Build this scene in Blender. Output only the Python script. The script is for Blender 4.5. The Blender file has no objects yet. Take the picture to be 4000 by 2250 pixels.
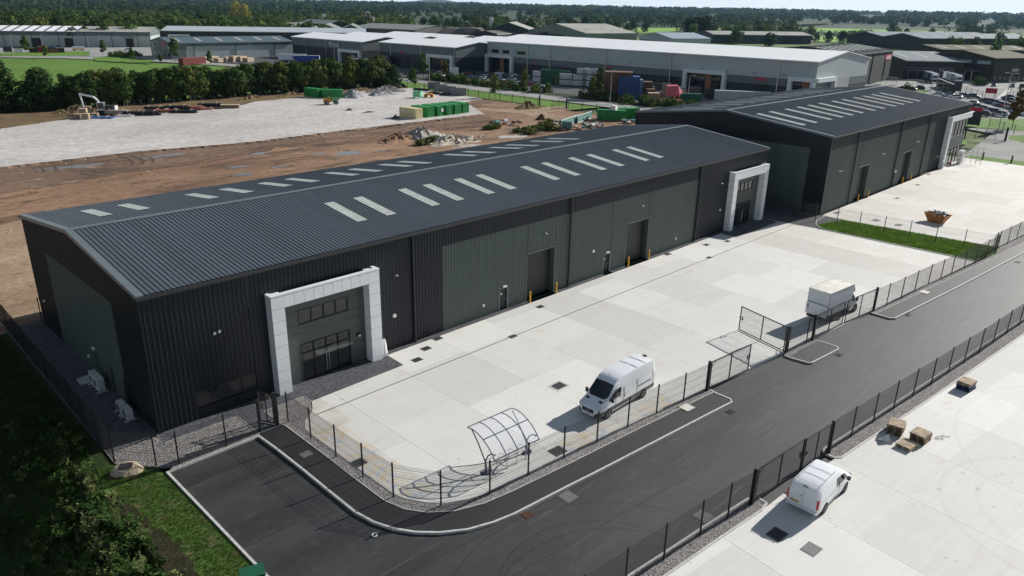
import bpy, math, random
from math import sin, cos, pi, radians as R
from mathutils import Vector, Matrix
random.seed(7)
S = bpy.context.scene
COL = S.collection
# ---- camera -------------------------------------------------------------
cd = bpy.data.cameras.new('camera'); cam = bpy.data.objects.new('camera', cd); COL.objects.link(cam)
cd.sensor_width = 36; cd.lens = 36 * 2919 / 4000; cd.clip_start = .5; cd.clip_end = 60000
yaw, pitch, roll = R(44.457), R(-20.581), R(1.082)
d_ = Vector((cos(pitch)*cos(yaw), cos(pitch)*sin(yaw), sin(pitch)))
r_ = d_.cross(Vector((0, 0, 1))).normalized(); u_ = r_.cross(d_)
rr = r_*cos(roll) + u_*sin(roll); uu = -r_*sin(roll) + u_*cos(roll)
cam.matrix_world = Matrix(((rr.x, uu.x, -d_.x, -14.64), (rr.y, uu.y, -d_.y, -47.607), (rr.z, uu.z, -d_.z, 27.479), (0, 0, 0, 1)))
S.camera = cam
# ---- sky, sun, exposure ---------------------------------------------------
SUN_EL, SUN_AZ = R(27), R(-8)
w = bpy.data.worlds.new('World'); S.world = w; w.use_nodes = True
nt = w.node_tree; sky = nt.nodes.new('ShaderNodeTexSky'); sky.sky_type = 'NISHITA'; sky.sun_disc = False
sky.sun_elevation = SUN_EL; sky.sun_rotation = R(90) - SUN_AZ; sky.air_density = 1.0; sky.dust_density = .4; sky.ozone_density = 3
nt.nodes['Background'].inputs[1].default_value = .045
# thin bright cloud: a veil that is thickest low down, broken higher up
tc = nt.nodes.new('ShaderNodeTexCoord'); sx = nt.nodes.new('ShaderNodeSeparateXYZ'); nt.links.new(tc.outputs['Generated'], sx.inputs[0])
mp = nt.nodes.new('ShaderNodeMapping'); mp.inputs['Scale'].default_value = (1, 1, 5); nt.links.new(tc.outputs['Generated'], mp.inputs[0])
ns = nt.nodes.new('ShaderNodeTexNoise'); ns.inputs['Scale'].default_value = 3.5; ns.inputs['Detail'].default_value = 6; nt.links.new(mp.outputs[0], ns.inputs['Vector'])
rp = nt.nodes.new('ShaderNodeValToRGB'); rp.color_ramp.elements[0].position = .0; rp.color_ramp.elements[0].color = (.93,)*3+(1,); rp.color_ramp.elements[1].position = .22; rp.color_ramp.elements[1].color = (.06,)*3+(1,)
nt.links.new(sx.outputs[2], rp.inputs[0]); r2 = nt.nodes.new('ShaderNodeMath'); r2.operation = 'MULTIPLY_ADD'; r2.inputs[1].default_value = .5; r2.inputs[2].default_value = -.22; nt.links.new(ns.outputs[0], r2.inputs[0])
ad = nt.nodes.new('ShaderNodeMath'); ad.operation = 'ADD'; ad.use_clamp = True; nt.links.new(rp.outputs[0], ad.inputs[0]); nt.links.new(r2.outputs[0], ad.inputs[1])
mx = nt.nodes.new('ShaderNodeMixRGB'); mx.inputs[2].default_value = (17.5, 18.3, 18.3, 1); nt.links.new(ad.outputs[0], mx.inputs[0]); nt.links.new(sky.outputs[0], mx.inputs[1])
nt.links.new(mx.outputs[0], nt.nodes['Background'].inputs[0])
ld = bpy.data.lights.new('sun', 'SUN'); ld.energy = 5.0; ld.angle = R(.5); ld.color = (1, .965, .91)
sun = bpy.data.objects.new('sun', ld); COL.objects.link(sun)
sun.rotation_euler = Vector((cos(SUN_EL)*cos(SUN_AZ), cos(SUN_EL)*sin(SUN_AZ), sin(SUN_EL))).to_track_quat('Z', 'Y').to_euler()
S.view_settings.view_transform = 'Standard'; S.view_settings.look = 'None'; S.view_settings.gamma = 1; S.view_settings.exposure = 0.32
S.cycles.max_bounces = 5; S.cycles.diffuse_bounces = 2; S.cycles.glossy_bounces = 2; S.cycles.transparent_max_bounces = 12
# ---- materials -----------------------------------------------------------
class N:
    def __init__(s, name):
        m = bpy.data.materials.new(name); m.use_nodes = True; s.m = m; s.t = m.node_tree
        s.b = s.t.nodes['Principled BSDF']; s._pos = None
    def n(s, ty, **kw):
        o = s.t.nodes.new('ShaderNode' + ty)
        for k, v in kw.items():
            if k.startswith('i'):
                key = k[1:]; o.inputs[int(key) if key.isdigit() else key].default_value = v
            else: setattr(o, k, v)
        return o
    def l(s, a, b): s.t.links.new(a, b)
    def pos(s):
        if not s._pos: s._pos = s.n('NewGeometry').outputs['Position']
        return s._pos
    def map(s, vec, scale=(1, 1, 1), rot=0, loc=(0, 0, 0)):
        a = s.n('Mapping'); a.inputs['Scale'].default_value = scale; a.inputs['Rotation'].default_value = (0, 0, rot); a.inputs['Location'].default_value = loc
        s.l(vec, a.inputs[0]); return a.outputs[0]
    def noise(s, vec, scale, detail=3, rough=.6):
        a = s.n('TexNoise'); a.inputs['Scale'].default_value = scale; a.inputs['Detail'].default_value = detail; a.inputs['Roughness'].default_value = rough
        s.l(vec, a.inputs['Vector']); return a.outputs[0]
    def math(s, op, a, b=0, c=None):
        o = s.n('Math', operation=op)
        for i, v in enumerate((a, b, c)):
            if v is None: continue
            if isinstance(v, (int, float)): o.inputs[i].default_value = v
            else: s.l(v, o.inputs[i])
        return o.outputs[0]
    def ramp(s, fac, stops):
        o = s.n('ValToRGB'); e = o.color_ramp.elements
        while len(e) < len(stops): e.new(.5)
        for k, (p, c) in enumerate(stops):
            e[k].position = p; e[k].color = (c, c, c, 1) if isinstance(c, (int, float)) else (*c, 1)
        s.l(fac, o.inputs[0]); return o.outputs[0]
    def mix(s, fac, a, b, mode='MIX'):
        o = s.n('MixRGB', blend_type=mode)
        for i, v in enumerate((fac, a, b)):
            if isinstance(v, (int, float)): o.inputs[i].default_value = v if i == 0 else (v, v, v, 1)
            elif isinstance(v, tuple): o.inputs[i].default_value = (*v, 1)
            else: s.l(v, o.inputs[i])
        return o.outputs[0]
    def bump(s, h, strength=.3, dist=.02):
        o = s.n('Bump'); o.inputs['Strength'].default_value = strength; o.inputs['Distance'].default_value = dist
        s.l(h, o.inputs['Height']); s.l(o.outputs[0], s.b.inputs['Normal'])
    def col(s, c):
        if isinstance(c, tuple): s.b.inputs['Base Color'].default_value = (*c, 1)
        else: s.l(c, s.b.inputs['Base Color'])
    def set(s, rough=.6, metal=0, spec=.5, coat=0):
        s.b.inputs['Roughness'].default_value = rough; s.b.inputs['Metallic'].default_value = metal
        s.b.inputs['Specular IOR Level'].default_value = spec; s.b.inputs['Coat Weight'].default_value = coat
        s.b.inputs['Coat Roughness'].default_value = .08
_m = {}
def mat(name, col, rough=.6, metal=0, spec=.5, coat=0, var=.08, sc=3, bump=0, bsc=40, obj=False):
    if name in _m: return _m[name]
    s = N(name); s.set(rough, metal, spec, coat)
    v = s.n('TexCoord').outputs['Object'] if obj else s.pos()
    f = s.noise(v, sc, 5)
    lo = tuple(max(0, x*(1-2*var)) for x in col); hi = tuple(min(1, x*(1+2*var)) for x in col)
    s.col(s.ramp(f, [(.25, lo), (.75, hi)]))
    if bump: s.bump(s.noise(v, bsc, 4), bump, .02)
    _m[name] = s.m; return s.m
# ---- mesh builder ----------------------------------------------------------
class MB:
    def __init__(s): s.v = []; s.f = []; s.mi = []; s.cur = 0
    def add(s, vs, fs):
        o = len(s.v); s.v += [tuple(p) for p in vs]
        for f in fs: s.f.append([o+i for i in f]); s.mi.append(s.cur)
    def quad(s, a, b, c, d): s.add((a, b, c, d), [(0, 1, 2, 3)])
    def box(s, x0, x1, y0, y1, z0, z1):
        s.add([(x, y, z) for z in (z0, z1) for y in (y0, y1) for x in (x0, x1)],
              [(0, 2, 3, 1), (4, 5, 7, 6), (0, 1, 5, 4), (2, 6, 7, 3), (0, 4, 6, 2), (1, 3, 7, 5)])
        return s
    def cbox(s, cx, cy, cz, sx, sy, sz, rz=0, tilt=None):
        o = len(s.v); s.box(-sx/2, sx/2, -sy/2, sy/2, -sz/2, sz/2)
        M = Matrix.Translation((cx, cy, cz)) @ Matrix.Rotation(rz, 4, 'Z')
        if tilt: M = M @ Matrix.Rotation(tilt[0], 4, 'X') @ Matrix.Rotation(tilt[1], 4, 'Y')
        for i in range(o, len(s.v)): s.v[i] = tuple(M @ Vector(s.v[i]))
        return s
    def prism(s, poly, z0, z1, top=True, bottom=False):
        n = len(poly); vs = [(x, y, z0) for x, y in poly] + [(x, y, z1) for x, y in poly]
        fs = [(i, (i+1) % n, n+(i+1) % n, n+i) for i in range(n)]
        if top: fs.append(tuple(range(n, 2*n)))
        if bottom: fs.append(tuple(range(n-1, -1, -1)))
        s.add(vs, fs); return s
    def tube(s, p, q, r, n=6, r2=None, caps=True):
        p, q = Vector(p), Vector(q); d = q-p
        if d.length < 1e-6: return s
        a = d.orthogonal().normalized(); b = d.normalized().cross(a); r2 = r if r2 is None else r2
        vs = [p+(a*cos(2*pi*i/n)+b*sin(2*pi*i/n))*r for i in range(n)] + [q+(a*cos(2*pi*i/n)+b*sin(2*pi*i/n))*r2 for i in range(n)]
        fs = [(i, (i+1) % n, n+(i+1) % n, n+i) for i in range(n)]
        if caps: fs += [tuple(range(n-1, -1, -1)), tuple(range(n, 2*n))]
        s.add(vs, fs); return s
    def path(s, pts, r, n=6):
        for a, b in zip(pts, pts[1:]): s.tube(a, b, r, n)
        return s
    def build(s, name, m, parent=None, smooth=None, loc=None):
        me = bpy.data.meshes.new(name); me.from_pydata(s.v, [], s.f)
        for x in (m if isinstance(m, (list, tuple)) else [m]): me.materials.append(x)
        if any(s.mi): me.polygons.foreach_set('material_index', s.mi)
        if smooth is not None:
            me.polygons.foreach_set('use_smooth', [True]*len(me.polygons)); me.set_sharp_from_angle(angle=R(smooth))
        me.update(); o = bpy.data.objects.new(name, me); COL.objects.link(o); o.parent = parent
        if loc: o.location = loc
        return o
def tag(o, label=None, cat=None, group=None, kind=None):
    if label: o['label'] = label
    if cat: o['category'] = cat
    if group: o['group'] = group
    if kind: o['kind'] = kind
    return o
def thing(name, label, cat, loc=(0, 0, 0), rz=0, group=None):
    o = bpy.data.objects.new(name, None); COL.objects.link(o); o.location = (loc[0], loc[1], loc[2] if len(loc) > 2 else 0)
    o.rotation_euler = (0, 0, rz); o.empty_display_size = .3
    return tag(o, label, cat, group)
def dup(o, loc=None, rz=None, label=None, group=None, scale=None, parent=None):
    c = o.copy(); COL.objects.link(c)
    if parent: c.parent = parent
    if loc is not None: c.location = (loc[0], loc[1], loc[2] if len(loc) > 2 else 0)
    if rz is not None: c.rotation_euler = (0, 0, rz)
    if label: c['label'] = label
    if group: c['group'] = group
    if scale: c.scale = scale
    for ch in KIDS[o.name]: dup(ch, parent=c)
    return c
KIDS = {}
def freeze(o):   # remember the children of a prototype so that copying is quick
    ks = list(o.children); KIDS[o.name] = ks
    for k in ks: freeze(k)
    return o
def lin(a, b, t): return a+(b-a)*t
def lerp(p, q, t): return tuple(a+(b-a)*t for a, b in zip(p, q))
NTH = ['', 'first', 'second', 'third', 'fourth', 'fifth', 'sixth', 'seventh', 'eighth', 'ninth', 'tenth', 'eleventh', 'twelfth', 'thirteenth', 'fourteenth', 'fifteenth', 'sixteenth', 'seventeenth', 'eighteenth', 'nineteenth', 'twentieth', 'twenty-first', 'twenty-second', 'twenty-third', 'twenty-fourth', 'twenty-fifth', 'twenty-sixth', 'twenty-seventh', 'twenty-eighth', 'twenty-ninth', 'thirtieth', 'thirty-first', 'thirty-second', 'thirty-third', 'thirty-fourth', 'thirty-fifth', 'thirty-sixth', 'thirty-seventh', 'thirty-eighth', 'thirty-ninth', 'fortieth']
def text(body, size, m, parent, loc, rot, name='lettering', ext=.01):
    cu = bpy.data.curves.new(name, 'FONT'); cu.body = body; cu.size = size; cu.extrude = ext; cu.align_x = 'CENTER'; cu.align_y = 'CENTER'; cu.resolution_u = 2
    t = bpy.data.objects.new(name, cu); COL.objects.link(t)
    me = bpy.data.meshes.new_from_object(t.evaluated_get(bpy.context.evaluated_depsgraph_get()))
    bpy.data.objects.remove(t); me.name = name; me.materials.append(m)
    o = bpy.data.objects.new(name, me); COL.objects.link(o); o.parent = parent; o.location = loc; o.rotation_euler = rot
    return o

# ======================= SETTING: ground, roads, yards ======================
def ground_mat(name, c1, c2, c3=None, sc=.15, fine=3, bump=.4, rough=.95, patch=.5, stretch=(1, 1, 1), bd=.05):
    if name in _m: return _m[name]
    s = N(name); s.set(rough, spec=.25)
    v = s.map(s.pos(), stretch)
    a = s.noise(v, sc, 6, .62); f = s.noise(v, fine, 6, .7)
    col = s.ramp(a, [(.3, c1), (.7, c2)])
    if c3: col = s.mix(s.ramp(s.noise(v, sc*2.3, 5, .7), [(patch, 0.), (patch+.12, 1.)]), col, c3)
    col = s.mix(.75, col, s.ramp(f, [(.25, .35), (.5, .62), (.75, 1.)]), 'OVERLAY')
    s.col(col)
    if bump: s.bump(f, bump, bd)
    _m[name] = s.m; return s.m
def concrete(name, org, ang, bay=6.03, base=(.7, .69, .65), stains=None, arcs=()):
    s = N(name); s.set(.72, spec=.35)
    v = s.map(s.pos(), (1, 1, 1), 0, (-org[0], -org[1], 0)); v = s.map(v, (1, 1, 1), -ang)
    sp = s.n('SeparateXYZ'); s.l(v, sp.inputs[0]); X, Y = sp.outputs[0], sp.outputs[1]
    xb = s.math('DIVIDE', X, bay); i = s.math('FLOOR', xb)
    wn = s.n('TexWhiteNoise', noise_dimensions='1D'); s.l(i, wn.inputs['W'])
    yo = s.math('MULTIPLY_ADD', wn.outputs[0], 30., Y); k = s.math('FLOOR', s.math('DIVIDE', yo, 7.3))
    cmb = s.n('CombineXYZ'); s.l(i, cmb.inputs[0]); s.l(k, cmb.inputs[1])
    w2 = s.n('TexWhiteNoise', noise_dimensions='3D'); s.l(cmb.outputs[0], w2.inputs['Vector'])
    wb = s.n('TexWhiteNoise', noise_dimensions='1D'); s.l(s.math('ADD', i, 71.3), wb.inputs['W'])
    tone = s.math('MULTIPLY_ADD', w2.outputs[0], .19, s.math('MULTIPLY_ADD', wb.outputs[0], .1, .8))
    st = s.noise(s.map(v, (.12, 2.2, 1)), 1.6, 6, .65); st2 = s.noise(s.map(v, (.3, 9, 1)), 1.2, 3)
    tone = s.math('MULTIPLY', tone, s.math('MULTIPLY_ADD', st, .22, .89)); tone = s.math('MULTIPLY', tone, s.math('MULTIPLY_ADD', st2, .12, .94))
    blot = s.noise(v, .35, 6, .6); tone = s.math('MULTIPLY', tone, s.math('MULTIPLY_ADD', blot, .14, .93))
    fr = s.math('ABSOLUTE', s.math('SUBTRACT', s.math('FRACT', s.math('ADD', xb, .5)), .5))     # 0 at each joint
    j = s.math('LESS_THAN', fr, .006); j2 = s.math('LESS_THAN', fr, .02)
    tone = s.math('MULTIPLY_ADD', j2, .06, tone); tone = s.math('MULTIPLY_ADD', j, -.34, tone)
    c = s.mix(1., base, tone, 'MULTIPLY')
    rust = s.ramp(s.noise(s.map(v, (.35, 1.1, 1)), .55, 5, .65), [(.6, 0.), (.78, .5)])
    c = s.mix(rust, c, (.5, .4, .28))
    pp = s.n('SeparateXYZ'); s.l(s.pos(), pp.inputs[0]); PXx, PYy = pp.outputs[0], pp.outputs[1]
    if stains:     # water and rust stains where the yard drains towards the fence
        d1 = s.math('ADD', PYy, s.math('MULTIPLY_ADD', PXx, .1, 17.6)); m1 = s.math('MULTIPLY', s.math('LESS_THAN', d1, 0), s.math('LESS_THAN', s.math('ABSOLUTE', s.math('SUBTRACT', PXx, 24.)), 5.5))
        m2 = s.math('MULTIPLY', s.math('LESS_THAN', PXx, 9.6), s.math('LESS_THAN', s.math('ABSOLUTE', s.math('ADD', PYy, 12.5)), 5.2)); m3 = s.math('MULTIPLY', s.math('LESS_THAN', PXx, 10.5), s.math('GREATER_THAN', PYy, -7.5))
        band = s.noise(s.map(s.pos(), (.9, 1.4, 1), R(-28)), 1.1, 4, .6); soft = s.ramp(s.noise(s.pos(), .45, 3), [(.32, 0.), (.55, .85)])
        sc_ = s.ramp(band, [(.36, (.36, .42, .5)), (.46, (.56, .56, .54)), (.54, (.6, .47, .28)), (.64, (.52, .5, .46))]); c = s.mix(s.math('MULTIPLY', soft, s.math('MAXIMUM', m1, m2)), c, sc_)
        c = s.mix(s.math('MULTIPLY', soft, s.math('MULTIPLY', m3, .6)), c, (.42, .36, .27))
        g = s.math('GREATER_THAN', PXx, 72); gs = s.math('MULTIPLY', s.math('MULTIPLY', g, .35), soft); c = s.mix(gs, c, (.55, .46, .36))
    for (ax, ay, rad, wd, st_) in arcs:
        dx = s.math('SUBTRACT', PXx, ax); dy = s.math('SUBTRACT', PYy, ay); rr_ = s.math('SQRT', s.math('ADD', s.math('MULTIPLY', dx, dx), s.math('MULTIPLY', dy, dy)))
        k = s.math('SUBTRACT', 1., s.math('MINIMUM', 1., s.math('DIVIDE', s.math('ABSOLUTE', s.math('SUBTRACT', rr_, rad)), wd))); k = s.math('MULTIPLY', k, s.math('MULTIPLY', st_, s.math('GREATER_THAN', dy, -3.)))
        c = s.mix(k, c, (.33, .33, .35))
    spots = s.ramp(s.noise(s.pos(), 1.7, 2, .3), [(.735, 0.), (.76, .45)]); c = s.mix(spots, c, (.3, .28, .25))
    s.col(c); s.bump(s.noise(s.map(v, (3, 60, 3)), 2, 2), .12, .01); _m[name] = s.m; return s.m
def asphalt(name, a=.022, b=.037, marks=True):
    s = N(name); s.set(.62, spec=.5)
    p = s.pos(); big = s.noise(s.map(p, (.25, 1.1, 1), R(5.8)), .35, 6, .62); fine = s.noise(p, 9, 4, .8); vf = s.noise(p, 40, 2, .7)
    f = s.math('MULTIPLY_ADD', big, .7, s.math('MULTIPLY', fine, .3)); c = s.ramp(f, [(.36, (a*.75, a*.79, a*.84)), (.64, (b*1.12, b*1.13, b*1.15))])
    c = s.mix(.8, c, s.ramp(vf, [(.3, .25), (.7, .8)]), 'OVERLAY')
    if marks:
        d = s.noise(s.map(p, (.16, 3.2, 1), R(5.8)), .8, 4, .7); c = s.mix(s.ramp(d, [(.58, 0.), (.72, .5)]), c, (.12, .118, .11)); dust = s.noise(p, 1.1, 5, .7); c = s.mix(s.ramp(dust, [(.55, 0.), (.75, .4)]), c, (.09, .088, .08))
    if marks:
        pp = s.n('SeparateXYZ'); s.l(s.map(p, (1, 1, 1), R(5.8)), pp.inputs[0]); yy = pp.outputs[1]; wob = s.noise(p, .6, 3)
        for y0 in (-21.6, -25.15, -28.4):
            q = s.math('ABSOLUTE', s.math('SUBTRACT', s.math('MULTIPLY_ADD', wob, .12, yy), y0)); c = s.mix(s.math('MULTIPLY', s.math('LESS_THAN', q, .035), .75), c, (.008, .008, .009))
        sp = s.n('SeparateXYZ'); s.l(p, sp.inputs[0])
        for (ax, ay, rad) in ((9.7, -32.2, 6.8), (10.4, -30.3, 5.65), (9.7, -32.2, 9.2)):
            dx = s.math('SUBTRACT', sp.outputs[0], ax); dy = s.math('SUBTRACT', sp.outputs[1], ay); rr_ = s.math('SQRT', s.math('ADD', s.math('MULTIPLY', dx, dx), s.math('MULTIPLY', dy, dy)))
            k = s.math('MULTIPLY', s.math('LESS_THAN', s.math('ABSOLUTE', s.math('SUBTRACT', rr_, rad)), .07), .4); c = s.mix(k, c, (.008, .008, .009))
    s.col(c); s.bump(fine, .4, .02); _m[name] = s.m; return s.m
FIELD = ground_mat('field_grass', (.075, .15, .02), (.11, .2, .03), (.09, .13, .03), sc=.02, fine=.6, bump=.2, patch=.6)
FARG = ground_mat('far_land', (.018, .035, .012), (.03, .055, .016), (.06, .08, .03), sc=.006, fine=.05, bump=0)
LAWN = ground_mat('lawn_grass', (.07, .15, .015), (.11, .2, .025), (.12, .15, .04), sc=.5, fine=9, bump=.8, patch=.62)
VERGE = ground_mat('rough_grass', (.012, .022, .006), (.03, .05, .012), (.045, .04, .018), sc=.5, fine=7, bump=1., patch=.62)
PATCHY = ground_mat('patchy_grass', (.045, .095, .015), (.075, .12, .025), (.12, .1, .05), sc=.35, fine=8, bump=.9, patch=.52)
EARTH = ground_mat('earth', (.13, .075, .045), (.3, .185, .115), (.085, .055, .036), sc=.09, fine=1.7, bump=.9, patch=.52, stretch=(.4, 1, 1), bd=.15)
TANEARTH = ground_mat('tan_earth', (.2, .135, .085), (.33, .24, .16), (.16, .1, .062), sc=.16, fine=2.4, bump=.8, patch=.6, stretch=(.6, 1, 1), bd=.1)
BANK = ground_mat('bank_soil', (.09, .055, .035), (.17, .12, .06), (.15, .15, .05), sc=.15, fine=1.5, bump=1, patch=.55, bd=.2)
STONE = ground_mat('crushed_stone', (.34, .315, .29), (.48, .46, .44), (.35, .3, .24), sc=.05, fine=1.6, bump=.5, patch=.6, stretch=(.5, 1, 1), bd=.08)
CONC = concrete('yard_concrete', (11.62, 0), 0, stains=True)
CONC2 = concrete('near_yard_concrete', (30.4, -33.4), R(-7), 6.1, arcs=((34, -45.74), (0, 0)) and ((34, -45.74, 6.75, .25, .17), (34.4, -45.9, 5.0, .25, .13), (44.6, -49.6, 12.5, .2, .12)))
PATHC = mat('pale_concrete', (.5, .49, .45), .8, var=.1, sc=1.5, bump=.2)
ASPH = asphalt('road_asphalt'); PAVE = asphalt('pavement_asphalt', .016, .023, False); PARK = asphalt('car_park_asphalt', .07, .1, False)
CARP = ground_mat('grey_paving', (.2, .2, .19), (.3, .3, .28), sc=.1, fine=1.5, bump=.1)
def gravel(name, a, b):
    s = N(name); s.set(.9, spec=.3); vo = s.n('TexVoronoi'); vo.inputs['Scale'].default_value = 14; s.l(s.pos(), vo.inputs['Vector'])
    sp = s.n('SeparateXYZ'); s.l(vo.outputs['Color'], sp.inputs[0])
    c = s.ramp(sp.outputs[0], [(0, a), (1, b)]); c = s.mix(.5, c, s.ramp(s.noise(s.pos(), 1.2, 5), [(.3, .35), (.7, .65)]), 'OVERLAY')
    s.col(c); s.bump(vo.outputs['Distance'], .9, .05); _m[name] = s.m; return s.m
GRAV = gravel('gravel', (.1, .092, .088), (.34, .32, .31)); DGRAV = gravel('dark_and_shaded_gravel', (.05, .05, .055), (.14, .14, .15))  # the darker one also paints the shade beside the near gable
def setts():
    s = N('block_paving'); s.set(.7, spec=.4); b = s.n('TexBrick'); b.inputs['Scale'].default_value = 1; b.inputs['Brick Width'].default_value = .2; b.inputs['Row Height'].default_value = .1
    b.inputs['Mortar Size'].default_value = .006; b.inputs['Color1'].default_value = (.045, .048, .055, 1); b.inputs['Color2'].default_value = (.13, .135, .15, 1); b.inputs['Mortar'].default_value = (.03, .03, .03, 1)
    s.l(s.pos(), b.inputs['Vector']); s.col(b.outputs[0]); _m['setts'] = s.m; return s.m
SETTS = setts()
KERB = mat('kerb_concrete', (.5, .49, .46), .75, var=.12, sc=4, bump=.2)
def sheet(name, poly, z, m, kind='structure', label=None, cat=None):
    b = MB(); b.add([(x, y, z) for x, y in poly], [tuple(range(len(poly)))]); o = b.build(name, m)
    if o.data.polygons[0].normal.z < 0: o.data.flip_normals()
    return tag(o, label, cat, kind=kind)
def slab(name, poly, z0, z1, m):
    a = sum(poly[i-1][0]*poly[i][1]-poly[i][0]*poly[i-1][1] for i in range(len(poly)))
    return tag(MB().prism(poly if a > 0 else poly[::-1], z0, z1).build(name, m), kind='structure')
def ragged(poly, step=3, amp=.5, seed=1):
    rnd = random.Random(seed); out = []
    for i in range(len(poly)):
        a, b = Vector(poly[i]), Vector(poly[(i+1) % len(poly)]); n = max(1, int((b-a).length/step))
        for k in range(n):
            p = a+(b-a)*(k/n); out.append((p.x+rnd.uniform(-amp, amp), p.y+rnd.uniform(-amp, amp)))
    return out
def strip(name, pts, w, z0, z1, m, side=0):   # a kerb of width w along a line; side shifts it left (+) or right (-)
    b = MB(); n = len(pts); L = []; Rr = []
    for i, p in enumerate(pts):
        a = Vector(pts[max(0, i-1)]); c = Vector(pts[min(n-1, i+1)]); d = (c-a).normalized(); q = Vector((-d.y, d.x)); p = Vector(p)
        L.append(p+q*w*(.5+side*.5)); Rr.append(p-q*w*(.5-side*.5))
    for i in range(n-1):
        a0, a1, b0, b1 = Rr[i], Rr[i+1], L[i], L[i+1]
        V = [(*a0, z0), (*a1, z0), (*b1, z0), (*b0, z0), (*a0, z1), (*a1, z1), (*b1, z1), (*b0, z1)]
        b.add(V, [(4, 5, 6, 7), (0, 1, 5, 4), (2, 3, 7, 6)] + ([(3, 0, 4, 7)] if i == 0 else []) + ([(1, 2, 6, 5)] if i == n-2 else []))
    return tag(b.build(name, m), kind='structure')
# the wide land, then what lies on it
def zland(r): return 0 if r < 1500 else min(1, (r-1500)/3500)*24
def land():
    b = MB(); rings = [0, 300, 700, 1500, 2000, 3200, 5000, 7000, 8300, 9700]; n = 96; C = (100, 100)
    rnd = random.Random(3); vs = [(C[0], C[1], -.6)]; fs = []
    rings[1] = 290
    for k, r in enumerate(rings[1:]):
        for i in range(n): vs.append((C[0]+r*cos(2*pi*i/n), C[1]+r*sin(2*pi*i/n), -.65+zland(r)))
    for k in range(len(rings)-2):
        for i in range(n): fs.append((1+k*n+i, 1+(k+1)*n+i, 1+(k+1)*n+(i+1) % n, 1+k*n+(i+1) % n))
    b.add(vs, fs)
    for (x0, x1, y0, y1) in ((-200, -115, -200, 400), (-115, -5, -200, -40), (-115, -5, 30, 400), (-5, 400, -200, 400)): b.quad((x0, y0, -.6), (x1, y0, -.6), (x1, y1, -.6), (x0, y1, -.6))
    return tag(b.build('ground', FARG), kind='structure')
land()
def hills(name, r, az0, az1, hmax, seed, col, base=-5):
    rnd = random.Random(seed); n = 120; ph = [rnd.uniform(0, 6.3) for _ in range(6)]; vs = []; fs = []
    for i in range(n+1):
        t = i/n; a = R(lin(az0, az1, t)); e = min(1, 5*t, 5*(1-t))
        h = hmax*e*(.45+.25*sin(3.1*t*2+ph[0])+.18*sin(t*17+ph[1])+.08*sin(t*41+ph[2])+.04*sin(t*97+ph[3]))
        for k, (dr, f) in enumerate(((-900, 0), (-300, .6), (0, 1), (500, .9), (1500, 0))):
            vs.append(((r+dr)*cos(a), (r+dr)*sin(a), base+(max(h, 4)-base)*f if f else base))
    for i in range(n):
        for k in range(4): fs.append((i*5+k, i*5+k+1, (i+1)*5+k+1, (i+1)*5+k))
    b = MB(); b.add(vs, fs); return tag(b.build(name, mat(name+'_cover', col, .95, var=.25, sc=.006), smooth=80), kind='structure')
hills('hills', 7400, 5, 50, 66, 5, (.02, .035, .02)); hills('hills', 7900, 42, 90, 130, 8, (.02, .035, .025)); hills('hills', 7900, 25, 60, 88, 11, (.025, .04, .035))
# fields in the distance
FIELDS = [[(1010.54,402.01),(990.51,358.30),(939.85,286.87),(837.24,251.36),(778.81,242.67),(805.10,312.09)],
 [(1903.89,743.52),(2077.01,691.49),(1837.49,464.33),(1551.03,376.21),(1495.20,467.10),(1120.96,350.00),(1157.48,394.83),(1236.49,525.40),(1486.88,640.96)],
 [(2216.88,986.88),(2620.30,1077.56),(1982.68,804.16),(1679.53,736.72)], [(1005.05,743.28),(1165.70,692.06),(1041.54,605.14),(802.96,541.92),(784.26,571.55)],
 [(1660.59,364.12),(2077.59,368.77),(1587.53,269.79),(1474.45,325.10)], [(1132.76,1525.27),(1448.18,1819.37),(1817.27,2013.80),(1527.07,1687.27),(1064.94,1428.64)],
 [(2040.34,2086.92),(2481.11,2339.07),(2029.28,1906.82),(1731.06,1765.61)], [(3144.52,771.73),(3456.82,777.97),(2683.05,592.63),(2457.89,592.39)], [(1144.19,668.90),(1219.18,656.08),(1118.79,598.53),(1063.42,609.85)],
 [(584.74,1713.74),(598.47,1719.08),(504.47,1450.11),(493.45,1447.41)], [(2198.05,1341.82),(3057.02,1733.62),(2743.94,1547.39),(1997.72,1205.71)], [(1624.21,1463.37),(1520.18,1231.77),(1429.85,1159.42),(1481.52,1331.71)], [(4214.57,1602.61),(5322.87,1877.40),(4525.55,1589.08),(3576.08,1352.74)]]
FLD2 = ground_mat('distant_meadow', (.14, .27, .035), (.19, .32, .05), (.16, .26, .045), sc=.01, fine=.12, bump=0, patch=.6)
for f in FIELDS: sheet('field', f, -.3, FLD2)
sheet('field', [(-160, 183), (150, 186), (150, 300), (130, 330), (118, 380), (60, 420), (-200, 500)], -.35, FIELD)
sheet('business_park_land', [(100, 300), (150, 300), (178, 60), (178, -80), (420, -80), (420, 60), (700, 60), (760, 260), (520, 720), (150, 720), (60, 420)], -.45, ground_mat('scrub_land', (.06, .1, .025), (.1, .14, .04), (.16, .15, .08), sc=.03, fine=.5, bump=.2))
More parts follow.
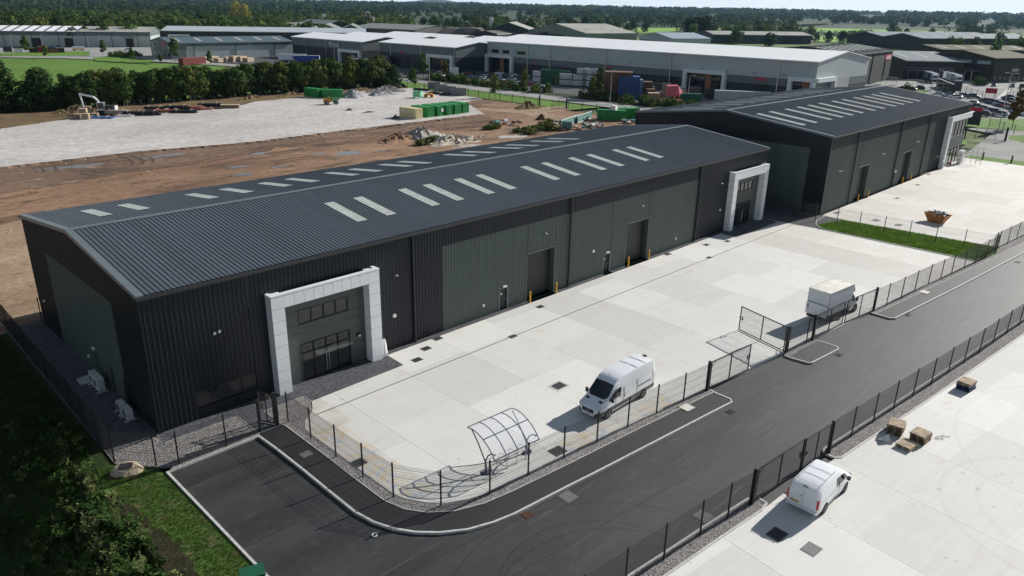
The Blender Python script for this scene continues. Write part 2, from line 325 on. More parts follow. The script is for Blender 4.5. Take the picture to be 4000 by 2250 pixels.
# ground near the site
CREST = [(120, -4.2), (27, -3.6), (3, -3.9), (-2, -4.6), (-4.35, -5.05), (-5.3, -4.6), (-7.4, -4.5), (-9.2, -4.6), (-12, -4.5), (-14.4, -4.7), (-20, -5.2), (-90, -9)]
def crest(y):
    for (a, xa), (b_, xb) in zip(CREST, CREST[1:]):
        if a >= y >= b_: return lin(xa, xb, (a-y)/(a-b_))
    return CREST[-1][1]
def zleft(x, y):     # the verge falls away to the left of the crest
    d = crest(y)-x
    if d <= 0: return -.1
    t = min(1, d/7); drop = 5.2*(t*t*(3-2*t))*max(.12, min(1, (4-y)/10+.25))
    return -.1-drop+.07*sin(x*1.7+y)+.06*sin(y*2.3-x)
def left_land():
    b = MB(); ys = [q*1.0 for q in range(-40, 40)]+[40+q*8 for q in range(11)]; ds = [-6, -3, -1, -.3, 0, .3]+[.6+.45*q for q in range(11)]+[7, 10, 16, 30, 60, 110]; n = len(ds); vs = []
    for y in ys:
        for d in ds: x = crest(y)-d; vs.append((min(x, -1.55) if d < 0 else x, y, -.1 if d < 0 else zleft(x, y)))
    b.add(vs, [(i*n+j, i*n+j+1, (i+1)*n+j+1, (i+1)*n+j) for i in range(len(ys)-1) for j in range(n-1)]); o = b.build('rough_ground', VERGE, smooth=60)
    if o.data.polygons[0].normal.z < 0: o.data.flip_normals()
    tag(o, kind='structure')
left_land()
sheet('bare_soil', ragged([(-4.9, -5.3), (-4.35, -5.6), (-4.05, -7.4), (-4.0, -9.5), (-3.7, -12), (-3.8, -14.4), (-4.2, -20), (-5.6, -20), (-5.0, -14.4), (-4.9, -9)], .5, .12, 6), -.045, ground_mat('dark_soil', (.022, .016, .011), (.05, .036, .025), sc=1, fine=9, bump=1, bd=.05))
sheet('earth_field', ragged([(-60, 26), (92, 26.4), (92, 32), (128, 32), (128, -4.9), (152.5, -8), (153, 130), (153.5, 175), (110, 181), (30, 178), (-60, 172)], 6, .4), -.08, EARTH)
sheet('tan_earth', ragged([(-40, 29), (4, 26.6), (30, 27), (70, 40), (60, 60), (30, 66), (-40, 62)], 1.5, 1.8, 2), -.06, TANEARTH)
sheet('earth_bank', ragged([(-60, 152), (24, 151), (40, 158.5), (54, 157), (80, 157), (93, 166), (110, 168), (125, 171.5), (153, 172), (153, 182), (100, 184), (30, 181), (-60, 178)], 3, .6, 4), .02, BANK)
comp = ragged([(-30, 104.1), (14, 104.1), (37, 104.4), (59, 101), (82.3, 102.4), (99.7, 102.6), (126.8, 103.1), (131, 110), (140.3, 126.3), (151.5, 129.5), (152.9, 169), (124.4, 168.6), (109.4, 165.5), (92.1, 164), (78.9, 154), (52, 155.2), (40.4, 157.5), (24.3, 150.5), (-30, 149)], .8, .35, 5)
MUD = ground_mat('wet_mud', (.085, .055, .038), (.2, .13, .085), (.26, .18, .125), sc=.16, fine=2.2, bump=1, patch=.55, stretch=(.35, 1, 1), bd=.2)
sheet('mud', ragged([(-60, 84), (10, 84), (30, 88), (52, 92), (75, 93), (98, 94), (122, 96), (140, 118), (152, 124), (152, 130), (139, 128), (126, 104), (99, 103.5), (60, 102), (37, 105.5), (-60, 105.5)], 1.6, 1.9, 14), -.055, MUD)
def skirted(name, poly, z0, z1, spread, m):
    n = len(poly); cx = sum(p[0] for p in poly)/n; cy = sum(p[1] for p in poly)/n; b = MB(); out = []
    for i in range(n):
        a = Vector(poly[i-1]); c = Vector(poly[(i+1) % n]); d = (c-a).normalized(); out.append((poly[i][0]+d.y*spread, poly[i][1]-d.x*spread))
    b.cur = 1; b.add([(x, y, z0) for x, y in out]+[(x, y, z1) for x, y in poly], [(i, (i+1) % n, n+(i+1) % n, n+i) for i in range(n)]); b.cur = 0; b.add([(x, y, z1) for x, y in poly], [tuple(range(n))])
    return tag(b.build(name, [m, MUD]), kind='structure')
skirted('gravel_compound', comp, -.1, .28, .5, STONE)
WATER = mat('puddle_water', (.13, .12, .11), .05, spec=.9, var=.05)
rnd = random.Random(9)
for k, (p, sx, sy) in enumerate([(a_, b_*.7, c_*.75) for a_, b_, c_ in [((23.47,98.36), 7, 1.6), ((18.46,99.25), 2.5, .8), ((39.28,98.54), 8, 1.2), ((21.82,99.75), 2, .6), ((67.43,78.82), 4.5, 2.), ((62.73,82.44), 3, .8), ((73.52,77.03), 2, .8), ((91.19,70.43), 5, 1.4), ((45.20,80.04), 3, 1.), ((108.65,72.06), 4.5, 1.8), ((106.10,73.22), 3.5, 2.4), ((42.93,73.64), 3, 1), ((54.11,89.58), 2.5, 1.2), ((50.58,75.50), 2.6, .8)]]):
    a0 = rnd.uniform(0, 6); n = 22
    sheet('puddle', [(p[0]+sx*cos(2*pi*i/n)*(1+.25*sin(3*2*pi*i/n+a0)+rnd.uniform(-.15, .15)), p[1]+sy*sin(2*pi*i/n)*(1+.3*sin(2*2*pi*i/n+a0)+rnd.uniform(-.15, .15))) for i in range(n)], -.05+.001*k, WATER if k not in (7, 9, 10) else STONE)
def ribbon(name, pts, w_, z, m):
    b = MB(); n = len(pts)
    for i in range(n-1):
        a = Vector(pts[i]); c = Vector(pts[i+1]); d = (c-a).normalized(); q = Vector((-d.y, d.x))*w_/2; b.quad((*(a-q), z), (*(c-q), z), (*(c+q), z), (*(a+q), z))
    return tag(b.build(name, m), kind='structure')
rnd = random.Random(17); RUT = ground_mat('wet_rut', (.05, .034, .024), (.09, .06, .042), sc=.5, fine=3, bump=.5)
for k, (p, q, bow) in enumerate([((32.87,103.22), (31.90,93.56), 1.), ((34.38,101.96), (33.41,93.48), 1.), ((23.65,93.22), (24.45,88.32), -1), ((19.54,102.24), (18.49,96.52), .3), ((15.48,98.03), (26.73,89.54), 2), ((20.31,99.34), (46.90,91.54), 3), ((23.48,89.14), (57.21,92.64), -3), ((56.24,94.89), (72.51,87.58), 2), ((76.57,86.25), (119.07,87.33), 3), ((81.13,89.08), (123.38,91.70), 4), ((101.29,93.09), (112.86,88.00), -2), ((101.15,89.26), (112.55,84.15), -2), ((51.73,78.68), (63.13,76.72), 1.5), ((54.84,86.27), (66.25,85.20), 1)]):
    p, q = Vector(p), Vector(q); d = q-p; nn = Vector((-d.y, d.x)).normalized()
    for off in (0, 1.9): ribbon('wheel_rut', [tuple(p+d*t+nn*(bow*math.sin(pi*t)+off+.12*sin(t*19+k))) for t in [j/14 for j in range(15)]], .38, -.04-.0006*k-(.0003 if off else 0), RUT)
def lumps():
    rn = random.Random(5); b = MB()
    for _ in range(1100):
        x, y = rn.uniform(-35, 150), rn.choice((rn.uniform(27, 104), rn.gauss(101, 3), rn.uniform(60, 104)))
        if x < 92 and y < 30: continue
        s = rn.uniform(.06, .2)*(1.3 if y > 80 else 1); b.cur = rn.randrange(3); b.cbox(x, y, -.03, s, s*rn.uniform(.5, 1), s*rn.uniform(.4, .9), rn.uniform(0, 3), (rn.uniform(-.5, .5), rn.uniform(-.5, .5)))
    tag(b.build('loose_stones', [EARTH, MUD, STONE]), 'clods and loose stones strewn over the bare earth', 'stones', kind='stuff')
lumps()
# pale haul track through the earth
sheet('haul_track', ragged([(134.64,117.54),(141.67,107.14),(157.08,103.59),(161.61,103.19),(154.40,96.95),(144.58,96.22),(141.35,83.57),(135.93,79.63),(122.08,80.71),(113.67,79.29),(115.89,81.50),(131.72,85.19),(137.45,99.05),(131.27,111.72)], 4, .4, 3), -.045, TANEARTH)
# roads, kerbs and yards
sheet('road', [(-1.4, -4.8), (6.9, -4.8), (7, -15), (60, -21), (300, -45), (300, -90), (-1.4, -90)], -.12, ASPH)
kerbline = [(4.7, -4.7), (4.8, -6.94), (4.82, -10.4), (4.78, -13.48), (4.78, -16.2), (5.02, -17.7), (5.5, -18.95), (6.16, -19.99), (7.13, -20.98), (8.45, -21.87), (9.9, -22.4), (11.3, -22.69), (15.72, -23.11), (17.85, -23.34), (23.26, -23.84), (31.4, -24.6), (32.5, -24.72), (32.85, -24.4), (32.87, -23.12), (33.03, -22.6)]
edging = [(6.68, -4.7), (6.66, -10.54), (6.62, -13.53), (6.62, -16.54), (7.0, -17.99), (7.74, -19.12), (8.95, -20.1), (10.72, -20.78), (12.72, -21.09), (17.69, -21.59), (23.41, -22.06), (28.7, -22.56), (30.5, -22.72), (32.8, -22.95)]
yedge = [(8.1, -5.2), (7.5, -6.2), (7.42, -7.25), (7.41, -16.24), (7.64, -17.16), (8.25, -18.28), (9.06, -19.12), (10.38, -19.85), (11.74, -20.14), (13.44, -20.37), (17.83, -20.86), (22.81, -21.33), (28.37, -21.84), (32.26, -22.2), (33.32, -22.3)]
slab('pavement', kerbline + edging[::-1], -.14, 0, PAVE)
slab('gravel_strip', edging + [(33.3, -22.35)] + yedge[::-1] + [(8.0, -4.7)], -.14, .01, GRAV)
strip('kerb', kerbline, .14, -.14, .035, KERB); strip('kerb', edging, .06, -.1, .03, KERB); strip('kerb', yedge, .12, -.1, .03, KERB)
y1 = [(18.5, -.6), (18.35, -3.0), (9.8, -3.14), (9.3, -4.1), (8.9, -4.6)] + yedge + [(43.5, -23.4), (59, -25.0), (71.5, -26.25), (84.9, -27.45), (84.7, -17), (84.6, -9.2), (84.4, -.6)]
slab('concrete_yard', y1, -.2, .02, CONC)
y2 = [(92.2, -5.6), (91.9, -8.9), (92.9, -20.8), (93.5, -28.0), (103, -28.85), (160, -34.6), (160.9, -5.2), (144.8, -5.9)]
slab('concrete_yard', y2, -.2, .02, CONC)
slab('grass_strip', [(86.3, -7.4), (91.6, -8.9), (92.7, -20.8), (93.3, -27.9), (90.6, -28.35), (87.4, -28.0), (85.1, -27.5), (84.9, -17.3), (84.8, -9.1)], -.2, .09, LAWN)
strip('kerb', [(84.75, -9.1), (84.8, -17.3), (84.98, -27.5)], .13, -.2, .1, KERB)
strip('kerb', [(84.7, -8.9), (86.3, -7.3), (88.6, -6.4), (92.0, -6.2)], .1, -.2, .1, KERB)
slab('gravel_strip', [(84.0, -.6), (84.2, 26.3), (92, 26.3), (92, -5.4), (92, -8.9), (86.3, -7.4), (84.7, -8.9)], -.2, .04, DGRAV)
strip('gravel_strip', [(18.5, -.3), (35.9, -.3)], .58, -.1, .035, DGRAV); strip('gravel_strip', [(39.95, -.3), (48.0, -.3)], .58, -.1, .035, DGRAV)
strip('gravel_strip', [(49.4, -.3), (52.0, -.3)], .58, -.1, .035, DGRAV); strip('gravel_strip', [(56.4, -.3), (73, -.3)], .58, -.1, .035, DGRAV)
slab('gravel_strip', [(0, -.2), (-.02, -.2), (-.02, -.2), (-3.36, -.2), (-3.4, -1.7), (-1.65, -3.8), (-.9, -4.4), (-1.2, -4.75), (4.7, -4.7), (4.85, -4.6), (4.85, -1.4), (-.16, -1.4), (-.1, 0)], -.14, .0, GRAV)
slab('gravel_strip', [(0, 27), (-2.9, 27), (-3.15, 15), (-3.35, 2), (-3.36, -.2), (0, -.2)], -.14, .0, DGRAV)  # same gravel as in front, painted darker for the warehouse's shade
sheet('block_paving', [(-.05, 0), (-.12, -1.36), (4.85, -1.38), (4.85, -4.65), (6.55, -4.65), (6.55, -2.0), (9.75, -2.08), (9.75, -3.1), (18.3, -2.98), (18.45, -.05), (18.45, 0)], .012, SETTS)
slab('gravel_strip', [(6.6, -2.06), (9.7, -2.13), (9.7, -3.14), (9.25, -4.1), (8.9, -4.6), (8.1, -5.2), (7.5, -6.2), (7.42, -7), (6.7, -7), (6.6, -4.7)], -.1, .014, GRAV)
strip('kerb', [(6.58, -4.7), (6.58, -2.05), (9.78, -2.1), (9.78, -3.1)], .05, -.1, .03, KERB); strip('kerb', [(-.16, -.1), (-.16, -1.4), (4.85, -1.42), (4.85, -4.7)], .05, -.1, .03, KERB)
sheet('block_paving', [(72.4, -.05), (72.4, -2.9), (83.8, -3.0), (83.9, -.05)], .045, SETTS)
strip('kerb', [(4.7, -4.82), (-1.4, -4.82), (-1.44, -30), (-1.5, -60)], .15, -.14, .03, KERB)
sheet('grass_bank', [(-1.5, -4.9), (-2.4, -3.4), (-3.5, -1.6), (-4.4, -1.3), (-4.6, -3), (-5.18,-4.35), (-4.49,-5.27), (-4.42,-7.41), (-4.58,-9.19), (-4.45,-12.01), (-4.63,-14.35), (-5.0, -40), (-1.5, -40)], -.06, PATCHY)
# island and second stretch of pavement, on the far side of the first gate
isl = [(43.25, -23.66), (43.17, -24.3), (43.32, -25.75), (43.6, -25.95), (47.9, -26.38), (48.3, -26.1), (48.4, -24.7), (48.1, -24.1)]
slab('pavement', isl, -.14, -.0, PAVE); strip('kerb', isl, .13, -.14, .03, KERB)
sheet('gravel_strip', [(43.45, -23.55), (43.5, -24.2), (45, -24.1), (48.0, -24.45), (48.1, -23.95)], .008, GRAV)
k2 = [(58.8, -25.1), (58.75, -26.9), (59.1, -27.25), (73.5, -28.75), (93.6, -30.6), (130, -34.3), (180, -39.4)]
e2 = [(58.9, -25.5), (61, -25.75), (70.85, -26.75), (89.3, -28.7), (93.5, -29.0), (104.8, -30.1), (130, -32.6), (180, -37.6)]
slab('pavement', k2 + e2[::-1], -.14, 0, PAVE); strip('kerb', k2, .14, -.14, .035, KERB); strip('kerb', e2, .06, -.1, .03, KERB)
slab('gravel_strip', [(58.8, -25.02), (59.0, -25.5)] + e2[1:] + [(180, -36.6), (104.8, -29.05), (93.5, -28.0), (84.9, -27.5), (71.3, -26.25)], -.14, .01, GRAV)
# near yard
sb = [(-20, -28.4), (11.94, -31.5), (13.32, -31.68), (17.81, -32.1), (22.13, -32.55), (22.9, -32.45), (23.0, -31.9), (22.5, -31.45), (18.07, -30.97), (14.81, -30.66), (11.94, -30.36), (-20, -27.2)]
slab('gravel_strip', sb, -.14, .0, GRAV); strip('kerb', sb[6:], .13, -.14, .03, KERB, 0); strip('kerb', sb[:7], .13, -.14, .03, KERB)
sc2 = [(180, -47.0), (68.6, -36.0), (38.88, -33.12), (34.93, -32.7), (31.3, -32.3), (30.85, -32.45), (30.7, -33.2), (31.1, -33.55), (36.1, -34.09), (43.6, -34.93), (51.8, -35.76), (64.3, -36.98), (180, -48.6)]
slab('gravel_strip', sc2, -.14, .0, GRAV); strip('kerb', sc2[:7], .13, -.14, .03, KERB); strip('kerb', sc2[6:], .13, -.14, .03, KERB)
slab('concrete_yard', [(-30, -27.6), (-20, -28.5), (12, -31.6), (22.8, -32.6), (26, -32.75), (30.7, -33.3), (36.1, -34.15), (64.3, -37.05), (180, -48.7), (180, -95), (-30, -95)], -.2, -.03, CONC2)
# land beyond the site fence
sheet('grass_verge', [(154, 96), (154.2, 172), (163, 186), (167.5, 200), (168, 60), (168, 94)], -.05, FIELD)
sheet('grass_verge', [(154, 30), (154, 88), (168, 86), (168, 30)], -.05, FIELD)
sheet('road', [(150, 285), (158, 245), (168, 190), (168, 20), (177, 20), (177, 190), (168, 250), (160, 290), (146, 332), (132, 362), (110, 392), (78, 420), (20, 460), (20, 450), (75, 408), (104, 380), (124, 350), (137, 325)], -.02, CARP)
strip('kerb', [(168, 250), (177, 190), (177, 20)], .3, -.1, .08, KERB); strip('kerb', [(168, 190), (168, 92)], .3, -.1, .08, KERB)
sheet('grass_verge', [(177, 20), (177, 190), (170, 245), (176, 247), (186, 190), (186, 20)], -.04, VERGE)
sheet('car_park', [(186, 20), (186, 190), (172, 262), (150, 330), (215, 395), (320, 330), (320, 20)], -.06, PARK)
sheet('car_park', [(60, 470), (90, 492), (175, 462), (205, 400), (150, 340), (125, 360), (100, 400)], -.05, CARP)
sheet('car_park', [(160, -5), (160, -60), (420, -60), (420, 90), (240, 60), (205, 0)], -.07, CARP)
sheet('grass_verge', [(232.20,13.11),(248.34,-0.70),(216.82,-7.07),(215.07,-1.48),(211.35,7.97),(221.29,11.66)], -.04, FIELD)
sheet('grass_verge', [(205.34,-3.91),(211.77,-8.09),(187.84,-12.92),(195.09,-8.67),(198.26,-4.88)], -.04, FIELD)
sheet('grass_verge', [(160.9, -5.2), (166, -5.6), (167.5, -45), (160.5, -45)], -.02, LAWN)
sheet('grass_verge', [(193.61,3.60),(186.04,0.47),(181.22,-0.41),(178.62,0.01),(188.01,2.49)], -.02, FIELD)
sheet('grass_verge', [(318.07,54.16),(313.38,48.27),(301.30,45.94),(306.26,51.08)], -.04, FIELD)
sheet('footpath', [(344.11,28.86),(345.60,27.81),(304.50,21.47),(305.03,23.01)], -.03, PATHC)
sheet('grass_verge', [(89.09,440.39),(91.56,439.13),(131.39,434.63),(119.23,395.71),(82.51,410.90)], -.01, FIELD)
sheet('grass_verge', [(115.61,379.67),(129.57,390.17),(135.56,351.51),(123.43,327.14),(110.05,357.84)], -.01, FIELD)

# ======================= the two new warehouse units ========================
def sheetmat(name, col, rough, v=.1, lap=None):
    s = N(name); s.set(rough, spec=.35); tc = s.n('TexCoord').outputs['Object']; sp = s.n('SeparateXYZ'); s.l(tc, sp.inputs[0])
    u = s.math('FLOOR', s.math('ADD', s.math('ADD', sp.outputs[0], sp.outputs[1] if lap is None else 0), .02)); wn = s.n('TexWhiteNoise', noise_dimensions='1D'); s.l(u, wn.inputs['W'])
    st = s.noise(s.map(tc, (1.6, 1.6, .12) if lap is None else (1.6, .1, 1)), 1, 5, .65); big = s.noise(tc, .12, 3)
    f = s.math('MULTIPLY_ADD', wn.outputs[0], v, s.math('MULTIPLY_ADD', st, v*1.8, s.math('MULTIPLY_ADD', big, v*1.6, 1-v*2.2)))
    if lap:
        for y in lap: q = s.math('LESS_THAN', s.math('ABSOLUTE', s.math('SUBTRACT', sp.outputs[1], y)), .04); f = s.math('MULTIPLY_ADD', q, .14, f)
    c = s.mix(1., col, f, 'MULTIPLY'); s.col(c); _m[name] = s.m; return s.m
CLAD = sheetmat('anthracite_cladding', (.012, .0155, .022), .42)
INFILL = sheetmat('green_grey_cladding', (.08, .104, .095), .45)
ROOFM = sheetmat('dark_roof_sheet', (.085, .1, .117), .45, .13, (4.4, 8.8, 17.4, 21.8))
FLASH = mat('grey_flashing', (.13, .16, .17), .4, spec=.5, var=.06, sc=1)
RLITE = mat('rooflight_sheet', (.5, .53, .48), .35, spec=.5, var=.1, sc=1.5)
WHITE = mat('white_panel', (.74, .77, .78), .4, spec=.5, var=.03, sc=.7)
DARK = mat('dark_opening', (.012, .013, .015), .6)
GLASS = mat('dark_glass', (.012, .016, .019), .04, spec=.6, coat=.3, var=.1)
BLACK = mat('black_metal', (.012, .012, .014), .45, spec=.5)
SHUT = mat('charcoal_shutter', (.028, .029, .032), .5)
SMOOTH = mat('smooth_dark_panel', (.062, .075, .072), .4, spec=.5, var=.04)
YEL = mat('yellow_paint', (.75, .42, .02), .5); WPLA = mat('white_plastic', (.7, .7, .68), .5); STEEL = mat('brushed_steel', (.5, .5, .5), .35, metal=.8)
CLEAR = N('clear_glass'); CLEAR.set(.05, spec=.5); CLEAR.b.inputs['Alpha'].default_value = .07; CLEAR.col((.4, .5, .5)); CLEAR = CLEAR.m
def ribs(b, F, u0, u1, v0, v1, pitch=1/3, h=.042, pan=.6, org=0, vtop=None):
    # trapezoid sheet; F(u, v, out) -> xyz ; ribs run along v
    k = math.floor((u0-org)/pitch); us = []
    while True:
        a = org+k*pitch
        for t, o in ((0, 0), (pan, 0), (pan+.1, h/1), (.9, h)):
            u = a+t*pitch
            us.append((u, o))
        k += 1
        if org+k*pitch > u1: us.append((org+k*pitch, 0)); break
    pts = [(u, o) for u, o in us if u0 < u < u1]; pts = [(u0, 0)]+pts+[(u1, 0)]
    vt = (lambda u: v1) if vtop is None else vtop
    vs = []
    for u, o in pts: vs += [F(u, v0, o), F(u, vt(u), o)]
    b.add(vs, [(2*i, 2*i+2, 2*i+3, 2*i+1) for i in range(len(pts)-1)])
def walls(b, F, rects, **k):
    for r in rects: ribs(b, F, *r, **k)
def unit(x0, y0, L, D, H, Rz, label, front, gable, portals, openings, infill_x, ginfill, lights_front, lights_back, pipes, infz=8.0):
    t = thing('warehouse_unit', label, 'warehouse', (x0, y0, 0))
    hm = D/2; F = lambda u, v, o: (u, -o, v)
    # front wall: dark surround and infill, cut round the openings
    def cut(rect, ops):
        out = [rect]
        for (a, b_, c, d) in ops:
            new = []
            for (u0, u1, v0, v1) in out:
                if b_ <= u0 or a >= u1 or d <= v0 or c >= v1: new.append((u0, u1, v0, v1)); continue
                if a > u0: new.append((u0, a, v0, v1))
                if b_ < u1: new.append((b_, u1, v0, v1))
                m0, m1 = max(a, u0), min(b_, u1)
                if d < v1: new.append((m0, m1, d, v1))
                if c > v0: new.append((m0, m1, v0, c))
            out = new
        return out
    ops = [o[:4] for o in openings] + [p['hole'] for p in portals]
    b = MB(); walls(b, F, cut((0, infill_x[0], 0, H-.1), ops) + cut((infill_x[1], L, 0, H-.1), ops) + cut((infill_x[0], infill_x[1], infz, H-.1), ops)); b.build('wall', CLAD, t)
    b = MB(); walls(b, F, cut((infill_x[0], infill_x[1], 0, infz), ops)); b.build('infill_cladding', INFILL, t)
    # gables and back
    zt = lambda v: lin(H, Rz, 1-abs(v-hm)/hm)-.1
    for side in (0, 1):
        X = L if side else 0; sg = 1 if side else -1
        G = lambda u, v, o: (X+sg*o, u, v)
        b = MB(); g0, g1 = ginfill
        for (a, c) in ((0, g0), (g1, D)): ribs(b, G, a, c, 0, 1, vtop=zt)
        for (a, c) in ((g0, hm), (hm, g1)): ribs(b, G, a, c, infz, 1, vtop=zt)
        b.build('gable_wall', CLAD, t); b = MB(); ribs(b, G, g0, g1, 0, infz); b.build('infill_cladding', INFILL, t)
    b = MB(); ribs(b, lambda u, v, o: (u, D+o, v), 0, L, 0, H-.1); b.build('wall', CLAD, t)
    b = MB(); b.box(.1, L-.1, .12, .2, 0, H-.4) if False else None
    # roof: two ribbed slopes with rooflights let in
    sl = (Rz-H)/hm
    for side, lts in ((0, lights_front), (1, lights_back)):
        RF = (lambda u, v, o: (u, v, H+sl*v+o)) if side == 0 else (lambda u, v, o: (u, D-v, H+sl*v+o))
        b = MB(); last = .0; e = -.12
        for (a, w_, v0, v1) in sorted(lts):
            a = round(a*3)/3; ribs(b, RF, last, a, e, hm); ribs(b, RF, a, a+w_, e, v0); ribs(b, RF, a, a+w_, v1, hm); last = a+w_
        ribs(b, RF, last, L, e, hm); b.build('roof', ROOFM, t)
        for (a, w_, v0, v1) in lts:
            a = round(a*3)/3; b = MB(); ribs(b, lambda u, v, o: RF(u, v, o*.4+.045), a, a+w_, v0, v1); b.build('rooflight', RLITE, t)
    b = MB(); zz = Rz+.07
    for s_ in (-1, 1): b.quad((-.05, hm, zz), (L+.05, hm, zz), (L+.05, hm+s_*.32, zz-.32*sl-.02), (-.05, hm+s_*.32, zz-.32*sl-.02))
    b.build('ridge_cap', FLASH, t)
    for X0, X1 in ((-.08, .42), (L-.42, L+.08)):
        b = MB()
        for ya, yb in ((-.15, hm), (D+.15, hm)):
            za = H+.06-(.15*sl); zb = Rz+.06
            b.add([(X0, ya, za), (X1, ya, za), (X1, yb, zb), (X0, yb, zb), (X0, ya, za-.3), (X1, ya, za-.3), (X1, yb, zb-.3), (X0, yb, zb-.3)], [(0, 1, 2, 3), (0, 3, 7, 4), (1, 5, 6, 2), (0, 4, 5, 1)])
        b.build('verge_flashing', FLASH, t)
    for yy in (-.3, D+.1):
        b = MB(); b.box(-.1, L+.1, yy, yy+.2, H-.28, H-.06); b.build('gutter', SHUT, t)
    for px in pipes:
        b = MB(); b.box(px-.07, px+.07, -.24, -.08, .02, H-.28); b.build('downpipe', BLACK, t)
    b = MB(); b.box(-.03, .09, -.075, .06, 0, H-.3); b.build('corner_trim', CLAD, t)
    # doors
    for (a, c, v0, v1, kind) in openings:
        if kind == 'window':
            f = MB(); dep = .12
            for q in range(5): x = lin(a, c, q/4); f.box(x-.03, x+.03, .05, .13, v0, v1)
            f.box(a-.05, c+.05, -.05, .14, v0-.07, v0); f.box(a-.05, c+.05, -.05, .14, v1, v1+.07); wf = f.build('window', BLACK, t)
            MB().box(a, c, .1, .11, v0, v1).build('pane', GLASS, wf); continue
        dep = .62 if kind == 'roller' else .18; f = MB()
        for (p, q, r, s_) in ((a-.12, a, -.05, dep), (c, c+.12, -.05, dep)): f.box(p, q, r, s_, v0, v1)
        f.box(a-.12, c+.12, -.07, dep, v1, v1+.14); dr = f.build('roller_door' if kind == 'roller' else 'door', INFILL if kind == 'roller' else FLASH, t)
        b = MB()
        if kind == 'roller':
            n = int((v1-v0)/.1)
            for q in range(n): b.box(a, c, dep-.04+(.012 if q % 2 else 0), dep+.03, v0+q*(v1-v0)/n, v0+(q+1)*(v1-v0)/n)
            b.build('shutter', SHUT, dr)
        else:
            b.box(a, c, dep-.06, dep, v0, v1); b.build('door_leaf', BLACK, dr); MB().box(c-.2, c-.1, dep-.12, dep-.06, 1., 1.06).build('handle', STEEL, dr)
            MB().box(a+.25, a+.45, dep-.07, dep-.062, 1.55, 1.75).build('notice', WPLA, dr)
            MB().box(a+.35, a+.8, -.22, -.03, v1+.15, v1+.27).build('lamp', WPLA, dr)
    # portals
    for p in portals:
        make_portal(t, p)
    return t
def make_portal(t, p):
    x0, x1, w_, dep, ph, oh = p['x0'], p['x1'], p['w'], .86, p['h'], p['oh']
    P = bpy.data.objects.new('entrance_portal', None); COL.objects.link(P); P.parent = t
    # white frame built of flat panels with open joints between them
    b = MB(); g = .012; n = round(ph/.96); hh = ph/n
    for q in range(n):
        for X in ((x0,) if p.get('noright') else (x0, x1-w_)):
            b.box(X, X+w_, -dep, .04, q*hh+g, (q+1)*hh-g)
    m = 9
    for q in range(m):
        xa = lin(x0+w_, x1-w_, q/m); xb = lin(x0+w_, x1-w_, (q+1)/m); b.box(xa+g, xb-g, -dep, -dep+.35, oh, ph-g)
    b.build('frame', WHITE, P)
    b = MB(); e = .018
    for X in ((x0,) if p.get('noright') else (x0, x1-w_)): b.box(X+e, X+w_-e, -dep+e, .03, .02, ph-e)
    b.box(x0+w_, x1-w_, -dep+e, -dep+.33, oh+e, ph-e); b.build('frame_core', BLACK, P)
    b = MB(); b.box(x0-.03, x1+.03, -dep-.03, -dep+.38, ph, ph+.07); b.box(x0-.03, x0+.3, -dep+.38, .0, ph, ph+.07); b.box(x1-.3, x1+.03, -dep+.38, .0, ph, ph+.07); b.build('coping', WHITE, P)
    MB().box(x0+w_, x1-w_, -dep+.36, -.03, oh+.1, oh+.16).build('soffit_roof', SHUT, P)
    a, c = p['door']; wa, wb = p['win']; y = -.02; oz = 3.15; z0, z1 = p['winz']
    xs = (x0+w_, x1-w_)
    b = MB()
    # dark smooth wall inside the frame, in courses with joints
    for (q0, q1) in ((0, 1.9), (1.92, oz), (oz+.02, 4.1), (4.12, z0), (z0+.02, z1), (z1+.02, oh+.1)):
        rs = [(xs[0], xs[1])]
        if q1 <= oz: rs = [(xs[0], a), (c, xs[1])]
        elif q0 >= z0 and q1 <= z1: rs = [(xs[0], wa), (wb, xs[1])]
        for r0, r1 in rs: b.box(r0, r1, y, .25, q0, q1)
    b.build('inner_wall', SMOOTH, P)
    f = MB()
    for q in range(5): x = lin(wa, wb, q/4); f.box(x-.05, x+.05, y-.03, .1, z0, z1)
    for q in (z0, z1): f.box(wa-.05, wb+.05, y-.03, .1, q-.04, q+.04)
    wf = f.build('window', SHUT, P); MB().box(wa, wb, .03, .05, z0, z1).build('pane', GLASS, wf)
    f = MB(); n = 4
    for q in range(n+1): x = lin(a, c, q/n); f.box(x-.045, x+.045, y-.04, .08, .02, oz)
    for q in (.05, 2.35, oz-.04): f.box(a, c, y-.04, .08, q-.04, q+.04)
    dg = f.build('glazed_entrance', BLACK, P); MB().box(a, c, .03, .05, .03, oz).build('pane', GLASS, dg)
    b = MB()
    for x in (lin(a, c, .5)-.12, lin(a, c, .5)+.12): b.tube((x, y-.12, .35), (x, y-.12, 2.0), .022)
    b.build('handle', STEEL, dg)
    cx0, cx1 = lin(a, c, .22), lin(a, c, .95)
    cn = MB().box(cx0, cx1, -.95, -.05, 2.3, 2.315).build('canopy', CLEAR, P)
    for q in (0, .5, 1): x = lin(cx0+.1, cx1-.1, q); b = MB(); b.tube((x, -.8, 2.32), (x, -.05, 3.02), .012); b.build('canopy_rod', SHUT, cn)
    if p.get('lamp'):
        lx = p['lamp']; b = MB(); b.tube((lx, y-.02, 2.45), (lx, y-.14, 2.45), .2, 16); l = b.build('bulkhead_lamp', BLACK, P)
        b = MB(); b.add([(lx+.15*cos(pi+pi*i/8), y-.16, 2.44+.15*sin(pi+pi*i/8)) for i in range(9)], [tuple(range(8, -1, -1))]); b.build('lens', WPLA, l)
FL = [(a, 4/3, 3.9, 9.1) for a in (19.4, 22.4, 27.4, 30.4, 34.35, 37.35, 44.15, 47.2, 52.15, 55.2, 60.2, 63.2)]
FL = [(a, 1.0, 3.9, 9.05) for a, *_ in FL]
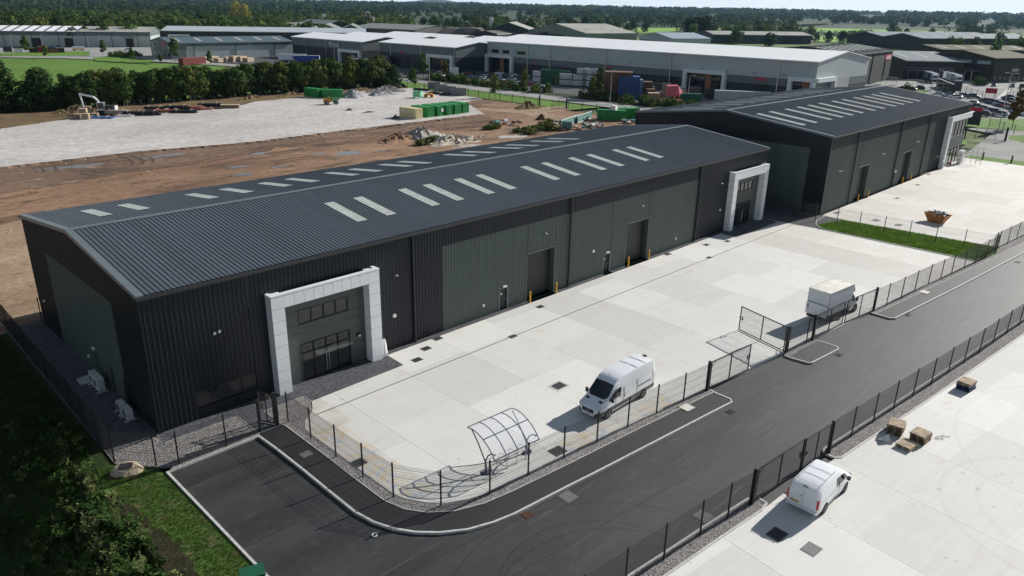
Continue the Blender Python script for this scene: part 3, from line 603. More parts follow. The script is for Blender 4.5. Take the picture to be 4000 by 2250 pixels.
BL = [(a, 1.0, 3.6, 9.1) for a in (3.7, 6.8, 12.8, 15.9, 19.9, 22.95, 27.7, 30.8, 34.75, 37.5, 44.3, 47.2, 51.9, 55, 59.8, 62.9)]
u1 = unit(0, 0, 84, 26.2, 9.98, 11.5, 'long dark warehouse with white framed entrances facing the near concrete yard', None, None,
     [dict(x0=8.54, x1=17.9, w=1.02, h=7.85, oh=6.85, door=(11.05, 15.35), win=(11.05, 15.35), winz=(4.78, 5.92), lamp=16.2, hole=(9.4, 17.0, 0, 7.3)),
      dict(x0=73.95, x1=83.3, w=1.02, h=7.85, oh=6.85, door=(76.3, 80.6), win=(76.3, 80.6), winz=(4.78, 5.92), hole=(74.8, 82.4, 0, 7.3))],
     [(2.75, 7.3, .8, 2.12, 'window'), (32.2, 33.2, .05, 2.22, 'door'), (35.95, 39.9, .04, 4.9, 'roller'), (48.15, 49.25, .05, 2.2, 'door'), (52.1, 56.25, .04, 4.92, 'roller')],
     (25.15, 66.4), (5.3, 20.5), FL, BL, (21.85, 42.12, 66.62))
F2L = [(a, 1.2, 5.5, 13.1) for a in (94.4, 98.3, 103.8, 107.9, 112.2, 116.5, 121.8, 126.2, 131.5, 135.8, 140.2, 144.4)]
F2L = [(a-92.04, w_, p, q) for a, w_, p, q in F2L]
B2L = [(a-92.04, 1.1, 5.0, 13.0) for a in (94.4, 98.3, 103.8, 107.9, 112.2, 116.5, 121.8, 126.2, 131.5, 135.8, 140.2, 144.4)]
u2 = unit(92.04, -5.3, 65.7, 33.72, 11.35, 13.28, 'larger dark warehouse behind the grass strip with an overhanging white entrance frame', None, None,
     [dict(x0=52.6, x1=66.6, w=1.1, h=9.6, oh=8.7, door=(57, 65.2), win=(57, 65.2), winz=(5.2, 8.2), hole=(53.2, 65.4, 0, 9.0), noright=1)],
     [(11.9, 16.2, .04, 5.3, 'roller'), (28.3, 29.3, .05, 2.3, 'door'), (31.3, 35.6, .04, 5.3, 'roller'), (50.3, 51.4, .05, 2.3, 'door')],
     (0.1, 46.2), (2.9, 30.8), F2L, B2L, (9.65, 27.9, 41.9), 9.35)
# infill of the second unit runs right to its near corner
# wall fittings
def wall_bits(t, x0):
    for (x, z) in ((19.87, 6.71), (38.07, 6.71), (54.25, 6.76), (71.54, 6.8)):
        b = MB(); b.tube((x, -.04, z), (x, -.35, z-.02), .03); b.cbox(x+.05, -.45, z-.03, .3, .22, .09, .3, (.35, 0)); o = b.build('floodlight', SHUT, t)
        b = MB(); b.cbox(x+.05, -.455, z+.022, .28, .2, .01, .3, (.35, 0)); b.build('lamp_top', STEEL, o)
    for (x, z) in ((19.78, 3.07), (46.19, 3.09), (72.41, 3.13)):
        b = MB(); b.tube((x, -.03, z), (x, -.15, z), .17, 8); b.build('alarm_box', WPLA, t)
    for (x, z) in ((30.01, 1.19), (62.3, 1.23)):
        MB().box(x-.08, x+.08, -.16, -.03, z-.12, z+.12).build('socket_box', WPLA, t)
wall_bits(u1, 0)
b = MB(); b.tube((4.5, -.04, 6.2), (4.5, -.3, 6.15), .05, 8); b.tube((4.85, -.04, 6.25), (4.85, -.3, 6.2), .05, 8); o = b.build('twin_floodlight', BLACK, u1)
b = MB(); b.tube((4.5, -.3, 6.15), (4.5, -.34, 6.14), .11, 12); b.tube((4.85, -.3, 6.2), (4.85, -.34, 6.19), .11, 12); b.build('lens', WPLA, o)
# side door, lights and pipes on the near gable
b = MB(); b.box(-.02, .03, 10.9, 11.8, .05, 2.3); o = b.build('door', BLACK, u1); MB().box(-.2, -.03, 11.25, 11.7, 2.4, 2.52).build('lamp', WPLA, o)
for (y, z) in ((13.24, 1.16), (23.94, 2.72)): MB().tube((-.03, y, z), (-.17, y, z), .12, 10).build('socket_box', WPLA, u1)
for y in (7.95, 5.4, 2.7): MB().box(-.12, -.04, y-.05, y+.05, .1, 2.15).build('pipe_cover', SHUT, u1)
for (x, z) in ((4.3, 5.9), (20.8, 6.5), (37, 6.7)):
    MB().cbox(x, -.35, z, .35, .5, .1, .3).build('floodlight', STEEL, u2)
MB().box(28.4, 28.9, -.25, -.03, 2.5, 2.65).build('lamp', WPLA, u2)

# ======================= fences and gates ===================================
FENCEM = mat('black_fence_wire', (.02, .021, .023), .35, spec=.6)
_pan = {}
def panel_mesh(L, h=2.33, pitch=.05, key='n'):
    k = (round(L, 1), h, pitch)
    if k in _pan: return _pan[k], k[0]
    L = k[0]; b = MB(); n = int(L/pitch); wv = .0017
    for i in range(1, n):
        x = i*L/n; b.box(x-wv, x+wv, -.003, .003, .06, h)
    folds = [.25, .85, 1.45, 2.1] if h > 2 else [.3, .9]
    z = .06
    while z <= h: b.box(0, L, -.0065, -.0025, z-.002, z+.002); b.box(0, L, .0025, .0065, z-.002, z+.002); z += .2
    for f in folds:
        if f < h: b.box(0, L, -.03, -.024, f-.003, f+.003); b.box(0, L, -.03, -.024, f+.09, f+.096)
    me = bpy.data.meshes.new('mesh_panel'); me.from_pydata(b.v, [], b.f); me.materials.append(FENCEM); _pan[k] = me; return me, L
POSTM = MB(); POSTM.box(-.038, .038, -.038, .038, -.1, 2.38); POSTM.box(-.036, .036, -.036, .036, 2.38, 2.41)
for q in range(7): POSTM.box(-.04, .04, -.045, .045, .2+q*.34, .24+q*.34)
_post = POSTM.build('post', BLACK); PME = _post.data; bpy.data.objects.remove(_post)
def addmesh(name, me, parent, loc, rz=0, sc=None):
    o = bpy.data.objects.new(name, me); COL.objects.link(o); o.parent = parent; o.location = loc; o.rotation_euler = (0, 0, rz)
    if sc: o.scale = sc
    return o
def fence(label, pts, z=0, ends=(True, True), group=None, coarse=False, ps=1):
    p0 = pts[0]; t = thing('mesh_fence', label, 'fence', (p0[0], p0[1], z), group=group)
    for i, p in enumerate(pts):
        if (i == 0 and not ends[0]) or (i == len(pts)-1 and not ends[1]): continue
        addmesh('post', PME, t, (p[0]-p0[0], p[1]-p0[1], 0), sc=(ps, ps, 1) if ps != 1 else None)
    for a, c in zip(pts, pts[1:]):
        d = Vector((c[0]-a[0], c[1]-a[1])); me, L0 = panel_mesh(d.length, pitch=.15 if coarse else .05)
        addmesh('mesh_panel', me, t, (a[0]-p0[0], a[1]-p0[1], 0), math.atan2(d.y, d.x), (d.length/L0, 1, 1))
    return t
def sub(pts, step):
    out = []
    for a, c in zip(pts, pts[1:]):
        L = math.dist(a, c); n = max(1, round(L/step)); out += [lerp(a, c, k/n) for k in range(n)]
    return out+[pts[-1]]
fence('black mesh fence down the left side of the near warehouse beside the shaded gravel', [(-2.78, 29.1), (-2.84, 26.09), (-2.9, 23.06), (-2.97, 19.96), (-3.02, 16.88), (-3.08, 13.79), (-3.12, 10.79), (-3.17, 7.78), (-3.24, 4.72), (-3.3, 1.61), (-3.35, -1.5), (-1.6, -3.64), (-.51, -4.5), (2.61, -4.5), (5.0, -4.47)])
fence('short black mesh fence closing the gap behind the near warehouse corner', [(-2.84, 26.09), (-.1, 26.3)], ends=(False, True))
fence('black mesh fence curving round the near concrete yard past the cycle shelter', [(6.45, -4.36), (7.06, -4.61), (7.08, -7.56), (7.09, -10.59), (7.11, -13.59), (7.21, -16.59), (8.73, -19.17), (11.53, -20.38), (14.6, -20.64), (17.68, -20.91), (20.73, -21.22), (23.86, -21.47), (26.92, -21.78), (29.9, -22.14), (32.6, -22.42)], z=.0)
fence('short black mesh fence between the open gate leaf and the box truck gate', [(43.95, -23.58), (47.0, -23.86), (47.9, -23.94)])
fence('black mesh fence beside the road from the truck gate to the grass strip', [(59.6, -25.08), (61.96, -25.4), (65.09, -25.74), (68.32, -26.01), (71.7, -26.3), (74.68, -26.66), (77.5, -26.95), (80.93, -27.3), (84.22, -27.64), (87.15, -27.95), (90.2, -28.2)], z=.0)
fence('black mesh fence crossing the grass strip between the two yards', [(88.0, 2.9), (88.0, -.19), (88.1, -3.2), (88.37, -6.22), (88.74, -9.13), (88.95, -12.13), (89.16, -15.3), (89.34, -18.45), (89.5, -21.59), (89.98, -24.75), (90.3, -27.9)], z=.03)
fence('black mesh fence in front of the farther yard with the yellow skip', sub([(90.6, -28.25), (91.6, -27.8), (92.87, -27.9), (99.66, -28.5), (150, -33.5)], 3.1))
fence('black mesh fence along the near gravel kerb left of the near gate', [(8.2, -30.4), (11.25, -30.68), (14.29, -30.95), (17.42, -31.24), (19.97, -31.51), (22.0, -31.8)])
fence('long black mesh fence between the road and the pallet yard', [(31.15, -32.62), (34.17, -32.96), (37.31, -33.28), (40.38, -33.61), (43.54, -33.94), (46.65, -34.28), (49.9, -34.58), (53.08, -34.9), (56.19, -35.24), (59.54, -35.51), (62.83, -35.8), (66.08, -36.1), (69.3, -36.4), (72.5, -36.7), (75.7, -37)])
def gate_leaf(P, a, ang, L, flip=1, H=2.3):
    # frame with mesh, hinged at a
    o = bpy.data.objects.new('gate_leaf', None); COL.objects.link(o); o.parent = P; o.location = (a[0], a[1], .06); o.rotation_euler = (0, 0, ang)
    b = MB(); r = .035
    for z in (.05, H): b.box(0, L, -r, r, z-r, z+r)
    for x in (r, L/2, L-r): b.box(x-r, x+r, -r, r, .05, H)
    b.tube((.06, 0, H-.5), (.55, 0, H-.03), .022, 6); b.tube((.06, 0, .5), (.55, 0, .08), .022, 6)
    b.build('frame', BLACK, o)
    me, L0 = panel_mesh(L-.1, 2.2); addmesh('mesh_panel', me, o, (.05, 0, .03), 0, ((L-.1)/L0, 1, 1))
    k = MB(); k.box(L-.32, L-.1, -.05, .05, 1.05, 1.09); k.box(L-.32, L-.1, -.05, .05, 1.32, 1.36); k.box(L-.34, L-.3, -.05, .05, 1.05, 1.36); k.box(L-.06, L+.12, -.03, .03, 1.18, 1.22); k.build('latch', BLACK, o)
    return o
def gate_post(P, p, s=.1, h=2.45):
    b = MB(); b.box(-s, s, -s, s, -.1, h); o = b.build('gate_post', BLACK, P, loc=(p[0], p[1], 0)); MB().box(-s-.02, s+.02, -s-.02, s+.02, h, h+.04).build('post_cap', SHUT, o); return o
g1, g2 = (32.74, -22.44), (43.75, -23.4)
for lab, ps, lv in [
  ('black double gate of the near yard with its far leaf swung open', [(32.74, -22.44), (43.8, -23.5)], [((32.95, -22.46), math.atan2(-.49, 5.4), 5.3), ((43.72, -23.35), math.atan2(5.1, 1.45), 5.3)]),
  ('closed black double gate in front of the white box truck', [(48.07, -23.95), (59.43, -25.06)], [((48.25, -23.97), math.atan2(-.37, 5.9), 5.45), ((59.25, -25.05), math.atan2(.55, -5.3)-.02, 5.35)]),
  ('closed black double gate beside the near white van', [(22.19, -31.84), (31.0, -32.72)], [((22.4, -31.87), math.atan2(-.42, 5.1), 5.25)])]:
    P = thing('double_gate', lab, 'gate', (ps[0][0], ps[0][1], 0)); o0 = ps[0]
    for p in ps: gate_post(P, (p[0]-o0[0], p[1]-o0[1]))
    for a, an, L in lv: gate_leaf(P, (a[0]-o0[0], a[1]-o0[1]), an, L)
    if lab.startswith('closed black double gate beside'): gate_leaf(P, (30.8-o0[0], -32.7-o0[1]), pi-.1, 3.2)
P = thing('pedestrian_gate', 'narrow black pedestrian gate onto the paved path by the near entrance', 'gate', (6.31, -4.38, 0))
gate_post(P, (0, 0), .08, 2.5); gate_post(P, (-1.28, -.06), .06); gate_leaf(P, (-.06, .12), R(118), 1.2)
# fence across the open site to the road behind, with its gate
fence('dark post fence between the construction site and the estate road', sub([(154.6, 172.8), (156.3, 160.5), (154.4, 140.0), (154, 124.8), (154.6, 109)], 4.6), coarse=True, ps=1.6)
fence('dark post fence right of the open site gate', sub([(155.8, 98), (157.5, 83.5), (158, 60)], 4.6), coarse=True, ps=1.6)
P = thing('site_gate', 'open dark gate on the haul track to the estate road', 'gate', (154.8, 108.5, 0)); gate_post(P, (0, 0), .16, 2.9); gate_post(P, (.8, -10), .16, 2.9); gate_leaf(P, (.6, -10), R(160), 4.8)
P = thing('double_gate', 'dark double gate across the access road beyond the farther warehouse', 'gate', (189.55,2.16)); q0 = Vector((189.55,2.16)); q1 = Vector((193.38,-5.49)); d = q1-q0
gate_post(P, (0, 0), .13, 2.9); gate_post(P, d, .2, 3.2); an = math.atan2(d.y, d.x); L = d.length/2-.1; gate_leaf(P, d.normalized()*.1, an, L, H=2.6); gate_leaf(P, d-d.normalized()*.1, an+pi, L, H=2.6)
fence('black post fence across the grass verge in front of the car park', sub([(218.92,4.21), (211.49,-0.74), (207.90,-3.98), (202.00,-8.84)], 6), coarse=True, ps=1.6)
fence('pale post fence along the lorry yard behind the car park', sub([(325.34,42.09), (300.15,26.57), (304.05,23.73), (314.15,14.43)], 6), coarse=True, ps=1.6)

# ======================= vehicles ===========================================
def paint(name, c, rough=.3): return mat(name, c, rough, spec=.5, coat=.6, var=.02, sc=.5)
VWHITE = paint('white_paint', (.78, .8, .82)); TYRE = mat('tyre_rubber', (.018, .018, .018), .8); RIM = mat('wheel_rim', (.3, .3, .31), .35, metal=.7)
TRIM = mat('black_trim', (.02, .02, .022), .55); RED = mat('red_lens', (.5, .02, .02), .2, coat=.5); LAMP = mat('headlamp', (.6, .63, .66), .1, coat=.8)
PLATEY = mat('yellow_plate', (.75, .6, .08), .5); PLATEW = mat('white_plate', (.75, .75, .72), .5); SEAM = mat('panel_seam', (.25, .26, .28), .6)
def loft(st, parts, parent, smooth=35):
    """st: list of (x, [(y,z)...]) half rings from bottom centre to top centre; parts: dict key -> (name, material); key chosen by sel(i, j)"""
    n = len(st[0][1]); sel = parts['sel']; out = {}
    ring = []
    for x, h in st: ring.append([(x, y, z) for y, z in h] + [(x, -y, z) for y, z in h[-2:0:-1]])
    m = len(ring[0]); V = [p for r_ in ring for p in r_]; F = {}
    def jj(j): return j if j < n-1 else m-1-j
    for i in range(len(st)-1):
        for j in range(m):
            a, b_, c, d = i*m+j, i*m+(j+1) % m, (i+1)*m+(j+1) % m, (i+1)*m+j
            F.setdefault(sel(i, jj(j)), []).append((a, d, c, b_))
    F.setdefault(sel(0, 0), []).append(tuple(range(m))); F.setdefault(sel(0, 0), []).append(tuple(range((len(st))*m-1, (len(st)-1)*m-1, -1)))
    for k, fs in F.items():
        used = sorted({i for f in fs for i in f}); mp = {v: q for q, v in enumerate(used)}
        b = MB(); b.v = [V[i] for i in used]; b.f = [[mp[i] for i in f] for f in fs]; b.mi = [0]*len(fs)
        out[k] = b.build(parts[k][0], parts[k][1], parent, smooth=smooth)
    return out
def wheel(parent, x, y, r, w_=.22, rim=True, arch=None):
    sg = 1 if y > 0 else -1; b = MB(); n = 18 if rim else 10
    if arch: a = MB(); a.tube((x, y-sg*.3, r+.02), (x, y-sg*.0, r+.02), arch, 20); a.build('wheel_arch', TRIM, parent, smooth=40)
    b.tube((x, y-sg*w_+sg*.02, r), (x, y+sg*.02, r), r, n); o = b.build('wheel', TYRE, parent, smooth=40)
    if rim:
        b = MB(); b.tube((x, y, r), (x, y+sg*.03, r), r*.62, n); b.build('rim', RIM, o, smooth=40)
        b = MB()
        for k in range(5): a_ = k*2*pi/5; b.tube((x, y+sg*.035, r), (x+cos(a_)*r*.55, y+sg*.035, r+sin(a_)*r*.55), r*.07, 5)
        b.build('spokes', TRIM, o)
    return o
# white high-roofed panel van by the shelter; local x runs forward
def panel_van(loc, rz, label):
    t = thing('panel_van', label, 'van', loc, rz)
    def ring(zb, w_, top, belt=1.3, wt=1.95, tw=.84, shoulder=.97):
        if top < 1.5: return [(0, zb), (w_*.86, zb), (w_, zb+.2), (w_, min(.75, top-.2)), (w_*.99, top-.14), (w_*.9, top-.04), (w_*.6, top), (0, top+.02)]
        return [(0, zb), (w_*.9, zb), (w_, zb+.2), (w_, .75), (w_, belt), (w_*shoulder, wt), (w_*tw, top-.1), (w_*tw*.86, top)] if False else \
               [(0, zb), (w_*.9, zb), (w_, zb+.2), (w_, .8), (w_*.995, belt), (w_*shoulder, min(wt, top-.08)), (w_*tw, top), (0, top+.045)]
    st = [(3.5, ring(.38, .62, .86)), (3.42, ring(.3, .84, 1.0)), (3.25, ring(.28, .95, 1.12)), (2.95, ring(.28, .99, 1.24)), (2.55, ring(.28, 1.0, 1.42)),
          (2.35, ring(.28, 1.0, 1.6, 1.3, 1.45, .86)), (1.62, ring(.28, 1.0, 2.3, 1.3, 2.0, .8)), (1.35, ring(.28, 1.0, 2.5, 1.3, 2.02, .8)), (.95, ring(.28, 1.0, 2.64, 1.3, 2.05, .8)), (.2, ring(.28, 1.0, 2.7, 1.3, 2.1, .83)), (-1.5, ring(.28, 1.0, 2.72, 1.3, 2.1, .84)), (-3.1, ring(.28, 1.0, 2.69, 1.3, 2.1, .84)), (-3.38, ring(.3, .98, 2.58, 1.3, 2.1, .84)), (-3.47, ring(.34, .95, 2.4, 1.3, 2.05, .84))]
    def sel(i, j):
        if i in (4, 5) and j == 6: return 'ws'
        if i in (6, 7) and j == 4: return 'sw'
        if i == 5 and j == 4: return 'sw'
        if i < 2 and j in (1, 2): return 'bump'
        if j == 2 or (j == 1 and i < 3): return 'trim'
        return 'body'
    loft(st, {'sel': sel, 'body': ('body', VWHITE), 'ws': ('windscreen', GLASS), 'sw': ('side_window', GLASS), 'bump': ('front_bumper', TRIM), 'trim': ('sill_trim', mat('grey_trim', (.12, .12, .125), .6))}, t)
    for x in (2.38, -1.94):
        for s_ in (1, -1): wheel(t, x, s_*1.0, .35, .24, True, .44)
    b = MB(); b.box(3.44, 3.53, -.5, .5, .62, .88); g = b.build('grille', TRIM, t)
    b = MB()
    for k in range(24): a0, a1 = k*2*pi/24, (k+1)*2*pi/24; b.tube((3.55, .12*cos(a0), .77+.12*sin(a0)), (3.55, .12*cos(a1), .77+.12*sin(a1)), .012, 5)
    for k in range(3): a0 = pi/2+k*2*pi/3; b.tube((3.55, 0, .77), (3.55, .12*cos(a0), .77+.12*sin(a0)), .014, 5, .004)
    b.build('star_badge', STEEL, g)
    for s_ in (1, -1):
        b = MB(); b.add([(3.47, s_*.5, .98), (3.43, s_*.52, 1.09), (3.2, s_*.92, 1.14), (3.3, s_*.95, .98), (3.42, s_*.86, .9), (3.5, s_*.55, .9)], [(0, 1, 2, 3, 4, 5) if s_ > 0 else (5, 4, 3, 2, 1, 0)]); b.build('headlight', LAMP, t)
        b = MB(); b.cbox(2.2, s_*1.16, 1.45, .12, .2, .34, 0); b.cbox(2.2, s_*1.03, 1.4, .06, .14, .05); b.build('mirror', TRIM, t)
        MB().box(-3.49, -3.36, s_*.86-.05, s_*.86+.09 if s_ > 0 else s_*.86+.05, .9, 1.6).build('tail_light', RED, t)
        MB().box(2.7, 2.95, min(s_*.45, s_*.8), max(s_*.45, s_*.8), 1.33, 1.345).build('bonnet_vent', TRIM, t) if False else None
        b = MB(); y = s_*1.012
        b.box(-.1, 1.0, min(y, y-s_*.02), max(y, y-s_*.02), 1.28, 1.29)
        for x in (1.55, .55, -1.1, -3.2): b.box(x-.008, x+.008, min(y, y-s_*.02), max(y, y-s_*.02), .5, 1.95)
        b.build('door_seams', SEAM, t)
        b = MB(); b.box(.42, .6, min(y, y+s_*.03), max(y, y+s_*.03), 1.12, 1.17); b.box(-2.9, -1.2, min(y, y+s_*.008), max(y, y+s_*.008), 1.25, 1.31); b.build('door_handle', TRIM, t)
    for k in (-.25, .25): b = MB(); b.add([(2.75, k*2.3-.14, 1.35), (2.92, k*2.3-.14, 1.275), (2.92, k*2.3+.14, 1.275), (2.75, k*2.3+.14, 1.35)], [(0, 1, 2, 3)]); b.build('bonnet_vent', TRIM, t)
    for x in (-1.2, -2.3): MB().box(x-.015, x+.015, -.8, .8, 2.752, 2.775).build('roof_seam', SEAM, t)
    b = MB(); b.tube((1.2, 0, 2.55), (1.1, 0, 2.85), .02, 5, .006); b.build('aerial', TRIM, t)
    MB().cbox(-3.3, -.0, 2.72, .16, .3, .1).build('rear_light_pod', TRIM, t)
    MB().box(3.5, 3.53, -.27, .27, .42, .54).build('number_plate', PLATEW, t); text('KV20 XSL', .1, TRIM, t, (3.535, 0, .48), (pi/2, 0, pi/2), 'plate_lettering')
    MB().box(-3.49, -3.47, -.01, .01, .5, 2.4).build('rear_door_seam', SEAM, t)
    return t
panel_van((26.15, -18.75, .02), R(181), 'white high roofed panel van parked facing the cycle shelter')
def small_van(loc, rz, label):
    t = thing('delivery_van', label, 'van', loc, rz)
    def ring(zb, w_, top, wt=1.62, tw=.8):
        if top < 1.35: return [(0, zb), (w_*.88, zb), (w_, zb+.2), (w_, .62), (w_*.985, top-.12), (w_*.9, top-.03), (w_*.6, top), (0, top+.02)]
        return [(0, zb), (w_*.92, zb), (w_, zb+.2), (w_*1.0, .75), (w_*.985, 1.12), (w_*.9, min(wt, top-.1)), (w_*tw, top), (0, top+.04)]
    st = [(2.52, ring(.35, .66, .72)), (2.44, ring(.25, .86, .86)), (2.25, ring(.22, .95, .98)), (1.9, ring(.22, .98, 1.1)), (1.65, ring(.22, .985, 1.2)), (1.52, ring(.22, .985, 1.36, 1.3, .8)), (.92, ring(.22, .985, 1.82, 1.65, .76)), (.55, ring(.22, .985, 1.92, 1.66, .78)), (-.1, ring(.22, .985, 1.96, 1.68, .79)), (-1.3, ring(.22, .985, 1.97, 1.68, .8)), (-2.1, ring(.24, .985, 1.94, 1.68, .8)), (-2.36, ring(.26, .97, 1.84, 1.64, .8)), (-2.46, ring(.3, .93, 1.6, 1.45, .84))]
    st = [(x, [(y, z) for y, z in r_]) for x, r_ in st]
    def sel(i, j):
        if i in (4, 5) and j == 6: return 'ws'
        if i in (5, 6, 7) and j == 4: return 'sw'
        if i < 2 and j in (1, 2): return 'bump'
        return 'body'
    loft(st, {'sel': sel, 'body': ('body', VWHITE), 'ws': ('windscreen', GLASS), 'sw': ('side_window', GLASS), 'bump': ('front_bumper', TRIM)}, t)
    for x in (1.5, -1.45):
        for s_ in (1, -1): wheel(t, x, s_*.985, .33, .22, True, .4)
    # roof rails and the ladder rack frame lying on the roof
    for s_ in (1, -1):
        b = MB(); b.tube((-2.15, s_*.68, 2.03), (.25, s_*.68, 2.05), .022); b.build('roof_rail', STEEL, t)
    b = MB()
    for x in (-2.1, -1.2, -.35): b.box(x-.01, x+.01, -.66, .66, 2.01, 2.025)
    b.build('roof_seams', SEAM, t)
    # rear: doors, lights, plate, bumper
    z = 1.62; xr = -2.48
    MB().box(-2.475, -2.455, -.006, .006, .5, 1.6).build('rear_door_seam', SEAM, t)
    for s_ in (1, -1):
        MB().box(-2.49, -2.34, min(s_*.84, s_*.955), max(s_*.84, s_*.955), .72, 1.3).build('tail_light', RED, t)
        b = MB(); b.cbox(1.3, s_*1.13, 1.2, .14, .2, .24); b.build('mirror', TRIM, t)
        b = MB(); y = s_*.99
        b.box(-1.9, .55, min(y, y-s_*.01), max(y, y-s_*.01), 1.02, 1.035); b.box(.34, .36, min(y, y-s_*.03), max(y, y-s_*.03), .4, 1.6); b.box(-1.25, .2, min(y, y+s_*.005), max(y, y+s_*.005), .38, .5); b.build('side_seams', SEAM, t)
        b = MB(); b.add([(2.46, s_*.52, .84), (2.3, s_*.9, .98), (2.36, s_*.93, .8), (2.48, s_*.6, .74)], [(0, 1, 2, 3) if s_ > 0 else (3, 2, 1, 0)]); b.build('headlight', LAMP, t)
    MB().box(-2.56, -2.4, -.88, .88, .36, .5).build('rear_bumper', VWHITE, t)
    MB().box(-2.57, -2.5, -.8, .8, .38, .41).build('bumper_step', TRIM, t)
    MB().box(-2.485, -2.46, .2, .72, .64, .76).build('number_plate', PLATEY, t); text('WM72 BYR', .1, TRIM, t, (-2.49, .46, .7), (pi/2, 0, -pi/2), 'plate_lettering')
    b = MB(); b.cbox(-2.42, 0, 1.86, .06, .3, .04); b.build('brake_light', TRIM, t)
    b = MB(); b.box(-2.485, -2.46, .08, .14, 1.16, 1.22); b.build('door_handle', TRIM, t)
    return t
small_van((25.92, -34.27, -.03), R(0), 'white van with roof rails standing in the near yard by the closed gate')
def box_truck(loc, rz, label):
    t = thing('box_truck', label, 'truck', loc, rz)
    b = MB(); b.box(-4.0, .35, -1.08, 1.08, .95, 3.15); b.build('box_body', VWHITE, t)
    b = MB(); b.box(-4.0, .35, -1.06, 1.06, 3.153, 3.165); b.build('box_roof', mat('stained_white_roof', (.76, .72, .63), .5, var=.14, sc=.8), t)
    b = MB()
    for s_ in (1, -1):
        b.box(-4.03, -3.97, min(s_*1.02, s_*1.1), max(s_*1.02, s_*1.1), .95, 3.18); b.box(-4.02, .37, min(s_*1.05, s_*1.1), max(s_*1.05, s_*1.1), 3.1, 3.18); b.box(-4.02, .37, min(s_*1.05, s_*1.1), max(s_*1.05, s_*1.1), .92, 1.02)
    b.box(-4.03, -3.97, -1.02, 1.02, 3.08, 3.18); b.build('box_frame', STEEL, t)
    b = MB(); n = 10
    for k in range(n): b.box(-4.025, -4.005, -1.0, 1.0, 1.9+k*.12, 2.01+k*.12)
    b.build('rear_shutter', VWHITE, t)
    MB().box(-4.2, -4.08, -1.05, 1.05, .72, 1.85).build('tail_lift', VWHITE, t)
    MB().box(-4.215, -4.2, .75, .95, 1.25, 1.7).build('notice', mat('pinkish_sign', (.5, .3, .3), .6), t)
    b = MB(); b.box(-3.9, 2.0, -.45, -.3, .5, .9); b.box(-3.9, 2.0, .3, .45, .5, .9); b.box(-4.1, -3.9, -.95, .95, .42, .6); b.box(-3.2, .2, -1.0, -.9, .55, .8); b.box(-3.2, .2, .9, 1.0, .55, .8); b.build('chassis', TRIM, t)
    def ring(zb, w_, top):
        if top < 1.45: return [(0, zb), (w_*.88, zb), (w_, zb+.2), (w_, .7), (w_*.985, top-.12), (w_*.9, top-.03), (w_*.6, top), (0, top+.02)]
        return [(0, zb), (w_*.92, zb), (w_, zb+.2), (w_, .8), (w_*.985, 1.3), (w_*.9, min(1.95, top-.1)), (w_*.78, top), (0, top+.04)]
    st = [(2.32, ring(.4, .66, .84)), (2.24, ring(.3, .86, 1.0)), (2.05, ring(.3, .95, 1.12)), (1.7, ring(.3, .98, 1.25)), (1.5, ring(.3, .985, 1.4)), (1.4, ring(.3, .985, 1.55)), (.95, ring(.3, .985, 2.12)), (.7, ring(.3, .985, 2.2)), (.4, ring(.3, .985, 2.2))]
    loft(st, {'sel': lambda i, j: 'ws' if i in (4, 5) and j == 6 else 'sw' if i in (5, 6) and j == 4 else 'bump' if i < 2 and j in (1, 2) else 'body', 'body': ('cab', VWHITE), 'ws': ('windscreen', GLASS), 'sw': ('side_window', GLASS), 'bump': ('front_bumper', TRIM)}, t)
    b = MB(); pts = [(.38, 2.2), (1.3, 2.2), (1.05, 2.7), (.75, 2.95), (.38, 3.0)]; m = len(pts)
    b.add([(x, -.85, z) for x, z in pts]+[(x, .85, z) for x, z in pts], [tuple(range(m)), tuple(range(2*m-1, m-1, -1))]+[(i, m+i, m+(i+1) % m, (i+1) % m) for i in range(m)]); b.build('wind_deflector', VWHITE, t, smooth=40)
    for s_ in (1, -1): MB().cbox(1.2, s_*1.18, 1.5, .12, .2, .36).build('mirror', TRIM, t)
    for x in (1.55, -2.3):
        for s_ in (1, -1): wheel(t, x, s_*.99, .36, .24, True, .43 if x > 0 else None)
    return t
box_truck((56.3, -22.72, .02), R(-6), 'white box truck with tail lift parked behind the closed yard gate')
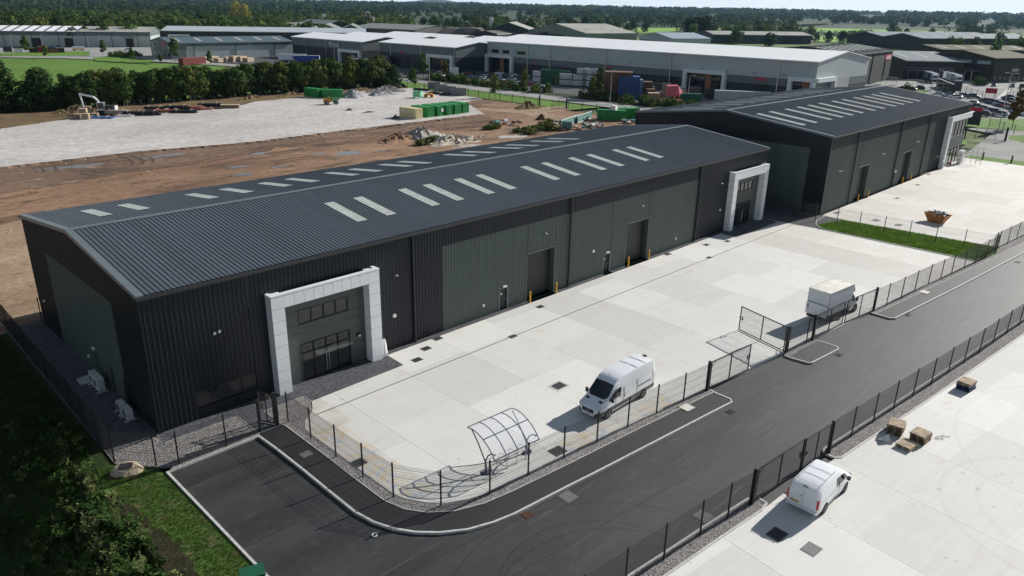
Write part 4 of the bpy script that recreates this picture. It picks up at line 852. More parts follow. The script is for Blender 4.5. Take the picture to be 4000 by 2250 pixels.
# ---- ordinary cars ----------------------------------------------------------
def car(kind, paintm, detail=True):
    t = thing('parked_car', None, 'car', (0, 0, -50))
    L, H, up = {'hatch': (4.1, 1.47, 1), 'saloon': (4.6, 1.43, 0), 'suv': (4.55, 1.7, 1), 'estate': (4.65, 1.5, 1)}[kind]
    h = L/2; b_ = .98 if kind == 'suv' else .9; w_ = .9
    def ring(zb, w, top, roof=False, rw=.68):
        if not roof: return [(0, zb), (w*.88, zb), (w, zb+.18), (w, .55), (w*.97, top-.12), (w*.85, top-.02), (0, top+.02)]
        return [(0, zb), (w*.92, zb), (w, zb+.18), (w, .6), (w*.97, b_), (w*rw+.06, top-.04), (0, top+.02)]
    f = h
    st = [(f, ring(.35, .62, .62)), (f-.08, ring(.24, .8, .74)), (f-.35, ring(.2, w_, .84)), (f-1.05, ring(.2, w_, b_+.04)), (f-1.15, ring(.2, w_, b_+.1, True, .85)), (f-1.75, ring(.2, w_, H-.04, True)), (f-2.3, ring(.2, w_, H, True)), (-h+1.1 if up else -h+1.4, ring(.2, w_, H-.04, True))]
    if up: st += [(-h+.35, ring(.22, w_, b_+.12 if kind != 'suv' else b_+.3, True, .8)), (-h+.12, ring(.25, .86, b_)), (-h, ring(.35, .78, .7))]
    else: st += [(-h+.75, ring(.22, w_, b_+.1, True, .85)), (-h+.65, ring(.22, w_, b_+.04)), (-h+.1, ring(.25, .86, b_-.02)), (-h, ring(.35, .78, .7))]
    last = 7
    def sel(i, j):
        if j == 4 and 4 <= i <= last: return 'sw'
        if j == 5 and i in (4, last): return 'ws' if i == 4 else 'rw'
        return 'body'
    loft(st, {'sel': sel, 'body': ('body', paintm), 'sw': ('side_window', GLASS), 'ws': ('windscreen', GLASS), 'rw': ('rear_window', GLASS)}, t, 40)
    for x in (h-.85, -h+.8):
        for s_ in (1, -1): wheel(t, x, s_*.88, .34 if kind == 'suv' else .31, .2, False); MB().tube((x, s_*.9, .33), (x, s_*.915, .33), .19, 8).build('rim', RIM, t)
    for s_ in (1, -1):
        MB().cbox(h-.12, s_*.62, .68, .12, .3, .12).build('headlight', LAMP, t); MB().cbox(-h+.08, s_*.68, .78, .1, .22, .16).build('tail_light', RED, t)
    return freeze(t)
CC = {'black': (.012, .013, .015), 'navy': (.012, .02, .05), 'blue': (.03, .08, .2), 'silver': (.42, .44, .46), 'white': (.78, .79, .8), 'grey': (.1, .105, .115), 'dark red': (.14, .015, .018), 'red': (.45, .03, .02), 'pale blue': (.25, .36, .46), 'dark green': (.02, .04, .03), 'brown': (.05, .035, .03), 'orange': (.5, .16, .03)}
_cars = {}
def get_car(kind, c):
    k = (kind, c)
    if k not in _cars: _cars[k] = [car(kind, paint(c+'_car_paint', CC[c])), False]
    return _cars[k]
def place_cars(items, where, group):
    # items: (kind, colour, (x, y), heading degrees) in order from the left
    ks = {'hatch': 'hatchback', 'saloon': 'saloon', 'suv': 'off-roader', 'estate': 'estate car'}
    n = {}; tot = {}
    for k, c, p, h in items: tot[(k, c)] = tot.get((k, c), 0)+1
    for i, (k, c, p, h) in enumerate(items):
        q = (k, c); n[q] = n.get(q, 0)+1; pos = '' if tot[q] == 1 else NTH[n[q]]+' from the left, '
        e = get_car(k, c); lab = '%s %s, %s%s' % (c, ks[k], pos, where)
        if not e[1]: o = e[0]; e[1] = True; o.location = (p[0], p[1], 0); o.rotation_euler = (0, 0, R(h)); o['label'] = lab; o['group'] = group
        else: o = dup(e[0], p, R(h), lab, group)
        
Z = lambda a, b: None
place_cars([('saloon', 'navy', (307.74,56.05), 80), ('hatch', 'black', (306.28,52.44), 80), ('suv', 'black', (313.35,52.10), 100), ('saloon', 'white', (294.25,39.31), 100), ('hatch', 'silver', (295.53,36.33), 100), ('estate', 'white', (290.05,32.33), 95), ('suv', 'grey', (295.63,31.22), -70), ('suv', 'black', (296.72,28.45), -75)],
  'back row, right-hand car park', 'cars in the back row of the far car park')
place_cars([('saloon', 'black', (286.33,21.85), 85), ('estate', 'navy', (285.00,20.12), 85), ('estate', 'blue', (281.75,18.11), 85), ('hatch', 'pale blue', (280.41,16.50), 85), ('saloon', 'silver', (277.54,15.23), 85), ('estate', 'navy', (275.26,13.59), 85), ('suv', 'blue', (303.07,18.92), 85), ('hatch', 'navy', (295.54,16.89), 85), ('saloon', 'dark red', (283.27,13.51), 85), ('hatch', 'red', (273.48,12.45), 85), ('hatch', 'silver', (270.76,10.47), 85), ('saloon', 'dark red', (291.00,13.88), 85), ('hatch', 'grey', (267.82,8.76), 85), ('saloon', 'grey', (286.77,11.76), 85), ('saloon', 'silver', (277.62,9.34), 85), ('hatch', 'navy', (264.53,6.65), 85), ('saloon', 'silver', (284.35,10.13), 85)],
  'middle rows, right-hand car park', 'cars in the middle rows of the far car park')
place_cars([('hatch', 'silver', (273.29,22.67), 85), ('saloon', 'silver', (245.52,15.26), 85), ('hatch', 'navy', (263.75,18.97), 85), ('estate', 'silver', (259.21,16.06), 85), ('suv', 'brown', (242.04,11.57), 80), ('hatch', 'silver', (255.32,13.67), 85), ('suv', 'black', (251.12,10.98), 85), ('suv', 'silver', (245.76,8.01), 83), ('estate', 'pale blue', (257.38,6.18), 85), ('suv', 'white', (254.76,3.88), 85)],
  'front row, right-hand car park', 'cars in the front row of the far car park')
place_cars([('saloon', 'navy', (359.71,37.14), 10), ('saloon', 'black', (361.54,30.68), 10), ('suv', 'black', (360.90,27.31), 10)], 'beside the brown office building', 'cars beside the brown office building')
def Qc(a, b_): return None
place_cars([('estate', 'black', (188.09,215.27), -60), ('hatch', 'black', (181.10,203.88), -60), ('suv', 'grey', (197.24,221.80), -60), ('saloon', 'black', (203.41,217.87), -60), ('estate', 'silver', (198.45,207.07), -60), ('hatch', 'white', (191.41,198.51), -60), ('saloon', 'navy', (199.13,199.21), -70), ('hatch', 'black', (188.27,189.51), -60)],
  'by the twin warehouse entrance frame', 'cars by the twin warehouse entrance')
place_cars([('hatch', 'dark red', (208.96,201.79), -60), ('saloon', 'blue', (197.87,187.24), -60), ('saloon', 'black', (212.54,199.48), -60), ('hatch', 'navy', (200.78,186.70), -60), ('hatch', 'white', (194.96,177.06), -60), ('hatch', 'grey', (201.94,184.54), -60), ('saloon', 'silver', (208.87,189.92), -60), ('saloon', 'white', (191.47,171.71), -60), ('hatch', 'dark green', (207.05,183.96), -60), ('hatch', 'silver', (210.05,183.39), -60), ('suv', 'white', (220.45,192.83), -60), ('hatch', 'pale blue', (199.43,171.44), -60), ('saloon', 'red', (193.09,164.38), -60), ('suv', 'brown', (213.99,182.22), -60), ('hatch', 'red', (193.86,162.63), -60), ('suv', 'silver', (204.34,169.45), -60), ('hatch', 'white', (220.62,185.17), -60), ('hatch', 'pale blue', (195.61,160.21), -60), ('hatch', 'grey', (211.55,172.64), -60), ('saloon', 'white', (194.06,155.27), -60), ('suv', 'black', (217.82,174.01), -60), ('saloon', 'red', (195.18,149.82), -60), ('hatch', 'silver', (194.62,145.63), -60)],
  'by the long white-roofed warehouse', 'cars by the long white roofed warehouse')
place_cars([('estate', 'blue', (121.75,467.56), -20), ('saloon', 'orange', (120.28,482.64), -20), ('hatch', 'grey', (129.51,482.07), -20), ('saloon', 'white', (150.87,430.47), -20)], 'far left warehouse yard', 'cars in the far left yard')

# ======================= things standing about the site =====================
WOOD = mat('pallet_wood', (.46, .36, .25), .8, var=.25, sc=2.5); WOODD = mat('dark_timber', (.1, .06, .035), .85, var=.3, sc=3); BLUEP = mat('blue_pallet_paint', (.02, .05, .12), .7, var=.2)
GREEN = mat('green_container_paint', (.015, .24, .05), .5, var=.12, sc=.6); CREAM = mat('cream_paint', (.66, .58, .33), .55, var=.08, sc=.7); ORANGE = mat('orange_paint', (.65, .28, .02), .5)
CLR = N('clear_sheet'); CLR.set(.12, spec=.5); CLR.b.inputs['Alpha'].default_value = .3; CLR.col((.72, .76, .85)); CLR = CLR.m
SLATE = mat('slate_blue_steel', (.05, .065, .1), .45)
# cycle shelter
def shelter():
    t = thing('cycle_shelter', 'open cycle shelter with curved clear roof and dark steel arms', 'shelter', (0, 0, .02))
    # axis along the road direction; roof arc across it
    o = Vector((12.9, -18.6)); ex = Vector((1, -.06)).normalized(); ey = Vector((-ex.y, ex.x))     # ey points to the building
    def W(u, v, z): p = o+ex*u+ey*v; return (p.x, p.y, z)
    arc = [(1.95, 2.72), (1.35, 2.8), (.7, 2.74), (.05, 2.55), (-.55, 2.25), (-1.05, 1.86), (-1.3, 1.6)]
    arc = [(v*.82+.1, z-.18) for v, z in arc]; U = [-.35+q*1.1 for q in range(5)]
    U = [-.12+q*.94 for q in range(5)]
    b = MB()
    for u in U: b.path([W(u, v, z) for v, z in arc], .035, 5)
    for k in (0, 3, 6): b.tube(W(U[0], *arc[k]), W(U[-1], *arc[k]), .038, 5)
    b.build('roof_frame', SLATE, t)
    for q in range(4):
        s = MB(); vs = []
        for v, z in arc: vs += [W(U[q]+.03, v, z+.02), W(U[q+1]-.03, v, z+.02)]
        s.add(vs, [(2*i, 2*i+1, 2*i+3, 2*i+2) for i in range(len(arc)-1)]); s.build('roof_panel', CLR, t, smooth=60)
    for u in (.02, 3.5):
        b = MB(); b.tube(W(u, 0, 0), W(u, .1, .9), .075, 8, .06); b.path([W(u, .08, .7), W(u, .8, 1.75), W(u, 1.5, 2.5)], .045, 6)
        b.path([W(u, .08, .75), W(u, -.15, 1.3), W(u, -.5, 1.62), W(u, -.85, 1.68)], .045, 6); b.build('support_post', SLATE, t, smooth=40)
        b = MB()
        b.prism([W(u+.42*cos(a*pi/8), .25*sin(a*pi/8), 0)[:2] for a in range(16)], 0, .03); b.build('base_plate', SLATE, t)
    for k in range(4):
        h = thing('cycle_stand', NTH[k+1]+' curved steel cycle stand from the left under the clear shelter', 'cycle stand', W(.5+k*.82, -.1, .02), math.atan2(ex.y, ex.x)+pi/2, 'cycle stands under the shelter')
        b = MB(); pts = [(-.4, 0, 0), (-.4, 0, .55)]+[(-.4+.4-.4*cos(a*pi/8), 0, .55+.3*sin(a*pi/8)) for a in range(1, 9)]+[(.4, 0, 0)]
        b.path(pts, .024, 6); b.build('hoop', STEEL, h, smooth=50)
        b = MB(); b.tube((-.4, 0, 0), (-.4, 0, .012), .08, 8); b.build('foot_plate', STEEL, h); b = MB(); b.tube((.4, 0, 0), (.4, 0, .012), .08, 8); b.build('foot_plate', STEEL, h)
shelter()
# drain covers and manhole covers set into the ground
COVER = mat('dark_iron_cover', (.03, .03, .032), .6, bump=.6, bsc=30); GREYC = mat('grey_iron_cover', (.13, .125, .13), .6, bump=.5, bsc=30)
CV = [((23.72, -.9), .75, .5, .025, COVER, 'dark iron cover by the near warehouse wall, just right of the first downpipe'), ((21.67, -1.8), .75, .55, .025, COVER, 'dark iron cover, middle of the three right of the near entrance'), ((19.75, -3.0), .75, .55, .025, COVER, 'dark iron cover nearest the block paving of the near entrance'),
 ((35.9, -1.95), .7, .5, .025, COVER, 'dark iron cover in front of the first roller door'), ((28.9, -5.1), .7, .4, .03, COVER, 'dark iron cover on the drain line, nearer one'), ((62.2, -4.98), .7, .4, .03, COVER, 'dark iron cover on the drain line, farther one'),
 ((66.5, -2.0), .8, .5, .025, COVER, 'dark iron cover beside the shadow left of the farther entrance'), ((69.9, -3.0), .8, .5, .025, COVER, 'dark iron cover inside the shadow of the farther entrance frame'), ((59.6, -.9), .8, .5, .04, COVER, 'dark iron cover against the wall between roller door and downpipe'),
 ((24.9, -14.1), 1.05, .8, .03, COVER, 'dark cover with pale concrete collar in front of the white panel van'), ((7.75, -12.2), .8, .7, .03, COVER, 'dark iron cover inside the curved fence by the rusty stain'), ((18.0, -20.1), .95, .8, .03, COVER, 'dark iron cover beside the cycle shelter'),
 ((20.7, -34.2), .95, .75, -.02, COVER, 'black iron cover in the shadow of the near van'), ((20.9, -36.1), .9, .7, -.02, GREYC, 'grey iron cover alone on the near concrete yard'), ((14.9, -23.7), .8, .8, -.11, GREYC, 'worn grey cover in the road beside the kerb'), ((19.2, -30.4), .8, .8, -.11, GREYC, 'grey cover in the road behind the near fence'),
 ((5.85, -9.0), .6, .5, .01, GREYC, 'small grey cover in the black pavement near the pedestrian gate'), ((29.3, -22.85), .9, .8, .03, mat('pale_cover', (.6, .58, .5), .7), 'pale square cover set in the pavement edging'), ((69, -26.8), .9, .8, .03, mat('pale_cover', (.6, .58, .5), .7), 'pale square cover farther along the pavement edging'),
 ((95.3, -6.5), 1.2, .6, .03, GREYC, 'grey cover near the corner of the farther warehouse'), ((95.3, -12.1), 1.2, .7, .03, GREYC, 'grey cover behind the grass strip, left one'), ((95.1, -15.2), 1.2, .7, .03, GREYC, 'grey cover behind the grass strip, right one'), ((112, -9.2), 1.1, .5, .03, GREYC, 'grey cover out in the farther yard'), ((125.3, -8), 1.1, .5, .03, GREYC, 'grey cover in front of the farther roller doors'), ((136.6, -6.3), 1.1, .5, .05, GREYC, 'grey cover close to the farther warehouse wall')]
for (p, a, c, z, m, lab) in CV:
    t = thing('drain_cover', lab, 'drain cover', (p[0], p[1], z), R(-4) if p[1] < -20 else 0)
    MB().box(-a/2, a/2, -c/2, c/2, -.02, .012).build('cover', m, t)
    b = MB(); e = .06 if 'collar' not in lab else .16
    for x in ((-a/2-e, -a/2), (a/2, a/2+e)): b.box(x[0], x[1], -c/2-e, c/2+e, -.02, .008)
    for y in ((-c/2-e, -c/2), (c/2, c/2+e)): b.box(-a/2, a/2, y[0], y[1], -.02, .008)
    b.build('surround', PATHC if 'collar' in lab else GREYC, t)
for p, lab in (((11.9, -23.2), 'rusty gully grate in the road at the foot of the long kerb'), ((31.3, -25.3), 'dark gully grate by the end of the pavement'), ((47.0, -26.8), 'dark gully grate beside the small kerbed island'), ((61.2, -27.7), 'dark gully grate near the truck gate kerb'), ((89, -31), 'dark gully grate far along the road kerb')):
    t = thing('gully_grate', lab, 'drain grate', (p[0], p[1], -.11), R(-5)); b = MB()
    for k in range(8): b.box(-.3+k*.08, -.26+k*.08, -.25, .25, -.01, .02)
    b.box(-.34, .34, -.29, -.25, -.01, .022); b.box(-.34, .34, .25, .29, -.01, .022); b.build('grate', mat('rusty_iron', (.14, .06, .03), .8, var=.3) if 'rusty' in lab else COVER, t)
b = MB(); b.box(8.9, 84.6, -5.13, -5.05, .005, .026); tag(b.build('drain_channel', COVER), 'long dark slot drain running the length of the near yard', 'drain')
# bollards
bp = None
BL_ = [((35.97, -.5), 'yellow bollard left of the first roller door'), ((39.85, -.52), 'yellow bollard right of the first roller door'), ((52.18, -.52), 'yellow bollard left of the second roller door'), ((56.19, -.53), 'yellow bollard right of the second roller door'), ((104.64, -5.85), 'yellow bollard left of the first roller door on the farther warehouse'), ((108.7, -5.85), 'yellow bollard right of the first roller door on the farther warehouse'), ((124.11, -5.85), 'yellow bollard left of the second roller door on the farther warehouse'), ((128.34, -5.85), 'yellow bollard right of the second roller door on the farther warehouse')]
for p, lab in BL_:
    t = thing('bollard', lab, 'bollard', (p[0], p[1], .02), 0, 'yellow bollards guarding the roller doors'); b = MB(); b.tube((0, 0, 0), (0, 0, 1.17), .085, 14); b.tube((0, 0, 1.17), (0, 0, 1.21), .085, 14, .05); b.build('tube', YEL, t, smooth=40)
    b = MB(); b.tube((0, 0, 0), (0, 0, .03), .13, 14); b.build('base', PATHC, t)
for p, lab in (((161.53, -8.76), 'dark bollard light on the far grass verge, left one'), ((161.91, -13.82), 'dark bollard light on the far grass verge, right one')):
    t = thing('bollard_light', lab, 'bollard', (p[0], p[1], 0), 0, 'bollard lights on the verge'); b = MB(); b.tube((0, 0, 0), (0, 0, 1.5), .16, 12); b.build('tube', BLACK, t, smooth=40); b = MB(); b.tube((0, 0, 1.5), (0, 0, 1.72), .16, 12); b.build('light_head', WPLA, t, smooth=40)
# pallets
WOODSH = mat('shaded_pallet_wood', (.26, .18, .11), .85, var=.3, sc=2.5)  # darker copy of the pallet wood, paints the shaded sides of the stacks
def pallet_proto(m):
    b = MB()
    for k in range(7): b.box(-.6+k*.178, -.6+k*.178+.13, -.5, .5, .12, .142)
    for y in (-.5, -.05, .4): b.box(-.6, .6, y, y+.1, .022, .12)
    for k in (0, 3, 6): b.box(-.6+k*.178, -.6+k*.178+.13, -.5, .5, 0, .02)
    return b.build('pallet', m)
_pp = {}
def pallet(m, loc, rz, lab, group=None, s=1):
    if m.name not in _pp: o = pallet_proto(m); _pp[m.name] = o; KIDS[o.name] = []
    else: o = _pp[m.name].copy(); COL.objects.link(o)
    o.location = loc; o.rotation_euler = (0, 0, rz); o.scale = (s, s, s); tag(o, lab, 'pallet', group); return o
rnd = random.Random(4)
for k in range(5): pallet(BLUEP if k < 3 else WOOD, (48.1+rnd.uniform(-.04, .04), -36.35+rnd.uniform(-.04, .04), -.03+k*.143), R(-7)+rnd.uniform(-.03, .03), '%s pallet, %s from the ground in the stack standing alone in the near yard' % ('blue' if k < 3 else 'bare wooden', NTH[k+1]), 'stack of pallets standing alone')
for k in range(6): pallet(WOOD if k == 5 else WOODSH, (37.1+rnd.uniform(-.05, .05), -34.85+rnd.uniform(-.05, .05), -.03+k*.13), R(8)+rnd.uniform(-.04, .04), 'pallet number %s up in the left of the two timber stacks' % NTH[k+1], 'left timber pallet stack')  # top pallet in lighter wood: sun on its slats put into the colour
for k in range(5): pallet(WOOD if k == 4 else WOODSH, (37.25+rnd.uniform(-.05, .05), -36.45+rnd.uniform(-.05, .05), -.03+k*.13), R(-4)+rnd.uniform(-.05, .05), 'pallet number %s up in the right of the two timber stacks' % NTH[k+1], 'right timber pallet stack')  # lighter top and darker lower pallets paint the sunlit and shaded wood
pallet(WOOD, (35.75, -36.1, -.03), R(-8), 'single weathered pallet flat on the concrete beside the timber stacks')
pallet(WOOD, (35.72, -36.08, .115), R(-6), 'second weathered pallet resting on the flat one beside the stacks')
b = MB()
for k in range(7):
    a0 = k*2.3; pts = [(38.2+.35*q+.1*sin(q*2+a0), -37.2-.12*q+.25*sin(q*1.7+a0*1.3), -.01+.04*abs(sin(q+a0))) for q in range(4)]; b.path(pts, .006, 3)
tag(b.build('strapping', TRIM), 'loose tangle of thin dark strapping beside the right timber stack', 'strapping', kind=None)
b = MB(); b.add([(35.1, -34.3, .0), (35.9, -34.6, .02), (36.3, -35.0, .3), (35.5, -34.9, .5), (35.0, -34.7, .25)], [(0, 1, 2, 3, 4)]); b.add([(35.1, -34.32, .0), (35.5, -34.9, .5), (35.3, -35.2, .05)], [(0, 1, 2)]); tag(b.build('plastic_sheet', WPLA), 'crumpled white sheet leaning by the left timber stack', 'sheet')
# skip
def skip():
    t = thing('rubbish_skip', 'rusty yellow skip full of rubbish on the farther yard', 'skip', (101.0, -18.3, .02), R(80)); t.scale = (.84, .9, .9); m = mat('rusty_yellow_paint', (.38, .16, .04), .75, var=.45, sc=2)
    b = MB(); P = [(-1.0, -.8, 0), (1.0, -.8, 0), (1.0, .8, 0), (-1.0, .8, 0), (-1.85, -.9, 1.35), (1.85, -.9, 1.35), (1.85, .9, 1.35), (-1.85, .9, 1.35)]
    b.add(P, [(0, 3, 2, 1), (0, 1, 5, 4), (1, 2, 6, 5), (2, 3, 7, 6), (3, 0, 4, 7)]); b.add([(x*.97, y*.96, z) for x, y, z in P], [(1, 2, 3, 0), (4, 5, 1, 0), (5, 6, 2, 1), (6, 7, 3, 2), (7, 4, 0, 3)]); b.build('body', m, t)
    b = MB()
    for y in (-.92, .92): b.box(-1.9, 1.9, y-.04, y+.04, 1.3, 1.38)
    for x in (-1.87, 1.87): b.box(x-.04, x+.04, -.88, .88, 1.3, 1.38)
    for x in (-1.5, 1.5):
        for y in (-.97, .97): b.tube((x*.85, y, .9), (x*.85, y*1.05, .9), .07, 8)
    b.build('rim', m, t)
    rn = random.Random(8); cs = [WPLA, TRIM, GREYC, WOOD, STEEL]
    for k in range(26):
        b = MB(); b.cbox(rn.uniform(-1.4, 1.4), rn.uniform(-.65, .65), rn.uniform(1.1, 1.65), rn.uniform(.2, .9), rn.uniform(.15, .5), rn.uniform(.05, .25), rn.uniform(0, 3), (rn.uniform(-.6, .6), rn.uniform(-.6, .6)))
        o = b.build('rubbish', cs[k % 5]); o.parent = t
skip()
# marker stone with its bronze plate, green bin, white sack, cone, air conditioning units
def marker():
    t = thing('marker_stone', 'pale rounded stone plinth with a dark plaque on the grass', 'marker stone', (-3.15, -3.05, -.08), R(-30)); b = MB(); n = 20; vs = []
    for z, s in ((0, 1), (.1, 1.02), (.22, .9), (.42, .78), (.46, .6)): vs += [(.95*s*cos(2*pi*i/n), .6*s*sin(2*pi*i/n)*(1+.1*sin(3*i)), z+(.1*sin(2*pi*i/n) if z > .2 else 0)) for i in range(n)]
    b.add(vs, [(r_*n+i, r_*n+(i+1) % n, (r_+1)*n+(i+1) % n, (r_+1)*n+i) for r_ in range(4) for i in range(n)]+[tuple(range(4*n, 5*n))]); b.build('plinth', mat('pale_stone', (.45, .36, .25), .85, var=.15, sc=3, bump=.5, bsc=8), t, smooth=60)
    b = MB(); b.cbox(0, 0, .5, .75, .48, .04, 0, (.12, 0)); b.build('plaque', COVER, t)
marker()
def rbox(name, label, cat, loc, rz, parts):
    t = thing(name, label, cat, loc, rz)
    for nm, m, bx in parts:
        b = MB()
        for q in bx: b.box(*q)
        b.build(nm, m, t)
    return t
rbox('salt_bin', 'dark green bin at the end of the white kerb, bottom of the photo', 'bin', (-2.15, -17.45, -.1), R(-20), [('body', mat('bin_green', (.01, .09, .045), .5), [(-.55, .55, -.4, .4, 0, .75)]), ('lid', mat('bin_green', (.01, .09, .045), .5), [(-.6, .6, -.45, .45, .76, .86)]), ('handle', RED, [(-.1, .1, -.48, -.45, .72, .8)])])
ACM = mat('ac_casing', (.55, .56, .55), .5)
for k, (y, w_, lab) in enumerate(((9.35, 1.5, 'larger pale air conditioning unit beside the side door'), (10.3, .6, 'slim pale air conditioning unit next to the larger one'), (4.6, .9, 'pale air conditioning unit near the corner, left of its pair'), (3.45, .95, 'pale air conditioning unit near the corner, right of its pair'))):
    t = thing('air_conditioner', lab, 'air conditioner', (-.75, y, .02), 0, 'air conditioning units along the warehouse side')
    MB().box(-.22, .22, -w_/2, w_/2, .1, 1.15 if k < 2 else .85).build('casing', ACM, t)
    b = MB(); zc = .6 if k < 2 else .47; b.tube((-.23, 0, zc), (-.245, 0, zc), min(w_*.4, .32), 16); b.build('fan_grille', GREYC, t)
    b = MB(); b.box(-.4, .4, -w_/2, -w_/2+.12, 0, .08); b.box(-.4, .4, w_/2-.12, w_/2, 0, .08); b.build('foot', PATHC, t)
    b = MB(); b.tube((.22, 0, .3), (.7, .1, .25), .03); b.build('pipe', GREYC, t)
sheet('door_slab', [(-.05, 10.7), (-.05, 12.2), (-.85, 12.35), (-1.5, 12.2), (-1.55, 11.0), (-.85, 10.8)], .03, PATHC)
b = MB(); b.box(7.2, 7.5, -.08, .04, .85, 1.9) if False else None
def sack():
    b = MB(); n = 10; vs = []; rn = random.Random(2)
    for z, s in ((0, .26), (.25, .3), (.6, .24), (1.0, .2), (1.35, .14), (1.5, .06)): vs += [(s*cos(2*pi*i/n)*(1+rn.uniform(-.2, .2))+.06*z, s*sin(2*pi*i/n)*(1+rn.uniform(-.2, .2)), z) for i in range(n)]
    b.add(vs, [(r_*n+i, r_*n+(i+1) % n, (r_+1)*n+(i+1) % n, (r_+1)*n+i) for r_ in range(5) for i in range(n)]); o = b.build('white_sack', WPLA, smooth=70); o.location = (18.25, -.45, .03); tag(o, 'tall crumpled white sack against the right pillar of the near entrance', 'sack')
sack()
def cone(loc, lab):
    t = thing('traffic_cone', lab, 'traffic cone', loc); b = MB(); b.box(-.25, .25, -.25, .25, 0, .04); b.build('base', TRIM, t); b = MB(); b.tube((0, 0, .04), (0, 0, .85), .2, 12, .03); b.build('cone', mat('cone_red', (.6, .04, .02), .5), t)
cone((150.5, -5.9, .03), 'small red traffic cone at the far corner of the farther yard')
def ring_obj(loc, lab):
    b = MB()
    for k in range(16): a0, a1 = k*pi/8, (k+1)*pi/8; b.tube((.14*cos(a0), .14*sin(a0), .03), (.14*cos(a1), .14*sin(a1), .03), .035, 6)
    o = b.build('tape_roll', WPLA); o.location = loc; tag(o, lab, 'tape roll')
ring_obj((4.45, -18.55, -.11), 'small white ring lying in the road below the curved kerb')
ring_obj((62, -27.6, -.11), 'small white ring lying in the road beyond the truck gate')
# stacked things beside the farther warehouse entrance: white crates on a rail frame
for k in range(6):
    x, z = (.0, 1.0)[k % 2], (0, .9, 1.8)[k//2]; rbox('white_crate', '%s white crate, %s tier, by the overhanging white entrance frame' % (('left', 'right')[k % 2], ('lowest', 'middle', 'top')[k//2]), 'crate', (152.4+x, -6.9, .03+z), 0, [('body', WPLA, [(-.42, .42, -.4, .4, 0, .8)]), ('label_patch', STEEL, [(-.2, .2, -.42, -.4, .3, .5)])])
t = thing('railing', 'pale metal railing and steps by the overhanging white entrance frame', 'railing', (154.8, -6.6, 0)); b = MB()
for k in range(6): b.tube((0, -k*.9+1, 0), (0, -k*.9+1, 3.2), .05)
for z in (1.1, 2.1, 3.2): b.tube((0, 1, z), (0, -3.5, z), .045)
b.build('frame', STEEL, t)
rbox('switch_cabinet', 'pale slatted cabinet at the foot of the overhanging entrance frame', 'cabinet', (144.2, -6.0, 0.03), 0, [('casing', ACM, [(-.5, .5, -.35, .35, 0, 1.5)]), ('louvre', SHUT, [(-.4, .4, -.37, -.35, .2+k*.2, .3+k*.2) for k in range(6)])])
# ---- construction compound --------------------------------------------------
def container(name, label, m, loc, rz, L=6.06, W_=2.44, H=2.59, group=None, sign=None, door=None, openf=False):
    t = thing(name, label, 'container', loc, rz, group=group); h, w_ = L/2, W_/2
    b = MB(); pit = .28
    for s_ in (1, -1): ribs(b, lambda u, v, o: (u, s_*(w_-.05+o), v), -h+.1, h-.1, .15, H-.1, pitch=pit, h=.045, pan=.4)
    if not openf: ribs(b, lambda u, v, o: (-h+.05-o, u, v), -w_+.1, w_-.1, .15, H-.1, pitch=pit, h=.045, pan=.4)
    b.build('side_wall', m, t)
    MB().box(-h+.02, h-.02, -w_+.02, w_-.02, H-.07, H-.02).build('top', m, t)
    b = MB()
    for x in (-h, h-.12):
        for y in (-w_, w_-.12): b.box(x, x+.12, y, y+.12, 0, H)
    for y in (-w_, w_-.1): b.box(-h+.12, h-.12, y, y+.1, H-.1, H+.01); b.box(-h+.12, h-.12, y, y+.1, 0, .14)
    for x in (-h, h-.1): b.box(x, x+.1, -w_+.12, w_-.12, H-.1, H+.01); b.box(x, x+.1, -w_+.12, w_-.12, 0, .14)
    b.build('frame', m, t)
    for s_ in (1, -1):
        d = MB(); y0, y1 = (0.01, w_-.12) if s_ > 0 else (-w_+.12, -.01); d.box(h-.07, h-.03, y0, y1, .15, H-.1); dd = d.build('door', m, t)
        b = MB()
        for y in (lin(y0, y1, .3), lin(y0, y1, .7)): b.tube((h-.0, y, .1), (h-.0, y, H-.1), .03, 5)
        b.box(h-.02, h+.03, y0+.1, y1-.1, 1.1, 1.16); b.build('locking_bar', m, dd)
    if sign: MB().box(sign[0], sign[0]+.9, -w_-.03, -w_-.01, 1.5, 2.1).build('notice', WPLA, t)
    return t
# row of containers, doors facing the camera's right; long axis runs away from the camera
import_row = [('site_container', 'cream container at the left end of the container row', CREAM, (106.7, 109.2)), ('site_container', 'green container next to the cream one in the row', GREEN, (111.1, 109.9)), ('site_container', 'green container, third from the left in the row', GREEN, (114.6, 110.0)), ('site_container', 'green container, fourth from the left in the row', GREEN, (117.7, 110.0)), ('site_container', 'green container, fifth from the left in the row', GREEN, (120.7, 110.1)), ('site_container', 'green container at the right end of the container row', GREEN, (124.0, 110.6))]
for k, (n_, lab, m, p) in enumerate(import_row):
    a = R(-62) if k else R(-70)
    o = container(n_, lab, m, (p[0], p[1], .28), R(-84), group='containers standing in a row', sign=(-2., 0) if k == 0 else None)
    if k == 2: MB().box(3.06, 3.09, .1, 1.0, 1.1, 1.9).build('notice', WPLA, o)
container('site_container', 'green container at the far left end of the compound', GREEN, (112.0, 164.9, .28), R(-78))
container('site_container', 'green container beside the far left one, behind the dumper', GREEN, (115.2, 159.3, .28), R(-40), H=2.5)
container('site_container', 'green container with a white bag on top beside the farther warehouse', GREEN, (147.2, 75.5, .0), R(-55), L=7.5)
container('site_container', 'green container with open front next to the farther warehouse', GREEN, (153.2, 75.5, .0), R(-35), L=7)
